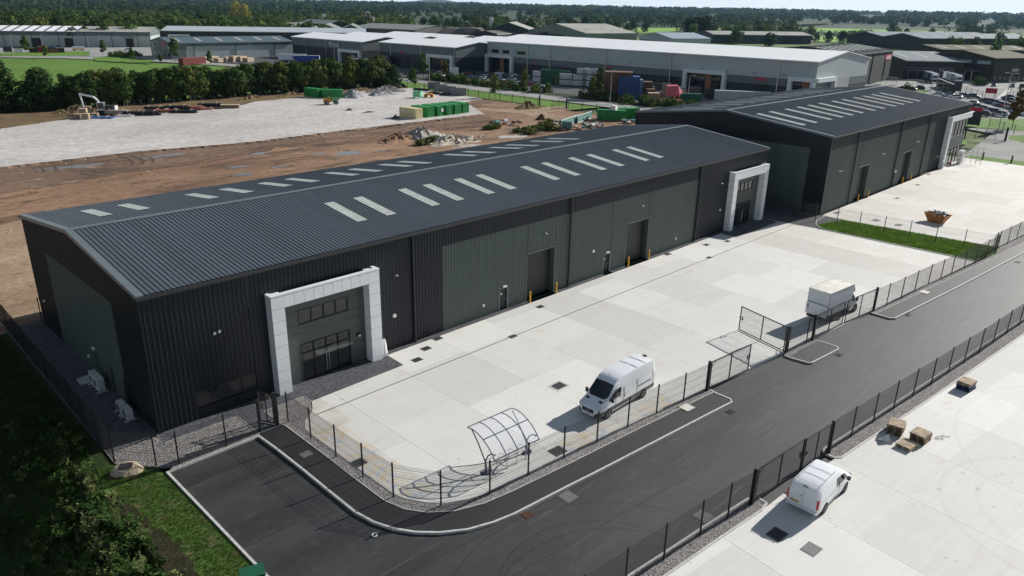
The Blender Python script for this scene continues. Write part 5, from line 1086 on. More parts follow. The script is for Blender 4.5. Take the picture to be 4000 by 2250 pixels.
def heap(name, label, loc, sx, sy, h, m, seed=1, rz=0, rough=.12, cat='heap'):
    rn = random.Random(seed); n, k = 30, 9; vs = [(0, 0, h)]; fs = []
    for r_ in range(1, k+1):
        for i in range(n):
            a = 2*pi*i/n; f = r_/k; w_ = 1+.18*sin(3*a+seed)+.1*sin(7*a+seed*2); z = h*(1-f)**1.1*(1+rn.uniform(-rough, rough)*2)-(.1 if r_ == k else 0)
            vs.append((sx*f*w_*cos(a)+rn.uniform(-rough, rough)*.5, sy*f*w_*sin(a)+rn.uniform(-rough, rough)*.5, z))
    for i in range(n): fs.append((0, 1+i, 1+(i+1) % n))
    for r_ in range(k-1):
        for i in range(n): fs.append((1+r_*n+i, 1+(r_+1)*n+i, 1+(r_+1)*n+(i+1) % n, 1+r_*n+(i+1) % n))
    b = MB(); b.add(vs, fs); o = b.build(name, m); o.location = loc; o.rotation_euler = (0, 0, rz); return tag(o, label, cat)
GST = ground_mat('grey_stone', (.2, .2, .21), (.34, .34, .35), sc=.6, fine=5, bump=1, bd=.1); DST = ground_mat('dark_gravel_heap', (.12, .115, .11), (.2, .19, .18), sc=.6, fine=5, bump=1, bd=.1)
heap('gravel_heap', 'grey cone of gravel behind the dumper', (*(121.05,157.06), .28), 4.8, 4, 2.4, GST, 1)
heap('gravel_heap', 'low pale heap of gravel right of the grey cone', (*(129.63,156.66), .28), 2.6, 3, 1.3, GST, 3)
heap('gravel_heap', 'wide low pale heap in front of the dark one', (*(133.62,157.31), .28), 5, 3, 1.1, GST, 4)
heap('gravel_heap', 'dark flat heap of fine gravel at the back of the compound', (*(140.01,164.94), .28), 8, 5, 1.9, DST, 5)
heap('soil_heap', 'small dark soil heap left of the long crack in the compound', (*(102.41,131.00), .26), 1.3, .9, .6, BANK, 6)
heap('soil_heap', 'small black heap left of the cream container', (*(102.51,110.24), .26), 1.3, .9, 1, BANK, 7)
heap('soil_heap', 'low dark ridge of soil across the compound', (*(103.89,124.23), .26), 2.6, .8, .4, BANK, 16)
heap('rubble_heap', 'pale grey rubble heap in the mud beyond the near roof', (*(90.93,85.45), -.05), 5.5, 4.5, 1.7, ground_mat('grey_rubble', (.22, .2, .18), (.42, .39, .36), sc=1.5, fine=5, bump=1, bd=.2), 8, rough=.3)
heap('soil_heap', 'reddish brown soil heap left of the grey rubble', (*(84.02,85.06), -.05), 5.5, 3, 1.3, EARTH, 9, rough=.3)
heap('rubble_heap', 'heap of pale broken concrete right of the grey rubble', (*(92.13,75.99), -.05), 6.5, 4, 1.3, ground_mat('pale_rubble', (.3, .25, .2), (.5, .45, .38), sc=1.5, fine=5, bump=1, bd=.2), 10, rough=.35)
rnd = random.Random(12)
for k in range(22):
    p = Vector((92.13,75.99)); b = MB(); b.cbox(0, 0, .3, rnd.uniform(.4, 1.1), rnd.uniform(.4, .9), rnd.uniform(.2, .5), rnd.uniform(0, 3), (rnd.uniform(-.5, .5), rnd.uniform(-.5, .5))); o = b.build('broken_slab', PATHC); o.location = (p.x+rnd.gauss(0, 3), p.y+rnd.gauss(0, 2), .5); tag(o, 'pale lump of broken concrete in the heap right of the grey rubble', 'concrete lump', 'lumps of broken concrete')
heap('soil_heap', 'dark green brown mound just inside the site fence', (*(147.53,106.39), -.05), 5, 3, 2, BANK, 11)
heap('soil_heap', 'small dark heap beside the haul track fork', (*(133.04,87.65), -.05), 1.8, 1.4, 1.5, BANK, 12)
heap('soil_heap', 'brown spoil heap behind the white excavator', (46, 171, .0), 7, 3, 1.5, BANK, 13, rough=.3)
for k in range(5): heap('soil_heap', NTH[k+1]+' low ridge of spoil from the left along the back of the compound', (lin(95, 148, k/4), 171.5+k % 2, .0), 6.5, 1.8, 1.1, BANK, 20+k, R(6), .25)
# excavator
def excavator():
    t = thing('excavator', 'white tracked excavator with raised arm left of the pipe stacks', 'excavator', (50.7, 163.6, 0), R(148)); W = VWHITE
    for y in (-1.1, 1.1):
        b = MB(); pts = [(-1.8, .1), (-2.05, .45), (-1.8, .85), (1.8, .85), (2.05, .45), (1.8, .1)]; m = len(pts)
        b.add([(x, y-.28, z) for x, z in pts]+[(x, y+.28, z) for x, z in pts], [tuple(range(m-1, -1, -1)), tuple(range(m, 2*m))]+[(i, (i+1) % m, m+(i+1) % m, m+i) for i in range(m)]); b.build('track', TRIM, t)
    MB().box(-1, 1, -.9, .9, .5, 1.05).build('undercarriage', BLACK, t)
    MB().box(-2.4, -.3, -1.35, 1.35, 1.1, 2.2).build('engine_cover', SHUT, t); MB().box(-2.7, -2.2, -1.3, 1.3, 1.1, 2.1).build('counterweight', W, t)
    c_ = MB(); 
    for x in (-.2, 1.4):
        for y in (.35, 1.3): c_.box(x, x+.1, y, y+.1, 1.1, 2.95)
    c_.box(-.2, 1.5, .35, 1.4, 2.95, 3.05); c_.box(-.2, 1.5, .35, 1.4, 1.1, 1.5); cb = c_.build('cab', W, t); MB().box(-.15, 1.45, .4, 1.35, 1.5, 2.95).build('cab_glass', GLASS, cb)
    b = MB(); b.path([(.6, -.2, 1.6), (1.7, -.2, 3.6), (2.4, -.2, 4.3), (5.2, -.2, 4.95)], .28, 4); b.build('boom', W, t)
    b = MB(); b.path([(5.5, -.2, 5.2), (5.3, -.2, 4.2), (5.0, -.2, 1.7)], .22, 4); b.build('dipper_arm', W, t)
    b = MB(); b.tube((2.3, -.2, 4.5), (5.2, -.2, 5.25), .07); b.build('ram', STEEL, t)
    b = MB(); pts = [(5.1, 1.9), (4.7, 1.3), (4.3, .6), (4.0, .1), (4.8, .0), (5.5, .5), (5.6, 1.3)]; m = len(pts); b.add([(x, -.7, z) for x, z in pts]+[(x, .3, z) for x, z in pts], [tuple(range(m-1, -1, -1)), tuple(range(m, 2*m))]+[(i, (i+1) % m, m+(i+1) % m, m+i) for i in range(m)]); b.build('bucket', STEEL, t)
excavator()
def dumper():
    t = thing('site_dumper', 'yellow and green site dumper in front of the green containers', 'dumper', (105.9, 145.3, .28), R(-20)); 
    MB().box(-2.2, -.2, -.85, .85, .7, 1.6).build('body', ORANGE, t); b = MB(); b.add([(0, -1.1, .9), (2.0, -1.2, 1.3), (2.0, 1.2, 1.3), (0, 1.1, .9), (-.3, -1.2, 2.1), (2.4, -1.25, 2.0), (2.4, 1.25, 2.0), (-.3, 1.2, 2.1)], [(0, 1, 2, 3), (0, 4, 5, 1), (1, 5, 6, 2), (2, 6, 7, 3), (3, 7, 4, 0)]); b.build('hopper', mat('pale_green_paint', (.12, .3, .14), .5), t)
    b = MB()
    for x in (-.9, -.2):
        for y in (-.6, .6): b.tube((x, y, 1.6), (x-.1, y, 2.9), .05)
    b.tube((-1, -.6, 2.9), (-1, .6, 2.9), .05); b.tube((-.3, -.6, 2.9), (-.3, .6, 2.9), .05); b.build('roll_bar', TRIM, t)
    MB().box(-1, -.4, -.4, .4, 1.6, 2.0).build('seat', mat('lime_vest', (.4, .6, .05), .6), t)
    for x in (-1.5, 1.2):
        for s_ in (1, -1): wheel(t, x, s_*1.15, .6, .45, True)
dumper()
def roller():
    t = thing('fuel_bowser', 'pale green cylindrical tank standing left of the little yellow roller', 'tank', (136.2, 143.6, .28), R(-60)); b = MB(); b.tube((-1.3, 0, 1.2), (1.3, 0, 1.2), .95, 20); b.build('tank', mat('mint_green', (.25, .65, .35), .4), t, smooth=50)
    b = MB(); b.box(-1.2, -.9, -.9, .9, 0, .5); b.box(.9, 1.2, -.9, .9, 0, .5); b.build('cradle', mat('mint_green', (.25, .65, .35), .4), t)
    t = thing('road_roller', 'small yellow roller beside the pale green tank', 'roller', (139.6, 142.2, .28), R(-50)); MB().box(-.9, .9, -.5, .5, .7, 1.3).build('body', ORANGE, t)
    for x in (-1.0, 1.0): b = MB(); b.tube((x, -.6, .55), (x, .6, .55), .55, 18); b.build('drum', ORANGE, t, smooth=40); b = MB(); b.tube((x, -.62, .55), (x, .62, .55), .3, 12); b.build('hub', TRIM, t)
    b = MB(); b.tube((-.4, -.4, 1.3), (-.4, -.4, 2.2), .04); b.tube((-.4, .4, 1.3), (-.4, .4, 2.2), .04); b.tube((-.4, -.4, 2.2), (-.4, .4, 2.2), .04); b.build('roll_bar', TRIM, t)
roller()
# pipe bundles, pallets of timber and cages along the back edge
def bundle(label, p, L, rows, m, rz, r_=.16, nx=6, group='bundles of pipes along the compound edge'):
    t = thing('pipe_bundle', label, 'pipes', (p[0], p[1], .28), rz, group)
    for q in range(rows):
        for k in range(nx): b = MB(); dx = rnd.uniform(-.3, .3); b.tube((-L/2+dx, (k-nx/2)*r_*2.05, r_+q*r_*2), (L/2+dx, (k-nx/2)*r_*2.05, r_+q*r_*2), r_, 8); b.build('pipe', m, t, smooth=40)
    for x in (-L*.3, L*.3): b = MB(); b.box(x-.05, x+.05, -nx*r_*1.2, -nx*r_*1.2+.06, 0, rows*r_*2+.3); b.box(x-.05, x+.05, nx*r_*1.0, nx*r_*1.0+.06, 0, rows*r_*2+.3); b.box(x-.04, x+.04, -nx*r_*1.2+.06, nx*r_, rows*r_*2+.22, rows*r_*2+.28); b.build('timber_brace', WOOD, t)
BP = mat('black_pipe', (.02, .021, .026), .4); RP = mat('clay_red_pipe', (.42, .14, .1), .6); BLP = mat('blue_pipe', (.06, .16, .45), .5); GP = mat('pale_pipe', (.5, .42, .38), .6)
PT = [(1180, 1140, 5, 3, GP, 'pale pipes just right of the excavator'), (1260, 1165, 4, 1, mat('white_pipe', (.7, .7, .7), .5), 'few white pipes lying below the pale ones'), (1380, 1160, 6, 3, BP, 'black pipes, nearest bundle right of the excavator'), (1490, 1165, 6, 3, BP, 'black pipes, longest bundle at the compound edge'), (1560, 1100, 5, 2, BP, 'black pipes behind the longest bundle'), (1640, 1130, 4, 2, RP, 'clay red pipes between black bundles'), (1720, 1130, 4, 2, mat('brown_pipe', (.2, .06, .05), .6), 'brown pipes right of the clay red ones'), (1790, 1090, 6, 3, BP, 'black pipes on the high rack'), (1860, 1135, 6, 2, BP, 'black pipes spread low in front of the rack'), (1960, 1095, 5, 2, RP, 'orange red pipes near the right end'), (2120, 1075, 6, 3, BP, 'black pipes, bundle nearest the right end'), (2080, 1100, 4, 1, RP, 'thin red pipes at the right end')]
from mathutils import noise as _n
PTW = [(52.37,160.60),(52.29,154.88),(55.18,154.94),(57.39,153.69),(63.10,163.99),(62.42,156.98),(63.99,155.78),(67.58,160.07),(66.20,152.38),(71.45,158.43),(76.54,159.89),(73.48,155.59)]
for (a, b_, L, rows, m, lab), p in zip(PT, PTW): bundle(lab[0].upper()+lab[1:], p, L, rows, m, R(-38), nx=5 if rows > 1 else 4)
bundle('Bright blue pipes lying below the timber pallets', (46.50,154.92), 6, 1, BLP, R(-38), nx=6)
def crate_stack(name, label, p, w_, d, h, m, z=0, rz=0, cat='crates', group=None, courses=4):
    t = thing(name, label, cat, (p[0], p[1], z), rz, group)
    for k in range(courses):
        b = MB(); z0 = k*h/courses
        b.box(-w_/2, w_/2, -d/2, d/2, z0+.12, z0+h/courses-.03); b.build('load', m, t); b = MB()
        for y in (-d/2+.02, -.06, d/2-.14): b.box(-w_/2, w_/2, y, y+.12, z0, z0+.11)
        b.build('bearer', WOODD, t)
    return t
for k, p in enumerate([(42.26,157.14),(44.43,159.85),(46.78,163.73),(43.43,155.15),(46.16,157.39)]): crate_stack('timber_pallet', 'pale timber stack, %s from the left beside the excavator bucket' % NTH[k+1], p, 1.6, 1.3, (1.2, 2.0, 2.0, 1.4, 1.0)[k], WOOD, .28, R(-35), 'timber stack', 'pale timber stacks by the excavator')
crate_stack('timber_pallet', 'low stack of yellow boards at the right end of the pipes', (79.80,154.75), 5, 2, .9, WOOD, .28, R(-38), 'timber stack')
def cage(label, p, L, h, m, rz, group):
    t = thing('fence_panel_stack', label, 'panel stack', (p[0], p[1], .28), rz, group); 
    b = MB()
    for k in range(8): b.box(-L/2, L/2, -.9+k*.24, -.86+k*.24, .1, h)
    b.build('panels', m, t); b = MB()
    for x in (-L/2, L/2-.1, 0): b.box(x, x+.1, -1.0, 1.1, 0, .1)
    b.build('bearer', WOODD, t)
ZN = mat('zinc_panels', (.14, .155, .17), .4, metal=.5, var=.2, sc=3)
for k, (p, L) in enumerate([((156.96,160.81), 4), ((153.75,153.24), 4), ((151.95,147.01), 4.5), ((151.00,141.19), 5)]): cage('grey stack of metal panels, %s from the left by the site fence' % NTH[k+1], p, L, 2.3, ZN, R(-58), 'stacks of metal panels by the site fence')
for k, p in enumerate([(150.70,161.24),(151.35,158.81),(147.25,148.56),(148.01,144.41)]): bundle('dark mixed pipes, %s pile from the left by the metal panels' % NTH[k+1], p, 3.2, 2, TRIM, R(-60), nx=4, group='dark pipe piles by the metal panels')
# debris by the farther warehouse
rnd = random.Random(31); DC = [WPLA, TRIM, WOOD, STEEL, GREYC, mat('teal_net', (.05, .3, .28), .7), mat('pinkish_sheet', (.5, .25, .22), .7)]
DW = [(131.44,79.79),(130.44,76.24),(136.06,78.39),(140.13,79.79),(132.72,72.31),(132.61,70.31),(136.45,71.50),(128.93,79.58),(125.62,71.76),(127.36,70.38),(135.24,69.27),(118.29,90.11),(118.08,88.11),(120.27,88.55),(119.96,84.50),(125.88,73.58),(138.45,81.10),(145.18,69.01),(146.95,68.74)]
for k, p in enumerate(DW):
    t = thing('debris_pile', 'untidy pile of site debris, %s of the scattered row by the farther warehouse' % NTH[k+1], 'debris', (p[0], p[1], 0), rnd.uniform(0, 3), 'piles of site debris')
    for q in range(5): b = MB(); b.cbox(rnd.uniform(-1.2, 1.2), rnd.uniform(-.8, .8), rnd.uniform(.1, .8), rnd.uniform(.4, 2), rnd.uniform(.3, 1), rnd.uniform(.06, .5), rnd.uniform(0, 3), (rnd.uniform(-.3, .3), rnd.uniform(-.3, .3))); b.build('board', DC[(k+q) % 7], t)
for k, (p, q) in enumerate([((125.39,73.96),(136.48,78.07)), ((135.10,76.91),(145.21,80.57)), ((143.71,79.35),(141.96,73.78)), ((124.28,72.83),(124.99,70.27))]):
    d = Vector(q)-Vector(p); t = thing('barrier_panel', '%s grey barrier panel with green netting among the debris' % NTH[k+1], 'barrier', (p[0], p[1], 0), math.atan2(d.y, d.x), 'barrier panels with netting'); b = MB(); L = d.length
    for z in (.1, 1.9): b.tube((0, 0, z), (L, 0, z), .03)
    for x in (0, L/2, L): b.tube((x, 0, 0), (x, 0, 1.95), .03)
    b.build('frame', STEEL, t); MB().box(.05, L-.05, -.01, .01, .1, 1.9).build('netting', mat('green_net', (.1, .25, .22), .7), t) if k != 2 else None
rbox('white_bag', 'white bulk bag on top of the green container by the farther warehouse', 'bag', (147.5, 75, 2.6), .3, [('body', WPLA, [(-.9, .9, -.7, .7, 0, 1.1)]), ('strap', TRIM, [(.95, 1.6, -.5, .4, 0, .6)])])

# ======================= older buildings round about ========================
LG = mat('light_grey_cladding', (.44, .48, .48), .5, var=.04, sc=.05); MG = mat('mid_grey_cladding', (.13, .155, .16), .5, var=.05, sc=.1); DG = mat('dark_grey_cladding', (.022, .027, .035), .5, var=.05, sc=.1)
WR = mat('white_roof_sheet', (.93, .94, .94), .5, spec=.5, coat=0, var=.01, sc=.05); GR = mat('grey_roof_sheet', (.19, .22, .25), .8, spec=.2, var=.08, sc=.05); PR = mat('pale_worn_roof', (.36, .36, .32), .85, spec=.2, var=.15, sc=.1); TR = mat('tan_worn_roof', (.17, .16, .11), .9, spec=.1, var=.12, sc=.05)
OG = mat('olive_dark_cladding', (.02, .026, .018), .7, var=.1, sc=.1); BRN = mat('brown_cladding', (.03, .027, .02), .7, var=.1, sc=.2); BRK = mat('red_brick', (.25, .09, .06), .8, var=.1, sc=.3); TIM = mat('timber_panel', (.3, .13, .05), .6); SIGNR = mat('red_sign', (.5, .03, .05), .5); BG = mat('blue_green_roof', (.09, .13, .15), .5, var=.08, sc=.05)
GGW = mat('pale_green_wall', (.2, .24, .2), .6, var=.08, sc=.05); RLT = mat('old_rooflight', (.42, .43, .36), .5, var=.1)
def bg(name, label, P1, P2, D, H, Rz, bands, roof, ridge='x', nb=1, pipes=0, lights=0, cat='warehouse', ex=(), trim=WR, lmat=None, over=.5):
    a, c = Vector(P1), Vector(P2); d = c-a; L = d.length; an = math.atan2(d.y, d.x); t = thing(name, label, cat, (a.x, a.y, -.3), an); z0b = 0
    # walls in horizontal bands, all four sides (outer shell, each band a closed ring)
    for (z0, z1, m) in bands:
        b = MB(); 
        for (p, q) in (((0, 0), (L, 0)), ((L, 0), (L, D)), ((L, D), (0, D)), ((0, D), (0, 0))): b.quad((*p, z0), (*q, z0), (*q, z1), (*p, z1))
        b.build('wall', m, t)
    top = bands[-1][1]; gm = bands[-1][2]
    rb, gb, tb = MB(), MB(), MB(); o = over
    if ridge == 'x':
        w_ = D/nb
        for k in range(nb):
            y0, y1 = k*w_, (k+1)*w_; m_ = (y0+y1)/2
            for X in (0, L): gb.add([(X, y0, top), (X, y1, top), (X, m_, Rz-.05)], [(0, 1, 2)])
            oy0 = o if k == 0 else 0; oy1 = o if k == nb-1 else 0; s_ = (Rz-H)/(w_/2)
            for (ya, yb, za, zb) in ((y0-oy0, m_, H-oy0*s_, Rz), (m_, y1+oy1, Rz, H-oy1*s_)):
                rb.add([(-o, ya, za+.05), (L+o, ya, za+.05), (L+o, yb, zb+.05), (-o, yb, zb+.05), (-o, ya, za-.2), (L+o, ya, za-.2), (L+o, yb, zb-.2), (-o, yb, zb-.2)], [(0, 1, 2, 3), (4, 7, 6, 5), (0, 4, 5, 1), (3, 2, 6, 7), (0, 3, 7, 4), (1, 5, 6, 2)])
            for q in range(lights):
                x = (q+.5)*L/lights; b = MB()
                for (ya, yb) in ((y0+.12*w_, m_-.1*w_),):
                    z_ = lambda y: H+(y-y0)*s_+.12
                    b.quad((x-.9, ya, z_(ya)), (x+.9, ya, z_(ya)), (x+.9, yb, z_(yb)), (x-.9, yb, z_(yb)))
                b.build('rooflight', lmat or RLT, t)
        tb.box(-o, L+o, -o-.05, -o+.1, H-.35-o*(Rz-H)/(w_/2), H+.02-o*(Rz-H)/(w_/2)); tb.build('fascia', trim, t)
    else:
        w_ = L/nb
        for k in range(nb):
            x0, x1 = k*w_, (k+1)*w_; m_ = (x0+x1)/2
            for Y in (0, D): gb.add([(x0, Y, top), (x1, Y, top), (m_, Y, Rz-.05)], [(0, 1, 2)])
            for (xa, xb, za, zb) in ((x0, m_, H, Rz), (m_, x1, Rz, H)):
                rb.add([(xa, -o, za+.05), (xb, -o, zb+.05), (xb, D+o, zb+.05), (xa, D+o, za+.05), (xa, -o, za-.2), (xb, -o, zb-.2), (xb, D+o, zb-.2), (xa, D+o, za-.2)], [(0, 1, 2, 3), (4, 7, 6, 5), (0, 4, 5, 1), (3, 2, 6, 7), (0, 3, 7, 4), (1, 5, 6, 2)])
    gb.build('gable', gm, t); rb.build('roof', roof, t)
    if pipes:
        for q in range(pipes):
            x = (q+.5)*L/pipes; b = MB(); b.box(x-.12, x+.12, -.25, -.02, 0, H-.3); b.build('downpipe', STEEL if gm is LG else DG, t)
    for e in ex:
        nm, m, u0, u1, v0, v1 = e[:6]; y = e[6] if len(e) > 6 else -.08; b = MB(); b.box(u0, u1, y, y+.06 if y < 0 else y, v0, v1) if y < 0 else b.box(u0, u1, -y, .0, v0, v1); b.build(nm, m, t)
    return t
def bframe(t, u0, u1, h, w_=1.3, dep=1.4, side=False):
    P = bpy.data.objects.new('entrance_frame', None); COL.objects.link(P); P.parent = t
    b = MB(); b.box(u0, u0+w_, -dep, 0, 0, h-w_); b.box(u1-w_, u1, -dep, 0, 0, h-w_); b.box(u0, u1, -dep, 0, h-w_, h); b.build('frame', WHITE, P)
    MB().box(u0+w_, u1-w_, -.1, -.04, 0, h-w_).build('glazing', GLASS, P); q = lin(u0, u1, .52); MB().box(q, q+2.2, -.35, -.1, 0, h-w_).build('timber_panel', TIM, P)
    b = MB(); 
    for k in range(1, 6): x = lin(u0+w_, u1-w_, k/6); b.box(x-.05, x+.05, -.16, -.1, 0, h-w_)
    b.build('mullions', DG, P)
A1 = bg('long_warehouse', 'very long warehouse with brilliant white roof and light grey upper wall', (229, 210), (229, 57.3), 42, 13.4, 16.0, [(0, 2.6, DG), (2.6, 7.2, MG), (7.2, 13.4, LG)] if False else [(0, 5.0, DG), (5.0, 7.4, MG), (7.4, 13.4, LG)], WR, pipes=0, trim=STEEL,
  ex=[('loading_door', DARK, 28, 33, 0, 5, -.1), ('loading_door', DARK, 75, 80, 0, 5, -.1), ('loading_door', DARK, 97, 101.5, 0, 5.2, -.1), ('loading_door', DARK, 132, 137, 0, 5, -.1), ('sign', SIGNR, 29, 31, 6.0, 6.6, -.15), ('sign', SIGNR, 68, 70.5, 6.2, 6.9, -.15), ('sign', SIGNR, 132, 136, 6.2, 7.0, -.15), ('window', GLASS, 3.2, 7.5, 8.6, 10, -.1), ('window', GLASS, 10, 14, 8.6, 10, -.1), ('window', GLASS, 19, 24, 8.6, 10, -.1)])
bframe(A1, -.2, 17, 8.0); bframe(A1, 104.2, 121.3, 8.3); bframe(A1, 144, 152.9, 8.3)
for y in (25.6, 38.5, 68, 98, 140): MB().box(y-.15, y+.15, -.35, -.03, 0, 13.2).build('downpipe', STEEL, A1)
b = MB()   # return of the corner entrance frame on the gable
b.box(152.8, 154.2, -1.4, 0, 7.0, 8.3); b.box(152.8, 154.2, 0, 13, 7.0, 8.3); b.box(152.8, 154.2, 11.8, 13, 0, 7.0); b.build('corner_frame', WHITE, A1)
MB().box(152.82, 153.0, 13.5, 26, 0, 8).build('louvred_panel', mat('louvre_grey', (.4, .42, .42), .5), A1)
for k in range(14): MB().cbox(8+k*10.3, -.3, 8.6 if k > 1 else 10.7, .6, .5, .15).build('floodlight', BLACK, A1)
b = MB(); n = 28
for k in range(n): a0, a1 = k*2*pi/n, (k+1)*2*pi/n; b.tube((9.1+1.3*cos(a0), -.1, 11.6+1.3*sin(a0)), (9.1+1.3*cos(a1), -.1, 11.6+1.3*sin(a1)), .07, 4)
b.build('round_emblem', WHITE, A1)
C1 = bg('twin_warehouse', 'dark two-tone warehouse with white roof, nearer of the twin pair', (211, 267), (211, 211), 84, 11, 13, [(0, 6.7, DG), (6.7, 11, MG)], WR, nb=3, pipes=0, trim=STEEL, ex=[('loading_door', DARK, 12, 16, 0, 5), ('loading_door', DARK, 20, 24, 0, 5), ('sign', SIGNR, 17, 18.4, 6, 7.6, -.12)])
bframe(C1, 37, 54.8, 7.4); [MB().box(y-.15, y+.15, -.35, -.03, 0, 10.8).build('downpipe', STEEL, C1) for y in (9, 32, 55.6)]
B1 = bg('twin_warehouse', 'dark two-tone warehouse with a white word on its wall, behind the tree belt', (206, 341), (206, 274), 84, 10.8, 12.9, [(0, 6.6, DG), (6.6, 10.8, MG)], WR, nb=3, trim=STEEL, ex=[('loading_door', DARK, 22, 26, 0, 5), ('loading_door', DARK, 31, 35, 0, 5), ('window', GLASS, 53, 59, 4.5, 5.6, -.15)])
bframe(B1, 46.5, 65.5, 6.6); [MB().box(y-.15, y+.15, -.35, -.03, 0, 10.6).build('downpipe', STEEL, B1) for y in (14.5, 34, 46, 66.6)]
text('Rhino', 3.7, WHITE, B1, (41.6, -.12, 8.4), (pi/2, 0, 0)); b = MB(); b.path([(36.4, -.12, 8.3), (37.2, -.12, 9.3), (38.2, -.12, 9.6)], .12, 4); b.path([(36.4, -.12, 9.3), (37.3, -.12, 8.5), (37.9, -.12, 7.9)], .12, 4); b.build('horn_emblem', WHITE, B1)
text('MRN', 1.6, WHITE, B1, (59.5, -.5, 3.4), (pi/2, 0, 0))
E1p, E2p, E0p = (143.96,350.12), (209, 346), (141.92,384.15)
E1 = bg('grey_warehouse', 'pale walled warehouse with blue grey roof and dark office end', E1p, E2p, 32, 8, 10.3, [(0, 6.3, LG), (6.3, 8, MG)], BG, pipes=3, lights=6, trim=MG)
b = MB(); b.box(-.15, 7, -.1, 32.1, 0, 8); b.build('office_end', MG, E1)
for k in range(4):
    for z in (1.2, 4.6): b = MB(); b.box(-.22, -.14, 3+k*7, 6+k*7, z, z+1.8); b.build('window', GLASS, E1)
MB().box(-.35, -.16, 9, 14, 6.6, 8.2).build('sign', SIGNR, E1)
G1 = bg('far_left_warehouse', 'long pale warehouse with striped roof at the left edge', (100.26,510.21), (177.58,465.55), 40, 9, 11.6, [(0, 6.6, LG), (6.6, 9, MG)], GR, pipes=6, lights=0, trim=MG)
L_ = (Vector((177.58,465.55))-Vector((100.26,510.21))).length; fx = lambda px: L_*(px+120)/1625
for (p, q) in ((280, 375), (612, 700), (1240, 1320)): MB().box(fx(p), fx(q), -.15, -.02, 0, 5.2).build('loading_door', DARK, G1)
text('DELIVERIES', 1.5, DG, G1, (fx(1275), -.12, 5.9), (pi/2, 0, 0))
for k in range(8):
    x0 = fx(-100+k*108); b = MB(); b.quad((x0, 0, 9.12), (x0+4.2, 0, 9.12), (x0+4.2, 20, 11.72), (x0, 20, 11.72)); b.build('rooflight', WR, G1)
b = MB(); x0 = fx(770); b.quad((x0, -.4, 9.11), (L_+.4, -.4, 9.11), (L_+.4, 20, 11.71), (x0, 20, 11.71)); b.build('newer_roof', PR, G1)
bg('pale_roofed_warehouse', 'dark warehouse with long pale roof behind the grey roofed one', (197.93,499.27), (309.48,421.06), 40, 9, 11.4, [(0, 9, DG)], mat('pale_grey_roof', (.5, .53, .56), .4, var=.04), pipes=4, ex=[('entrance_frame', WHITE, 4, 18, 3.5, 6.5, -.3), ('window', GLASS, 5.5, 16.5, 3.5, 5.4, -.4)])
L1 = bg('tall_green_warehouse', 'tall dark olive warehouse with pale ribbed rooflights right of the long one', (293.67,72.45), (350.65,77.03), 38, 13, 15.3, [(0, 13, OG)], mat('dark_olive_roof', (.03, .04, .035), .9, spec=.05), lights=8, trim=GR, lmat=mat('slate_rooflight', (.5, .54, .54), .5), pipes=3, ex=[('sign', SIGNR, 46, 55, 9, 11.5, -.12), ('sign_face', mat('pink_sign_face', (.6, .4, .38), .6), 47, 55, 9.4, 10.9, -.2)])
N1 = bg('dock_warehouse', 'dark warehouse with loading docks behind the two lorries', (363.24,74.95), (381.52,55.50), 60, 8.5, 11.2, [(0, 8.5, BRN)], GR, lights=3, trim=STEEL, cat='warehouse')
for k in range(5): b = MB(); b.box(2+k*4.2, 5.4+k*4.2, -.2, -.05, .8, 4.2); f = b.build('dock_door', DARK, N1); b = MB(); b.box(1.8+k*4.2, 5.6+k*4.2, -.3, -.2, 4.2, 4.35); b.box(1.8+k*4.2, 2+k*4.2, -.3, -.2, .8, 4.2); b.build('dock_trim', STEEL, f)
MB().box(0, 21, -3, -.1, 5.3, 5.5).build('dock_canopy', GR, N1)
O1 = bg('brown_office', 'brown gabled office building at the right edge', (382.31,43.80), (407.63,33.07), 32, 10.5, 12.9, [(0, 10.5, BRN)], TR, trim=BRN, cat='office', pipes=0)
for k in range(3): MB().box(-.2, -.04, 2+k*9.5, 8.5+k*9.5, 7.6, 9).build('window', mat('bright_pane', (.35, .4, .4), .1), O1)
b = MB(); b.box(-5, -.1, 6, 18, 4.4, 4.6); [b.tube((-4.8, y, 0), (-4.8, y, 4.4), .15) for y in (6.5, 10, 14, 17.5)]; [b.box(-5.05, -4.98, 6, 18, z, z+.08) for z in (4.9, 5.3, 5.7)]; b.build('balcony', STEEL, O1)
for k in range(9): MB().box(1+k*3.1, 3.2+k*3.1, -.12, -.03, .8, 2.6).build('window', GLASS, O1)
for (x0, x1, z) in ((3, 24, 8.2), (12, 16.5, 4.6)): MB().box(x0, x1, -.12, -.03, z, z+1.3).build('window', GLASS if z > 8 else mat('bright_pane', (.3, .4, .4), .2), O1)
bg('green_twin_gabled_shed', 'huge dark green double-gabled shed on the right, farthest back', (698.58,173.99), (830.35,119.00), 82, 9.5, 13, [(0, 9.5, OG)], GR, nb=2, lights=8, trim=OG, ex=[])
bg('tan_roofed_shed', 'dark shed with a worn tan roof between the docks and the double-gabled shed', (493.51,98.18), (543.65,60.98), 36, 9, 11, [(0, 9, OG)], TR, lights=5, trim=BRN)
bg('gabled_green_shed', 'large pale green gabled shed beyond the long white roof', (522.43,464.88), (509.68,382.72), 60, 8, 15, [(0, 8, GGW)], PR, 'y', cat='shed', ex=[('door_opening', DARK, 30, 52, 0, 6)])
bg('dark_gabled_shed', 'dark gabled shed with pale roof left of the pale green one', (500.22,497.88), (525.78,464.19), 50, 8, 14.5, [(0, 8, OG)], PR, 'y', cat='shed')
bg('low_grey_shed', 'low grey roofed shed in front of the pale green gabled one', (482.80,465.50), (543.75,483.13), 25, 5, 7.5, [(0, 5, OG)], mat('brown_grey_roof', (.13, .12, .11), .7), 'x', cat='shed')
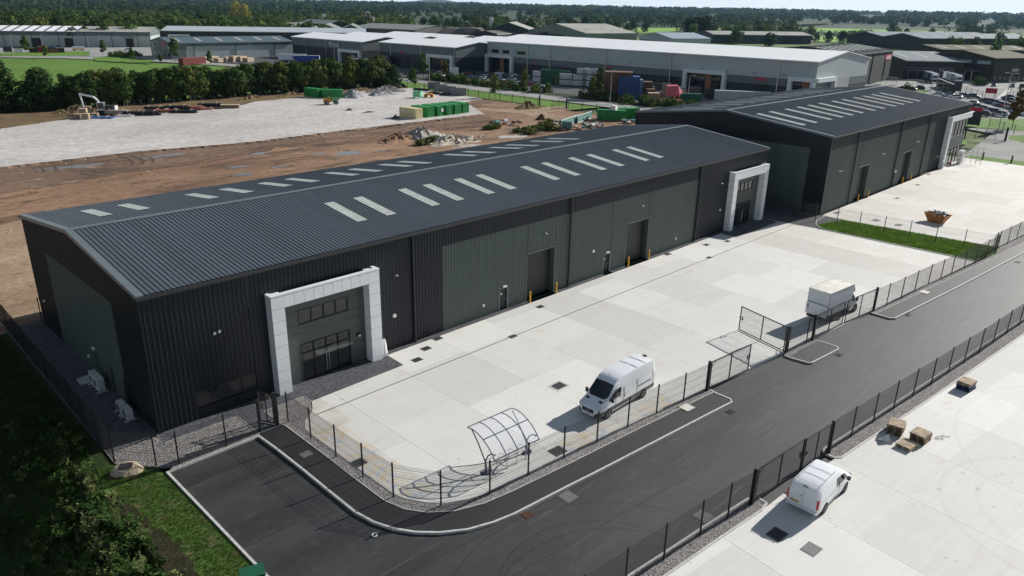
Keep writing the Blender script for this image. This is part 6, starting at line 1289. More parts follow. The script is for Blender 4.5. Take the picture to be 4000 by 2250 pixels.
bg('low_grey_shed', 'low wide grey shed at the foot of the pale green gabled one', (501.96,440.24), (533.74,430.63), 22, 4.5, 7.5, [(0, 4.5, OG)], mat('brown_grey_roof', (.13, .12, .11), .7), 'y', cat='shed')
bg('office_shed', 'light walled gabled unit with glassy roof left of the dark conifers', (553.80,359.39), (538.89,315.26), 40, 6, 10, [(0, 6, LG)], mat('glassy_roof', (.4, .46, .5), .3), 'y', cat='shed', ex=[('window', GLASS, 3+k*4, 5+k*4, 2.4, 3.6) for k in range(6)]+[('sign', WHITE, 2, 14, 4.4, 5.6)])
bg('white_roofed_shed', 'white roofed low shed partly behind the dark conifers', (717.31,424.17), (731.69,390.36), 30, 6, 8, [(0, 6, LG)], WR, 'x', cat='shed')
bg('black_open_shed', 'black walled shed with a lichen pale roof behind the steam', (631.05,332.21), (715.58,277.49), 34, 8, 10.5, [(0, 8, DG)], PR, 'x', cat='shed', lights=9, ex=[('door_opening', DARK, 70, 90, 0, 6)])
OLDR = mat('old_grey_roof', (.2, .21, .2), .7, var=.12, sc=.1)
bg('old_factory', 'old grey factory with three low gables beyond the white roofs', (345.94,591.67), (399.35,553.93), 70, 6, 10.5, [(0, 6, mat('old_grey_wall', (.12, .12, .11), .8))], OLDR, 'y', nb=3, cat='factory')
bg('old_factory', 'long grey factory roof behind the chimney ducts', (423.79,611.10), (438.12,527.86), 60, 7, 10.5, [(0, 7, mat('old_grey_wall', (.12, .12, .11), .8))], OLDR, 'x', cat='factory')
bg('old_factory', 'small dark factory hall at the back left of the factory', (411.69,633.45), (437.94,632.10), 60, 9, 12.5, [(0, 9, BRN)], OLDR, 'y', cat='factory')
bg('brick_building', 'red brick gabled building beyond the grey roofs', (369.39,679.08), (372.05,652.74), 45, 6, 10, [(0, 6, BRK)], OLDR, 'y', cat='brick building', ex=[('window', WHITE, 4+k*5, 6+k*5, 2, 4) for k in range(5)])
bg('brick_building', 'red brick hall with dark roof at the left of the gabled one', (347.84,674.92), (365.08,672.95), 40, 6, 9, [(0, 6, BRK)], OLDR, 'x', cat='brick building')
for k, (p, q) in enumerate([((489.13,554.88),(480.61,529.16)), ((462.24,507.79),(481.57,502.51)), ((482.58,502.23),(498.87,497.78))]): bg('old_barn', 'weathered grey barn, %s of the three by the timber yard' % NTH[k+1], p, q, 40, 4, 8.5, [(0, 4, mat('old_grey_wall', (.12, .12, .11), .8))], mat('weathered_roof', (.17, .14, .12), .8), 'y', cat='barn')
for k, (p, q) in enumerate([((766.37,1954.14),(779.35,1917.39)), ((810.79,1952.38),(821.92,1914.05))]): bg('white_house', 'white fronted building among the far woods, %s one' % ('left', 'right')[k], p, q, 20, 5.5, 8, [(0, 5.5, mat('white_render', (.6, .58, .52), .7))], OLDR, 'x', cat='house', ex=[('window', GLASS, 3+j*8, 5+j*8, 2, 4) for j in range(5)])
bg('farm_building', 'grey farm roofs right of the white fronted buildings', (804.98,1874.47), (869.23,1912.69), 20, 5, 8, [(0, 5, mat('old_grey_wall', (.12, .12, .11), .8))], GR, 'x', cat='farm building')
bg('brick_house', 'low brown brick house in front of the far left woods', (208.59,689.17), (216.64,679.74), 14, 4.5, 8, [(0, 4.5, BRK)], mat('weathered_roof', (.17, .14, .12), .8), 'x', cat='house')
# silos, tanks, ducts
t = thing('cyclone_ducts', 'rusty white extraction ducts and hoppers on the old factory', 'ducting', (*(501.60,691.00), 0)); b = MB()
for x in (-4, 0, 5): b.tube((x, 0, 10), (x, 0, 15), 2, 10); b.tube((x, 0, 5), (x, 0, 10), .4, 10, 2)
b.path([(-4, 0, 15), (-4, 0, 19), (-1, 0, 20), (2, 0, 18), (2, 0, 6)], .6, 6); [b.tube((x, 0, 0), (x, 0, 6), .2, 5) for x in (-5, 0, 6)]; b.build('ducts', mat('rusty_white', (.4, .33, .3), .7, var=.3), t)
for p, lab in (((469.23,731.32), 'pale steel silo behind the old factory'), ((605.19,601.17), 'twin white silo standing left of the dark gabled shed')):
    t = thing('silo', lab, 'silo', (*p, 0)); b = MB(); b.tube((0, 0, 6), (0, 0, 17), 2.2, 12); b.tube((0, 0, 3), (0, 0, 6), .5, 12, 2.2); b.build('tank', STEEL, t, smooth=50); b = MB(); [b.tube((1.8*cos(a), 1.8*sin(a), 0), (1.8*cos(a), 1.8*sin(a), 7), .15) for a in (0, 1.57, 3.14, 4.71)]; b.build('legs', STEEL, t)
# timber yard stacks
rnd = random.Random(77)
for k, p in enumerate([(539.50,649.69),(536.00,634.80),(601.47,704.28),(546.53,632.12),(592.15,706.19),(640.47,474.26),(639.29,461.41),(641.61,452.81),(646.25,446.05),(695.42,513.87),(703.05,505.54),(724.45,499.07),(738.57,500.96)]): crate_stack('timber_stack', 'pale timber stack, %s of those in the yard beyond the white roofs' % NTH[k+1], p, rnd.uniform(10, 16), 6, rnd.uniform(3, 6), mat('sawn_timber', (.42, .33, .2), .8, var=.2, sc=.3), -.4, rnd.uniform(-.8, .3), 'timber stack', 'timber stacks in the far yard', courses=3)
for k, p in enumerate([(147.81,320.40),(154.85,328.20),(154.30,320.52),(158.95,321.80),(162.37,321.44),(166.14,321.72),(167.40,316.93)]): crate_stack('crate_stack', 'stack of pale crates, %s from the left beside the dark red container' % NTH[k+1], p, 5, 3, rnd.uniform(1.8, 3), WOOD, -.05, R(25), 'crates', 'crates by the pale walled warehouse', courses=3)
container('long_container', 'dark red open container in front of the pale walled warehouse', mat('dark_red_container', (.2, .035, .03), .6), (*(138.52,314.55), 0), R(22), L=14, W_=3, H=2.9)
for k, (p, m, c) in enumerate([((106.88,436.39), SIGNR, 'red'), ((109.56,431.95), BRK, 'brown'), ((112.04,428.64), BRK, 'dark brown'), ((115.11,429.12), BRN, 'black'), ((98.01,440.89), WPLA, 'white'), ((94.48,447.82), DG, 'dark grey'), ((103.64,434.97), BRN, 'very dark')]): rbox('small_skip', '%s skip standing at the far left yard edge' % c, 'skip', (*p, 0), R(-15), [('body', m, [(-2, 2, -1, 1, 0, 2.2)]), ('rim', DG, [(-2.1, 2.1, -1.1, -1, 2.1, 2.3), (-2.1, 2.1, 1, 1.1, 2.1, 2.3)])])
# lorries
def lorry(label, loc, rz, side, cab=VWHITE, trailer=13.2, word=None, cabon=True, front=None):
    t = thing('lorry', label, 'lorry', loc, rz)
    b = MB(); b.box(-trailer, 0, -1.25, 1.25, 1.15, 3.95); tr = b.build('trailer', side, t); MB().box(-trailer, 0, -1.27, 1.27, 3.95, 4.0).build('trailer_roof', VWHITE, tr)
    MB().box(0.0, .04, -1.22, 1.22, 1.2, 3.9).build('bulkhead', VWHITE, tr)
    MB().box(-trailer+.3, -.5, -.5, .5, .8, 1.14).build('chassis', TRIM, t)
    for x in (-trailer+1.6, -trailer+2.9, -trailer+4.2):
        for s_ in (1, -1): wheel(t, x, s_*1.25, .5, .35, False)
    if front: MB().box(-5.5, -.3, -1.28, -1.26, 1.2, 3.9).build('side_panel', front, tr)
    if word: text(word, 1.7, TRIM, tr, (-4.5, -1.3, 2.5), (pi/2, 0, 0))
    if cabon:
        b = MB(); pr = [(.5, 1.0), (2.75, 1.0), (2.75, 2.2), (2.55, 3.0), (2.2, 3.6), (1.3, 3.85), (.5, 3.8)]; m = len(pr)
        b.add([(x, -1.22, z) for x, z in pr]+[(x, 1.22, z) for x, z in pr], [tuple(range(m)), tuple(range(2*m-1, m-1, -1))]+[(i, m+i, m+(i+1) % m, (i+1) % m) for i in range(m)]); c = b.build('cab', cab, t)
        b = MB(); b.add([(2.77, -1.1, 2.1), (2.77, 1.1, 2.1), (2.6, 1.05, 2.95), (2.6, -1.05, 2.95)], [(0, 1, 2, 3)]); b.build('windscreen', GLASS, c)
        for s_ in (1, -1): MB().box(1.5, 2.4, s_*1.23-.005, s_*1.23+.005, 2.0, 2.7).build('side_window', GLASS, c); MB().box(2.6, 2.8, s_*1.35-.12, s_*1.35+.12, 2.1, 2.9).build('mirror', TRIM, c)
        MB().box(2.75, 2.85, -1.15, 1.15, .5, 1.5).build('front_bumper', TRIM, c)
        for x in (2.0, -.4):
            for s_ in (1, -1): wheel(t, x, s_*1.2, .5, .35, False)
    return t
BLUEC = mat('blue_curtain', (.02, .05, .3), .5); GREYCUR = mat('grey_curtain', (.25, .27, .3), .5); NAVY = mat('navy_panel', (.015, .02, .14), .5)
for lab, q, cur, fr in (('white lorry with a navy front curtain panel backed to the docks, nearer one', (353.50,59.06), GREYCUR, NAVY), ('white lorry backed to the docks, farther right one', (354.22,50.00), VWHITE, GREYCUR)):
    lorry(lab, (q[0], q[1]-0, 0), R(-112) if False else R(-150), cur, front=fr)
lorry('white trailer parked against the docks between the two lorries', (*(368.22,58.58), 0), R(-150), VWHITE, cabon=False, front=GREYCUR)
p = (175.11,306.58); lorry('trailer with the word on its white side behind the tree belt', (p[0]+13, p[1]-9, 0), R(-38), WHITE, word='Rhino', cabon=False)
p = (178.81,292.27); lorry('bright blue curtain sided trailer behind the tree belt', (p[0]+9.5, p[1]-7, 0), R(-38), BLUEC, cabon=False, trailer=12)
p = (185.71,260.51); lorry('pale blue trailer nearly hidden behind the tree belt', (p[0]+14, p[1]-12, 0), R(-42), mat('pale_blue_curtain', (.15, .22, .3), .5), cabon=False, trailer=16)
p = (204.92,79.05); lorry('long pale grey trailer beside the white roofed warehouse', (p[0]+9, p[1]-14.5, 0), R(-58), mat('trailer_grey', (.4, .43, .43), .5), cabon=False, trailer=17)
t = thing('yellow_white_van', 'white and yellow van parked in the far left yard', 'van', (*(127.89,441.84), 0), R(-15)); MB().box(-3, 3, -1, 1, .4, 2.4).build('body', VWHITE, t); MB().box(-3.02, 3.02, -1.02, 1.02, .4, 1.1).build('lower_body', YEL, t); [wheel(t, x, s_*1, .4, .2, False) for x in (-2, 2) for s_ in (1, -1)]
t = thing('tipper_truck', 'dark flatbed truck with raised body by the twin warehouse', 'truck', (*(212.66,237.62), 0), R(-50)); MB().box(-3.5, 1, -1.2, 1.2, 1.2, 2.9).build('load_bed', SHUT, t); MB().box(1.3, 3, -1.1, 1.1, .8, 2.8).build('cab', WPLA, t); [wheel(t, x, s_*1.1, .5, .3, False) for x in (-2.5, -1.2, 2) for s_ in (1, -1)]
# white intermediate containers of liquid in stacks
def ibc0():
    t = thing('liquid_container', None, 'tank', (0, 0, -40)); MB().box(-.56, .56, -.46, .46, .16, 1.1).build('bottle', mat('milky_plastic', (.6, .63, .65), .4), t)
    b = MB()
    for z in (.2, .5, .8, 1.1): b.box(-.6, .6, -.5, -.47, z, z+.04); b.box(-.6, .6, .47, .5, z, z+.04); b.box(-.6, -.57, -.5, .5, z, z+.04); b.box(.57, .6, -.5, .5, z, z+.04)
    b.build('cage', STEEL, t); MB().box(-.6, .6, -.5, .5, 0, .14).build('base', TRIM, t); return freeze(t)
ib = ibc0(); used_ib = False; IB = [((207.91,160.01), 2, 'left group'), ((208.19,158.83), 2, 'left group'), ((207.70,145.79), 2, 'middle group'), ((207.48,144.09), 2, 'middle group'), ((208.60,143.32), 2, 'middle group'), ((209.56,142.65), 1, 'middle group'), ((209.06,140.25), 2, 'right group'), ((210.18,139.48), 3, 'right group'), ((211.74,139.31), 3, 'right group'), ((213.46,139.04), 3, 'right group'), ((211.43,135.90), 3, 'right group'), ((212.98,135.73), 3, 'right group'), ((214.10,134.95), 3, 'right group'), ((216.37,135.19), 3, 'right group')]
for k, (p, n, g) in enumerate(IB):
    for q in range(n):
        lab = 'caged white liquid container, column %s from the left, %s tier, by the long warehouse' % (NTH[k+1], NTH[q+1]); s = 1.9
        if not used_ib: ib.location = (*p, 0); ib.scale = (s, s, s); ib['label'] = lab; ib['group'] = 'stacked liquid containers'; ib.rotation_euler = (0, 0, R(-50)); used_ib = True
        else: dup(ib, (*p, q*1.15*s), R(-50), lab, 'stacked liquid containers', (s, s, s))
container('site_container', 'dark green container, left of the pair behind the liquid containers', mat('deep_green', (.01, .1, .05), .5), (*(211.06,154.43), 0), R(-70), L=9, H=5)
container('site_container', 'dark green container, right of the pair behind the liquid containers', mat('deep_green', (.01, .1, .05), .5), (*(211.38,150.82), 0), R(-70), L=9, H=5)
BRW = mat('brown_crates', (.12, .06, .035), .8, var=.2, sc=.5); BLUK = mat('blue_box_paint', (.015, .06, .2), .5, var=.1)
for lab, p, w_, d, h, m in (('tall brown crate stack with tan tops at the yard corner', (190.52,106.45), 9, 6, 8.5, BRW), ('tall dark blue stack right of the brown crates', (192.08,103.54), 7, 6, 7.2, BLUK), ('pale blue stack next to the dark blue one', (197.84,104.72), 4.5, 5, 5.8, mat('pale_blue_box', (.12, .25, .35), .5)), ('brown crate stack right of the blue ones', (201.65,103.78), 5, 4, 5, BRW), ('small brown crates near the pink machine', (199.55,99.87), 3, 3, 3, BRW), ('small tan crates near the pink machine', (196.96,96.48), 4, 3, 2.2, WOOD), ('small blue crate near the pink machine', (202.07,98.03), 2.4, 2.4, 2.2, BLUK), ('white drums by the warehouse wall', (215.78,111.04), 3, 2, 2.2, WPLA), ('grey wrapped bales by the warehouse wall', (218.22,109.31), 4, 3, 3.2, GREYC), ('cream packs beside the downpipe', (217.75,105.62), 3, 3, 3.4, WOOD), ('white boxes at the left foot of the middle entrance frame', (220.83,101.43), 3, 2, 2.4, WPLA), ('wrapped pallets inside the middle entrance', (218.97,95.00), 4, 3, 3, GREYC), ('dark rack beside the grey trailer', (216.68,87.38), 3, 3, 3, BRN), ('orange skips by the liquid containers', (215.64,131.18), 5, 4, 3.2, SIGNR), ('grey wrapped blocks by the twin warehouse corner', (207.56,258.55), 5, 4, 5, GREYC), ('orange machine parts behind the tree belt end', (210.59,268.00), 3, 3, 4, ORANGE)):
    crate_stack('goods_stack', lab, p, w_, d, h, m, -.05, R(-50), 'goods stack', courses=4)
t = thing('pink_hopper', 'faded pink angular hopper on an orange frame', 'hopper', (*(192.49,86.42), 0), R(-50)); b = MB(); b.add([(-2, -2, 2.4), (2, -2, 2.4), (2, 2, 2.4), (-2, 2, 2.4), (-2, -2, 5.4), (1.2, -2, 5.6), (1.2, 2, 5.6), (-2, 2, 5.4), (3, 0, 3.8)], [(0, 3, 2, 1), (4, 5, 6, 7), (0, 1, 5, 4), (3, 7, 6, 2), (0, 4, 7, 3), (1, 8, 5), (2, 6, 8), (5, 8, 6), (1, 2, 8)]); b.build('hopper', mat('faded_pink', (.6, .14, .17), .5), t)
b = MB(); [b.box(x-.1, x+.1, y-.1, y+.1, 0, 2.4) for x in (-1.9, 1.9) for y in (-1.9, 1.9)]; b.build('frame', ORANGE, t)
container('open_skip', 'red open skip below the pink hopper', mat('skip_red', (.4, .05, .03), .6), (*(188.01,83.45), 0), R(-50), L=6, H=1.8)
container('open_skip', 'dark green skip right of the pink hopper', mat('deep_green', (.01, .1, .05), .5), (*(195.55,82.54), 0), R(-50), L=8, H=3.2)
for k, p in enumerate([(196.20,91.90),(193.48,88.93),(201.50,89.70),(205.11,90.51)]): rbox('steel_frame', 'yellow brown stillage frame, %s from the left around the pink hopper' % NTH[k+1], 'stillage', (*p, 0), R(-50), [('frame', mat('ochre_paint', (.35, .17, .03), .6), [(-1.6, -1.5, -1, 1, 0, 2.8), (1.5, 1.6, -1, 1, 0, 2.8), (-1.5, 1.5, -1, -.9, 2.7, 2.8), (-1.5, 1.5, -1, -.9, 1.3, 1.4), (-1.5, 1.5, .9, 1, 2.7, 2.8)])])
# street lamps, signs
def lamp(label, p, h=8, rz=R(-40), double=False, m=None):
    m = m or STEEL; t = thing('street_lamp', label, 'street lamp', (*p, 0), rz, 'street lamps'); b = MB(); b.tube((0, 0, 0), (0, 0, h), .13, 8, .07); b.build('pole', m, t, smooth=50)
    for s_ in ((1, -1) if double else (1,)): b = MB(); b.tube((0, 0, h), (s_*.9, 0, h+.1), .06); b.cbox(s_*1.2, 0, h+.1, .8, .35, .14); b.build('lamp_head', m, t)
for k, (p, h) in enumerate([((89.60,416.15), 10), ((118.76,474.90), 8), ((124.60,412.10), 9), ((139.56,441.67), 8), ((129.21,335.08), 9.5), ((175.01,329.25), 9), ((196.07,284.34), 8), ((175.53,185.87), 10), ((175.22,97.67), 10), ((195.42,82.64), 8.5), ((329.82,50.72), 7), ((313.75,39.19), 6.5)]): lamp('pale street lamp, %s from the left along the estate road' % NTH[k+1], p, h)
lamp('tall double-headed lamp column in front of the right-hand car park', (214.73,0.93), 14, R(80), True)
lamp('double-headed lamp beside the lorry yard wall', (319.74,22.28), 5, R(80), True)
def signb(label, p, w_, h, z, m, m2=None, rz=R(-60), cat='sign'):
    t = thing('sign_board', label, cat, (*p, 0), rz); b = MB(); b.box(-w_/2+.1, -w_/2+.25, -.06, .06, 0, z+h); b.box(w_/2-.25, w_/2-.1, -.06, .06, 0, z+h); b.build('posts', GREYC, t); MB().box(-w_/2, w_/2, -.14, -.06, z, z+h).build('board', m, t)
    if m2: MB().box(-w_/2, w_/2, -.16, -.14, z+h*.78, z+h).build('header', m2, t)
signb('dark sign board with a red header beside the overhanging white entrance', (215.68,7.23), 3.0, 4.6, .3, DG, SIGNR, R(-78)); signb('small red sign on the lorry yard fence', (302.81,24.63), 3.6, 1.8, 1.6, SIGNR, None, R(-78)); signb('white sign board in the shrubs beside the estate road', (186.17,183.70), 3.6, 4.6, .5, WPLA, None, R(-50)); signb('dark notice board at the end of the low brown wall', (301.61,35.37), 2.6, 3.4, 1.5, DG, None, R(-78)); signb('white panel sign by the tipper truck', (220.10,247.29), 5, 2.4, 5, WPLA, None, R(-50))
t = thing('boundary_wall', 'low brown wall running down from the docks to the car park', 'wall', (*(334.74,52.20), 0)); p, q = Vector((334.74,52.20)), Vector((304.95,37.05)); d = q-p; b = MB(); b.tube((0, 0, 0), (0, 0, 0.001), .1); b = MB(); n_ = Vector((-d.y, d.x)).normalized()*.3; b.prism([(0, 0), (d.x, d.y), (d.x+n_.x, d.y+n_.y), (n_.x, n_.y)][::1], 0, 3.2); b.build('wall', BRN, t); b = MB(); b.prism([(-n_.x*.3, -n_.y*.3), (d.x-n_.x*.3, d.y-n_.y*.3), (d.x+n_.x*1.3, d.y+n_.y*1.3), (n_.x*1.3, n_.y*1.3)], 3.2, 3.4); b.build('coping', PATHC, t)
for k, p in enumerate([(321.62,56.43),(314.71,45.09),(326.25,68.15)]): rbox('cycle_cage', 'glazed cage shelter, %s by the lorry yard' % NTH[k+1], 'shelter', (*p, 0), R(-70), [('frame', STEEL, [(-3, -2.9, -1.5, 1.5, 0, 3), (2.9, 3, -1.5, 1.5, 0, 3), (-3, 3, -1.5, -1.4, 2.9, 3), (-3, 3, -1.5, -1.4, 1.4, 1.5), (-3, 3, 1.4, 1.5, 2.9, 3), (-1, -.9, -1.5, -1.4, 0, 3), (1, 1.1, -1.5, -1.4, 0, 3)])])

# ======================= trees, hedges, weeds, grass ========================
def leafmat(name, c, v=.5, tr=.25):
    s = N(name); s.set(.9, spec=.08); oi = s.n('ObjectInfo'); f = s.noise(s.pos(), .45, 3, .7); f2 = s.noise(s.pos(), 2.2, 2, .7)
    lo = tuple(x*(1-v) for x in c); hi = tuple(min(1, x*(1+v*1.1)) for x in c)
    a = s.math('ADD', s.math('MULTIPLY', f, .55), s.math('ADD', s.math('MULTIPLY', f2, .3), s.math('MULTIPLY', oi.outputs['Random'], .15)))
    col = s.ramp(a, [(.3, lo), (.5, c), (.7, hi)]); s.col(col)
    t = s.n('BsdfTranslucent'); s.l(col, t.inputs[0]); mx = s.n('MixShader'); mx.inputs[0].default_value = tr
    s.l(s.b.outputs[0], mx.inputs[1]); s.l(t.outputs[0], mx.inputs[2]); s.l(mx.outputs[0], s.t.nodes['Material Output'].inputs[0]); return s.m
LD = leafmat('dark_leaves', (.032, .058, .015)); LM_ = leafmat('mid_leaves', (.06, .1, .024)); LY = leafmat('yellow_leaves', (.3, .28, .06)); LO = leafmat('olive_leaves', (.1, .12, .03)); LA = leafmat('autumn_leaves', (.14, .09, .03)); LB = leafmat('conifer_leaves', (.012, .026, .012)); LG_ = leafmat('fresh_leaves', (.07, .13, .025)); LWD = leafmat('weed_leaves', (.13, .17, .055))
BARK = mat('bark', (.13, .11, .085), .9, var=.2, sc=2); DBARK = mat('dark_bark', (.05, .04, .03), .9)
def leaves(b, rnd, lobes, n, s, flat=.0, shell=.6):
    tot = sum(l[3]**2 for l in lobes)
    for (cx, cy, cz, r, sz) in lobes:
        for _ in range(max(3, int(n*r*r/tot))):
            while True:
                d = Vector((rnd.gauss(0, 1), rnd.gauss(0, 1), rnd.gauss(0, 1)))
                if d.length > .01: break
            d.normalize(); q = r*(shell+(1-shell)*rnd.random()**.6)*(1+rnd.uniform(-.08, .12)); p = Vector((cx, cy, cz))+Vector((d.x*q, d.y*q, d.z*q*sz))
            nn = (d+Vector((rnd.gauss(0, .36), rnd.gauss(0, .36), rnd.gauss(0, .36)+.2))).normalized(); a = nn.orthogonal().normalized(); c = nn.cross(a); an = rnd.uniform(0, 3.14); u = a*cos(an)+c*sin(an); v = nn.cross(u); k = s*rnd.uniform(.6, 1.35)
            b.add([p-u*k*.5-v*k*.35, p+u*k*.5-v*k*.3, p+u*k*.4+v*k*.4, p-u*k*.35+v*k*.45], [(0, 1, 2, 3)])
def lobeset(rnd, w_, h0, h1, n, slim=1.):
    out = []; H = h1-h0
    for i in range(n):
        t = (i+.5)/n; z = h0+H*t; prof = math.sin(pi*min(1, .18+.82*t))**.6 if slim == 1 else (.55+.45*math.sin(pi*t)); r = w_*.5*rnd.uniform(.42, .62); a = i*2.4+rnd.uniform(-.5, .5); off = max(0, w_*.5*prof-r*.8)
        out.append((off*cos(a), off*sin(a), z, r, rnd.uniform(.7, .95)))
    out.append((0, 0, h0+H*.5, w_*.34, min(1.1, H/w_*.75))); return out
def tree_proto(name, w_, h0, h1, n, s, lm, seed, lobes=9, slim=1., trunk=.14, multi=1, bark=None, inner=True):
    rnd = random.Random(seed); t = thing(name, None, 'tree', (0, 0, -60)); b = MB(); leaves(b, rnd, lobeset(rnd, w_, h0, h1, lobes, slim), n, s)
    b.build('crown', lm, t); b = MB()
    for k in range(multi):
        x, y = (0, 0) if multi == 1 else (rnd.uniform(-.5, .5), rnd.uniform(-.5, .5)); m = (x*1.5+rnd.uniform(-.4, .4), y*1.5+rnd.uniform(-.4, .4), h0+.3*(h1-h0)); b.tube((x, y, -.3), m, trunk, 6, trunk*.7); b.tube(m, (m[0]*1.3, m[1]*1.3, h0+.85*(h1-h0)), trunk*.7, 5, trunk*.2)
        for j in range(4): a = rnd.uniform(0, 6.3); z = h0+rnd.uniform(0, .45)*(h1-h0); b.tube((m[0]*z/m[2], m[1]*z/m[2], z), (m[0]+w_*.38*cos(a), m[1]+w_*.38*sin(a), z+.28*(h1-h0)), trunk*.35, 4, trunk*.12)
    b.build('trunk', bark or BARK, t); return freeze(t)
_used = set()
def put(proto, p, label, group, rz=0, s=1, sz=None, cat=None):
    sc = (s, s, sz or s)
    if proto.name not in _used: _used.add(proto.name); proto.location = (p[0], p[1], p[2] if len(p) > 2 else 0); proto.rotation_euler = (0, 0, rz); proto.scale = sc; proto['label'] = label; proto['group'] = group; o = proto
    else: o = dup(proto, p, rz, label, group, sc)
    if cat: o['category'] = cat
    return o
rnd = random.Random(21)
# the tree belt behind the compound
BELT = [tree_proto('belt_tree', 6.6, 2.4, 8.6, 2300, .55, [LM_, LM_, LO, LO, LD][k], 100+k, 11, .5, .12, 2, mat('pale_bark', (.34, .3, .24), .9)) for k in range(5)]
BIGT = tree_proto('broad_tree', 15, 1.0, 12.5, 4200, .7, LD, 90, 14, 1, .3, 3)
nb = 0
xs = [30+k*2.55 for k in range(48)]
for k, x in enumerate(xs):
    if x < 47: continue
    nb += 1; y = 178.6+.03*(x-50)+rnd.uniform(-1.3, 1.3); x += rnd.uniform(-.7, .7); s = lin(.88, 1.02, (x-47)/105)*rnd.choice((.78, .9, 1, 1.08, 1.12)); lab = 'slim leafy tree, front row of the tree belt, %s from the left' % NTH[min(nb, 40)] if nb <= 40 else 'slim leafy tree near the right end of the tree belt'
    put(BELT[(k*3) % 5 if x < 120 else (2, 3, 3, 1, 0)[k % 5]], (x, y), lab, 'front row of the tree belt', rnd.uniform(0, 6), s)
for k in range(30): x = 48+k*3.6; put(BELT[k % 5], (x+rnd.uniform(-1, 1), 184+rnd.uniform(-1, 1)), 'leafy tree half hidden in the second row of the tree belt', 'second row of the tree belt', rnd.uniform(0, 6), rnd.uniform(.82, 1.02))
UND = tree_proto('understorey_bush', 4.2, .1, 3.2, 520, .5, LD, 95, 7, 1, .08, 3)
for k in range(32): put(UND, (48+k*3.3+rnd.uniform(-1, 1), 180.6+rnd.uniform(-.6, 1.5)), 'dark bush growing among the trunks of the tree belt', 'understorey of the tree belt', rnd.uniform(0, 6), rnd.uniform(.6, 1.2), cat='bush')
for k in range(16): put(UND, (8+k*2.7+rnd.uniform(-1, 1), 180+rnd.uniform(-1, 3)), 'dark bush filling the low left part of the tree belt', 'bushes in the left part of the tree belt', rnd.uniform(0, 6), rnd.uniform(.9, 1.5), cat='bush')
put(BIGT, (31.5, 184.5), 'broad dark round tree at the left end of the tree belt', None, 0, .92); put(BIGT, (41.5, 182), 'lower broad tree just right of the dark round one', None, 2, .72); put(BIGT, (20, 180), 'low dark bushy tree left of the round one', None, 4, .45); put(BIGT, (12, 180), 'low dark bushy tree at the left edge of the photo', None, 1, .4)
put(BIGT, (154, 181), 'rounded bushy tree ending the belt at the right', None, 3, .5); put(BIGT, (26, 178.5), 'dark bush between the round tree and the brown bank', None, 3, .4)
for k in range(9): put(BIGT, (150+rnd.uniform(-3, 6), 176+k*1.4), 'olive bush in the thicket at the right end of the belt', 'bushes at the right end of the belt', rnd.uniform(0, 6), rnd.uniform(.18, .3))
# young trees along the estate road
YT = [tree_proto('young_tree', 3.0, 1.8, 6.4, 420, .5, [LM_, LO, LA][k], 140+k, 7, 1, .07, 1) for k in range(3)]
for k, (p, s, q) in enumerate([((155.35,170.19), 1.1, 0), ((178.81,193.73), 1.5, 0), ((188.92,192.24), 1.1, 1), ((156.46,129.54), 1.15, 1), ((184.52,143.45), 1.1, 1), ((198.72,142.07), .6, 0), ((180.15,108.80), 1.1, 1), ((191.39,114.90), 1.4, 0), ((96.16,417.33), 1.5, 0), ((95.53,382.28), .95, 0), ((125.21,392.51), 1.2, 0), ((121.91,343.18), 1.0, 0), ((138.32,333.71), 1.7, 0), ((141.20,302.13), 1.0, 0), ((127.85,324.54), .7, 0)]): put(YT[q], (p[0], p[1]), 'young roadside tree by the estate road, %s from the compound side' % NTH[k+1], 'young roadside trees', k, s)
p = (217.71,-1.45); put(YT[2], p, 'autumn coloured young tree on the verge in front of the right-hand car park', None, 1, 1.25, 1.5)
# shrubs of the verge
SHR = [tree_proto('verge_shrub', 3.2, .1, 1.7, 240, .42, [LO, LM_, LG_][k], 160+k, 6, 1, .05, 1) for k in range(3)]
ns = 0
for y in range(58, 192, 4):
    if 116 < y < 134: continue
    for xx in (180.5, 184): put(SHR[(y//4+int(xx)) % 3], (xx+rnd.uniform(-1.2, 1.2), y+rnd.uniform(-1.5, 1.5)), 'low green shrub in the planted verge beside the estate road', 'shrubs of the estate road verge', rnd.uniform(0, 6), rnd.uniform(.8, 1.5), cat='shrub')
for k in range(14): p = (126.93,382.38); put(SHR[k % 3], (p[0]+rnd.uniform(-4, 12), p[1]+rnd.uniform(-8, 4)), 'low green shrub in the bed left of the pale walled warehouse', 'shrubs by the pale walled warehouse', rnd.uniform(0, 6), rnd.uniform(.8, 1.4), cat='shrub')
for p in ((297.05,51.10), (361.78,43.76), (357.87,41.24)): put(SHR[1], p, 'dark shrub beside the brown office or the lorry yard', 'shrubs by the brown office', 0, 1.6, cat='shrub')
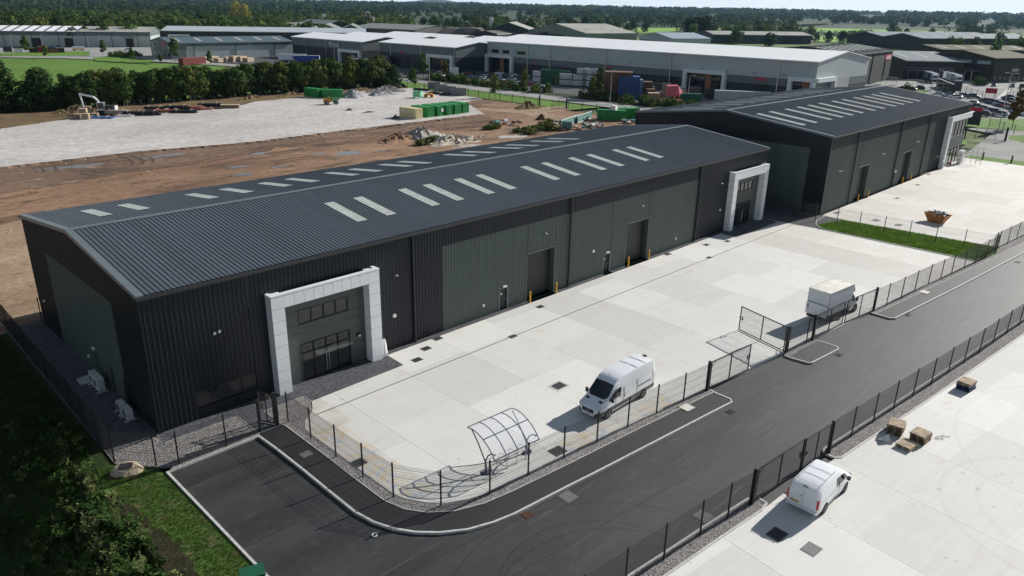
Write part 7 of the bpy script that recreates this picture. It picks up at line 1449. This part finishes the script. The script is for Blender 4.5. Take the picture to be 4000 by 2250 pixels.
# countryside: individual trees within reach of the eye, then the woods as one mass
FT = [tree_proto('country_tree', 13, 1.2, 12.5, 620, 1.25, [LD, LM_, LD, LO, LM_, LG_][k], 200+k, 9, 1, .35, 1, DBARK) for k in range(6)]
CON = tree_proto('dark_conifer', 17, .6, 15, 1500, 1.0, LB, 230, 12, 1, .4, 1, DBARK); YEL_T = tree_proto('yellow_poplar', 15, 1, 24, 1300, 1.1, LY, 231, 12, .5, .4, 1, DBARK)
put(CON, (674.89,386.05), 'dark conifer, left one of the group beyond the long white roof', None, 0, 1.25); put(CON, (683.58,382.79), 'dark conifer, middle one of the group beyond the long white roof', None, 2, 1.35); put(CON, (692.94,379.29), 'dark conifer, right one of the group beyond the long white roof', None, 4, 1.4)
put(YEL_T, (423.25,847.92), 'tall yellow tree, left half of the pair beyond the pale roof', None, 0, 1.1); put(YEL_T, (433.82,846.50), 'tall yellow tree, right half of the pair beyond the pale roof', None, 2, 1.0); put(YEL_T, (320.17,880.14), 'yellowing smaller tree beyond the far left warehouse, left one', None, 2, .42); put(YEL_T, (328.46,879.14), 'yellowing smaller tree beyond the far left warehouse, right one', None, 1, .42)
put(CON, (491.20,726.83), 'dark bushy tree among the old factory roofs', None, 1, .8)
put(FT[1], (1185.32,367.27), 'single green tree at the corner of the bright field', None, 1, 1.3); put(FT[0], (763.91,281.59), 'dark conifer cluster tree at the field edge, left', None, 1, .8); put(CON, (780.81,274.62), 'dark conifer at the field edge behind the olive warehouse', None, 1, .7)
def inpoly(p, poly):
    c = False; n = len(poly)
    for i in range(n):
        a, b_ = poly[i], poly[i-1]
        if (a[1] > p[1]) != (b_[1] > p[1]) and p[0] < (b_[0]-a[0])*(p[1]-a[1])/(b_[1]-a[1])+a[0]: c = not c
    return c
O_ = (-14.6, -47.6)
BLD = []
for o in [o for o in COL.objects if o.parent is None and o.get('category') in ('warehouse', 'shed', 'factory', 'barn', 'brick building', 'office', 'house', 'farm building', 'timber stack', 'silo')]:
    w_ = next((c for c in o.children if c.name.startswith(('wall', 'load', 'tank'))), None)
    if w_:
        M = Matrix.Translation(o.location) @ Matrix.Rotation(o.rotation_euler.z, 4, 'Z'); vs = [v.co for v in w_.data.vertices]; x0, x1 = min(v.x for v in vs)-7, max(v.x for v in vs)+7; y0, y1 = min(v.y for v in vs)-9, max(v.y for v in vs)+7
        BLD.append([tuple((M @ Vector(q))[:2]) for q in ((x0, y0, 0), (x1, y0, 0), (x1, y1, 0), (x0, y1, 0))])
PARKP = [(60, 380), (150, 285), (190, 40), (190, -90), (470, -90), (470, 60), (640, 180), (600, 330), (500, 440), (470, 560), (330, 560), (250, 440), (110, 505)]
def free(p, rn=rnd):
    for k in (1.2, 1.4, 1.65):
        q = (O_[0]+(p[0]-O_[0])*k, O_[1]+(p[1]-O_[1])*k)
        if any(inpoly(q, f) for f in FIELDS) and rn.random() < .9: return False
    return not (inpoly(p, PARKP) or any(inpoly(p, f) for f in FIELDS) or any(inpoly(p, q) for q in BLD))
O_ = (-14.6, -47.6)
cand = []
tries = 0
while len(cand) < 262 and tries < 20000:
    tries += 1; az = rnd.uniform(8, 80); u = rnd.uniform(1/1350, 1/520); r = 1/u
    if az < 38 and r < 800 and rnd.random() < .75: continue
    p = (O_[0]+r*cos(R(az)), O_[1]+r*sin(R(az)))
    if az > 52 and r < 560: continue
    if free(p): cand.append((r, az, p))
# lines of trees at the foot of the woods behind the left-hand warehouses
for k in range(26):
    az = lin(57.5, 80, k/25); r = 640+rnd.uniform(-15, 40)+(60 if az < 63 else 0); p = (O_[0]+r*cos(R(az)), O_[1]+r*sin(R(az)))
    if free(p): cand.append((r, az, p))
cand.sort(key=lambda c: c[0])
REG = [(24, 'beyond the sheds on the right'), (38, 'beyond the olive warehouse and the bright fields'), (50, 'beyond the long white roof'), (62, 'beyond the old factory roofs'), (90, 'beyond the far left warehouses')]
KT = ['dark green', 'mid green', 'deep green', 'olive green', 'soft green', 'bright green']
for i, (r, az, p) in enumerate(cand):
    q = rnd.randrange(6); reg = next(t for a, t in REG if az < a)
    put(FT[q], (p[0], p[1], -.5), '%s broadleaf tree in the %s countryside %s' % (KT[q], 'nearer' if r < 800 else 'middle' if r < 1050 else 'farther', reg), 'countryside trees '+reg, rnd.uniform(0, 6), rnd.uniform(.75, 1.3), rnd.uniform(.8, 1.25))
def woods(name, label, r0, r1, az0, az1, n, mt, seed, s0=1., q=26, size=3.2, dens=None):
    rn = random.Random(seed); b = MB(); b.cur = 0
    for _ in range(n):
        u = rn.uniform(1/r1, 1/r0); r = 1/u; az = rn.uniform(az0, az1); p = (O_[0]+r*cos(R(az)), O_[1]+r*sin(R(az)))
        if not free(p): continue
        if dens and rn.random() > dens(r, az): continue
        b.cur = rn.randrange(3); w_ = rn.uniform(9, 16)*s0; h = rn.uniform(8, 14)*s0
        if r > 2200: w_ *= 1.8; h *= 1.15
        leaves(b, rn, [(p[0], p[1], h*.5+zland(r), w_*.5, h/w_), (p[0]+rn.uniform(-.3, .3)*w_, p[1]+rn.uniform(-.3, .3)*w_, h*.68+zland(r), w_*.33, .8)], q, size*(1.5 if r > 2200 else 1), shell=.75)
    return tag(b.build(name, mt), label, 'woodland', kind='stuff')
W3 = [LD, LM_, LO]; W4 = [LD, LD, LM_]
woods('woodland', 'wooded farmland stretching away behind the left-hand warehouses', 640, 1500, 52, 82, 1500, W3, 1, 1.05, 46, 2.4)
woods('woodland', 'scattered farmland trees and copses beyond the fields on the right', 780, 1700, 7, 52, 420, W3, 2, 1., 46, 2.4, dens=lambda r, az: .5+.5*sin(r/60.+az*.5))
woods('woodland', 'distant dark belt of woods below the skyline', 1500, 3600, 6, 82, 2700, W4, 3, 1.15, 28, 4.2, dens=lambda r, az: .95 if az > 45 or r > 2300 else .6)
woods('woodland', 'blue distant woods on the horizon', 3600, 8200, 5, 83, 2300, W4, 4, 1.7, 26, 7.5)
# hedges round the bright fields
def hedge(label, pts, w_=2.4, h=2.2, m=LD, s=1.2):
    rn = random.Random(len(label)); b = MB(); tot = 0
    for p, q in zip(pts, pts[1:]):
        L = math.dist(p, q); n = max(2, int(L/3.5))
        for k in range(n): x, y = lerp(p, q, k/n); leaves(b, rn, [(x+rn.uniform(-.5, .5), y+rn.uniform(-.5, .5), h*.5, w_*rn.uniform(.8, 1.3), .7)], 16, s*1.3)
    t = b.build('hedgerow', m); return tag(t, label, 'hedge')
hedge('long dark hedge across the front of the nearest bright field', [(765.78,237.82),(831.89,248.95)] , 3, 3); hedge('hedge between the two bright fields left of the double-gabled shed', [(1022.77,408.80),(999.28,361.88),(1118.33,379.89),(941.37,286.30)], 6, 6)
hedge('thin straight hedge at the top of the bright field', [(1947.60,764.13),(2113.61,704.51),(1864.54,471.89)], 3.5, 3); hedge('dark hedge along the far side of the meadow beyond the long white roof', [(1033.97,765.77),(1120.82,742.86),(1179.67,700.85),(1206.34,658.28)], 5, 4.5)
hedge('hedge left of the small far meadow', [(1590.44,690.91),(1899.87,768.66)], 4, 4); hedge('hedge beyond the right edge field', [(1830.84,452.97),(1976.07,423.28),(2136.39,390.51)], 5, 5); hedge('clipped hedge below the bright field beside the double-gabled shed', [(965.66,320.43),(947.46,289.58)], 5, 4)
for k, p in enumerate([(1902.16,574.88),(1964.74,564.92),(2208.89,607.72),(2413.79,625.39),(1695.79,366.16),(1747.21,410.32),(2790.71,610.27),(2345.78,984.28),(2023.50,800.86),(1884.07,614.07),(1298.05,1085.76),(838.77,655.78),(863.38,650.74),(795.10,568.79),(812.38,564.39),(859.79,590.47),(860.90,570.88),(1447.21,1748.74),(1279.77,1579.69),(1483.91,1690.27)]): put(FT[(0, 2, 1, 0)[k % 4]], (*p, -.4), 'round field tree, %s of those standing along the field edges' % NTH[k+1], 'field edge trees', k, rnd.uniform(.85, 1.35))
# ---- rough grass and weeds in the lower left ----------------------------------
def tufts(name, label, polyf, n, m, h, seed, sp=.05, w_=.02):
    rn = random.Random(seed); b = MB(); c = 0
    while c < n:
        x, y, ok = polyf(rn)
        if not ok: continue
        c += 1
        for _ in range(4):
            a = rn.uniform(0, 6.3); hh = h*rn.uniform(.5, 1.4); l = hh*rn.uniform(.15, .7); px, py = x+rn.gauss(0, sp), y+rn.gauss(0, sp); ux, uy = cos(a)*w_, sin(a)*w_; lx, ly = -sin(a)*l, cos(a)*l
            z_ = (max(zleft(px, py), -.06 if name == 'short_grass' else -99) if px < -3.4 else -.06 if px < 0 else 0); b.add([(px-ux, py-uy, z_), (px+ux, py+uy, z_), (px+lx*.5+ux*.7, py+ly*.5+uy*.7, z_+hh*.65), (px+lx, py+ly, z_+hh)], [(0, 1, 2, 3)])
    return tag(b.build(name, m), label, 'grass', kind='stuff')
LEFTP = [(-3.6, 26), (-3.7, 2), (-4.6, -1.5), (-4.9, -3.2), (-5.26,-4.27), (-4.49,-5.27), (-4.42,-7.41), (-4.58,-9.19), (-4.45,-12.01), (-4.63,-14.35), (-5.5, -26), (-17, -26), (-17, 0), (-10, 26)]
BANKP = [(-1.6, -5.0), (-2.4, -3.6), (-3.5, -1.8), (-4.4, -1.5), (-5.18,-4.35), (-4.49,-5.27), (-4.42,-7.41), (-4.58,-9.19), (-4.45,-12.01), (-4.63,-14.35), (-4.2, -22), (-1.6, -22)]
def inside(poly):
    xs_, ys_ = [p[0] for p in poly], [p[1] for p in poly]
    def f(rn): p = (rn.uniform(min(xs_), max(xs_)), rn.uniform(min(ys_), max(ys_))); return (*p, inpoly(p, poly))
    return f
TG = leafmat('grass_blades', (.045, .08, .015), .5, .3); TG2 = leafmat('short_grass_blades', (.13, .22, .035), .5, .4); TDRY = leafmat('dry_stems', (.24, .2, .1), .4, .2)
tufts('rough_grass', 'long rough grass on the slope left of the side fence', inside(LEFTP), 19000, TG, .24, 5, .09, .016)
tufts('short_grass', 'short bright grass on the bank between weeds and kerb', inside(BANKP), 9000, leafmat('bank_grass_blades', (.06, .11, .02), .5, .3), .06, 6, .05, .012)
STRIPP = [(86.4, -7.6), (91.4, -9), (92.5, -20.8), (93.1, -27.7), (87.4, -27.8), (85.3, -27.3), (85.1, -17.3), (85.0, -9.3)]
o = tufts('lawn_grass', 'thick bright grass on the strip between the two yards', inside(STRIPP), 8000, TG2, .14, 7, .07, .03); o.location.z = .09
# weeds: each clump a leafy plant
def weed(seed, m, h, n=90, dry=False):
    rn = random.Random(seed); t = thing('weed_clump', None, 'weeds', (0, 0, -70)); b = MB(); b2 = MB()
    for k in range(9):
        a = rn.uniform(0, 6.3); hh = h*rn.uniform(.55, 1.1); l = hh*rn.uniform(.2, .6); tip = (cos(a)*l, sin(a)*l, hh); mid = (cos(a)*l*.4, sin(a)*l*.4, hh*.6); b2.tube((0, 0, -.05), mid, .008, 3); b2.tube(mid, tip, .006, 3, .003)
        for j in range(n//9):
            f = rn.uniform(.15, 1); c = Vector(mid)*min(1, f*1.6) if f < .6 else Vector(mid).lerp(Vector(tip), (f-.6)/.4); a2 = rn.uniform(0, 6.3); L = rn.uniform(.07, .2)*(1.2-f*.5); d = Vector((cos(a2), sin(a2), rn.uniform(-.1, .6))).normalized(); s = d.cross(Vector((0, 0, 1))).normalized()*L*.28
            b.add([c, c+d*L*.5+s, c+d*L, c+d*L*.5-s], [(0, 1, 2, 3)])
    b.build('leaves', m, t); b2.build('stems', TDRY if dry else m, t); return freeze(t)
LWG = leafmat('nettle_leaves', (.06, .12, .03), .4); LWP = leafmat('pale_weed_leaves', (.15, .18, .07), .4)
WE = [weed(1, LWD, .8), weed(2, LWG, .7, 130), weed(3, LWP, .95, 80, True), weed(4, LWD, .5, 110), weed(5, LWG, 1.0, 120)]
CL = [((-5.44,-5.15), 1.6, 10), ((-6.33,-6.30), 1.2, 10), ((-5.40,-7.45), 1.2, 8), ((-7.90,-8.15), 1.6, 16), ((-6.76,-9.24), 1.5, 16), ((-5.76,-9.99), 1.1, 10), ((-8.74,-9.45), 1.6, 14), ((-7.77,-10.89), 1.5, 14), ((-6.37,-11.74), 1.2, 12), ((-4.42,-1.99), 1.1, 8), ((-6.49,-4.40), 1., 5), ((-7.36,-3.82), .9, 4), ((-8.53,-3.21), 1.2, 6), ((-9.61,-3.64), 1.3, 10), ((-10.31,-5.83), 1.2, 10), ((-10.45,-7.80), 1.4, 12), ((-6.22,-12.69), .8, 6), ((-8.88,-8.27), 1.2, 8), ((-6.93,-7.39), 1.2, 8)]
WL = ['tall grey green weed clump', 'nettle like green weed clump', 'pale dry stemmed weed clump', 'low spreading weed clump', 'tall dark green weed clump']
for (p, r, n) in CL:
    for k in range(n):
        q = rnd.randrange(5); s = rnd.uniform(.8, 1.5); lx, ly = p[0]+rnd.gauss(0, r*.6), p[1]+rnd.gauss(0, r*.6)
        if lx > -4.3: continue
        put(WE[q], (lx, ly, zleft(lx, ly)-.02), '%s, lower left strip, %s' % (WL[q], 'by the bottom edge' if ly < -8 else 'towards the stone plinth' if ly < -2 else 'beside the side fence'), 'weeds of the overgrown strip', rnd.uniform(0, 6), s)
for p in ((-4.19,-14.15), (-2.07,-9.22), (-2.04,-15.60), (-3.24,-13.72)): put(WE[3], (*p, -.08), 'small pale weed growing alone in the short grass bank', 'lone weeds in the grass bank', rnd.uniform(0, 6), .35)
def weedmass():
    rn = random.Random(55); b = MB()
    for _ in range(620):
        y = rn.uniform(-24, 8); d = abs(rn.gauss(0, 3.2))+.1
        if y > -4 and rn.random() < .5: continue
        x = crest(y)-d; r = rn.uniform(.2, .5); b.cur = rn.randrange(3); leaves(b, rn, [(x, y, zleft(x, y)+r*.5, r, rn.uniform(.7, 1.4))], 34, .15, shell=.3)
    tag(b.build('weeds', [LWG, LD, LWD]), 'dark mass of nettles and weeds covering the slope at the lower left', 'weeds', kind='stuff')
weedmass()
# bushes at the left edge beside the earth field
BUSH = tree_proto('dark_bush', 3, .05, 2.2, 900, .3, LG_, 300, 8, 1, .05, 3)
for k, (p, s) in enumerate([((-1.2, 42.5), .9), ((-2.2, 37.5), .8), ((-.6, 47), .9)]): put(BUSH, p, 'bright green bush at the left edge beside the earth field, %s' % ('middle one', 'nearest one', 'farthest one')[k], None, k, s, cat='bush')
# scrub patches in the earth field
SCR = tree_proto('low_scrub', 3, .0, .9, 260, .4, LO, 301, 7, 1, .03, 2)
for k, p in enumerate([(112.62,76.26),(115.18,76.13),(117.98,75.85),(121.63,76.95),(121.60,74.95),(121.57,72.99),(113.21,72.96),(110.52,83.77),(113.12,83.70),(125.87,79.84),(129.42,81.38),(89.21,79.19),(84.14,77.29),(85.33,77.11)]): put(SCR, p, 'low green scrub growing on the disturbed soil behind the warehouses', 'scrub on the disturbed soil', rnd.uniform(0, 6), rnd.uniform(.8, 1.6), .9, cat='scrub')

# ======================= the air ============================================
def haze():
    b = MB(); b.box(-9900, 11500, -9900, 11500, -9, 300); m = bpy.data.materials.new('haze_air'); m.use_nodes = True; t = m.node_tree
    t.nodes.remove(t.nodes['Principled BSDF']); v = t.nodes.new('ShaderNodeVolumePrincipled'); v.inputs['Color'].default_value = (.4, .66, 1, 1); v.inputs['Density'].default_value = .00003; v.inputs['Anisotropy'].default_value = .3
    t.links.new(v.outputs[0], t.nodes['Material Output'].inputs['Volume']); o = b.build('haze', m); return tag(o, kind='stuff')
haze()
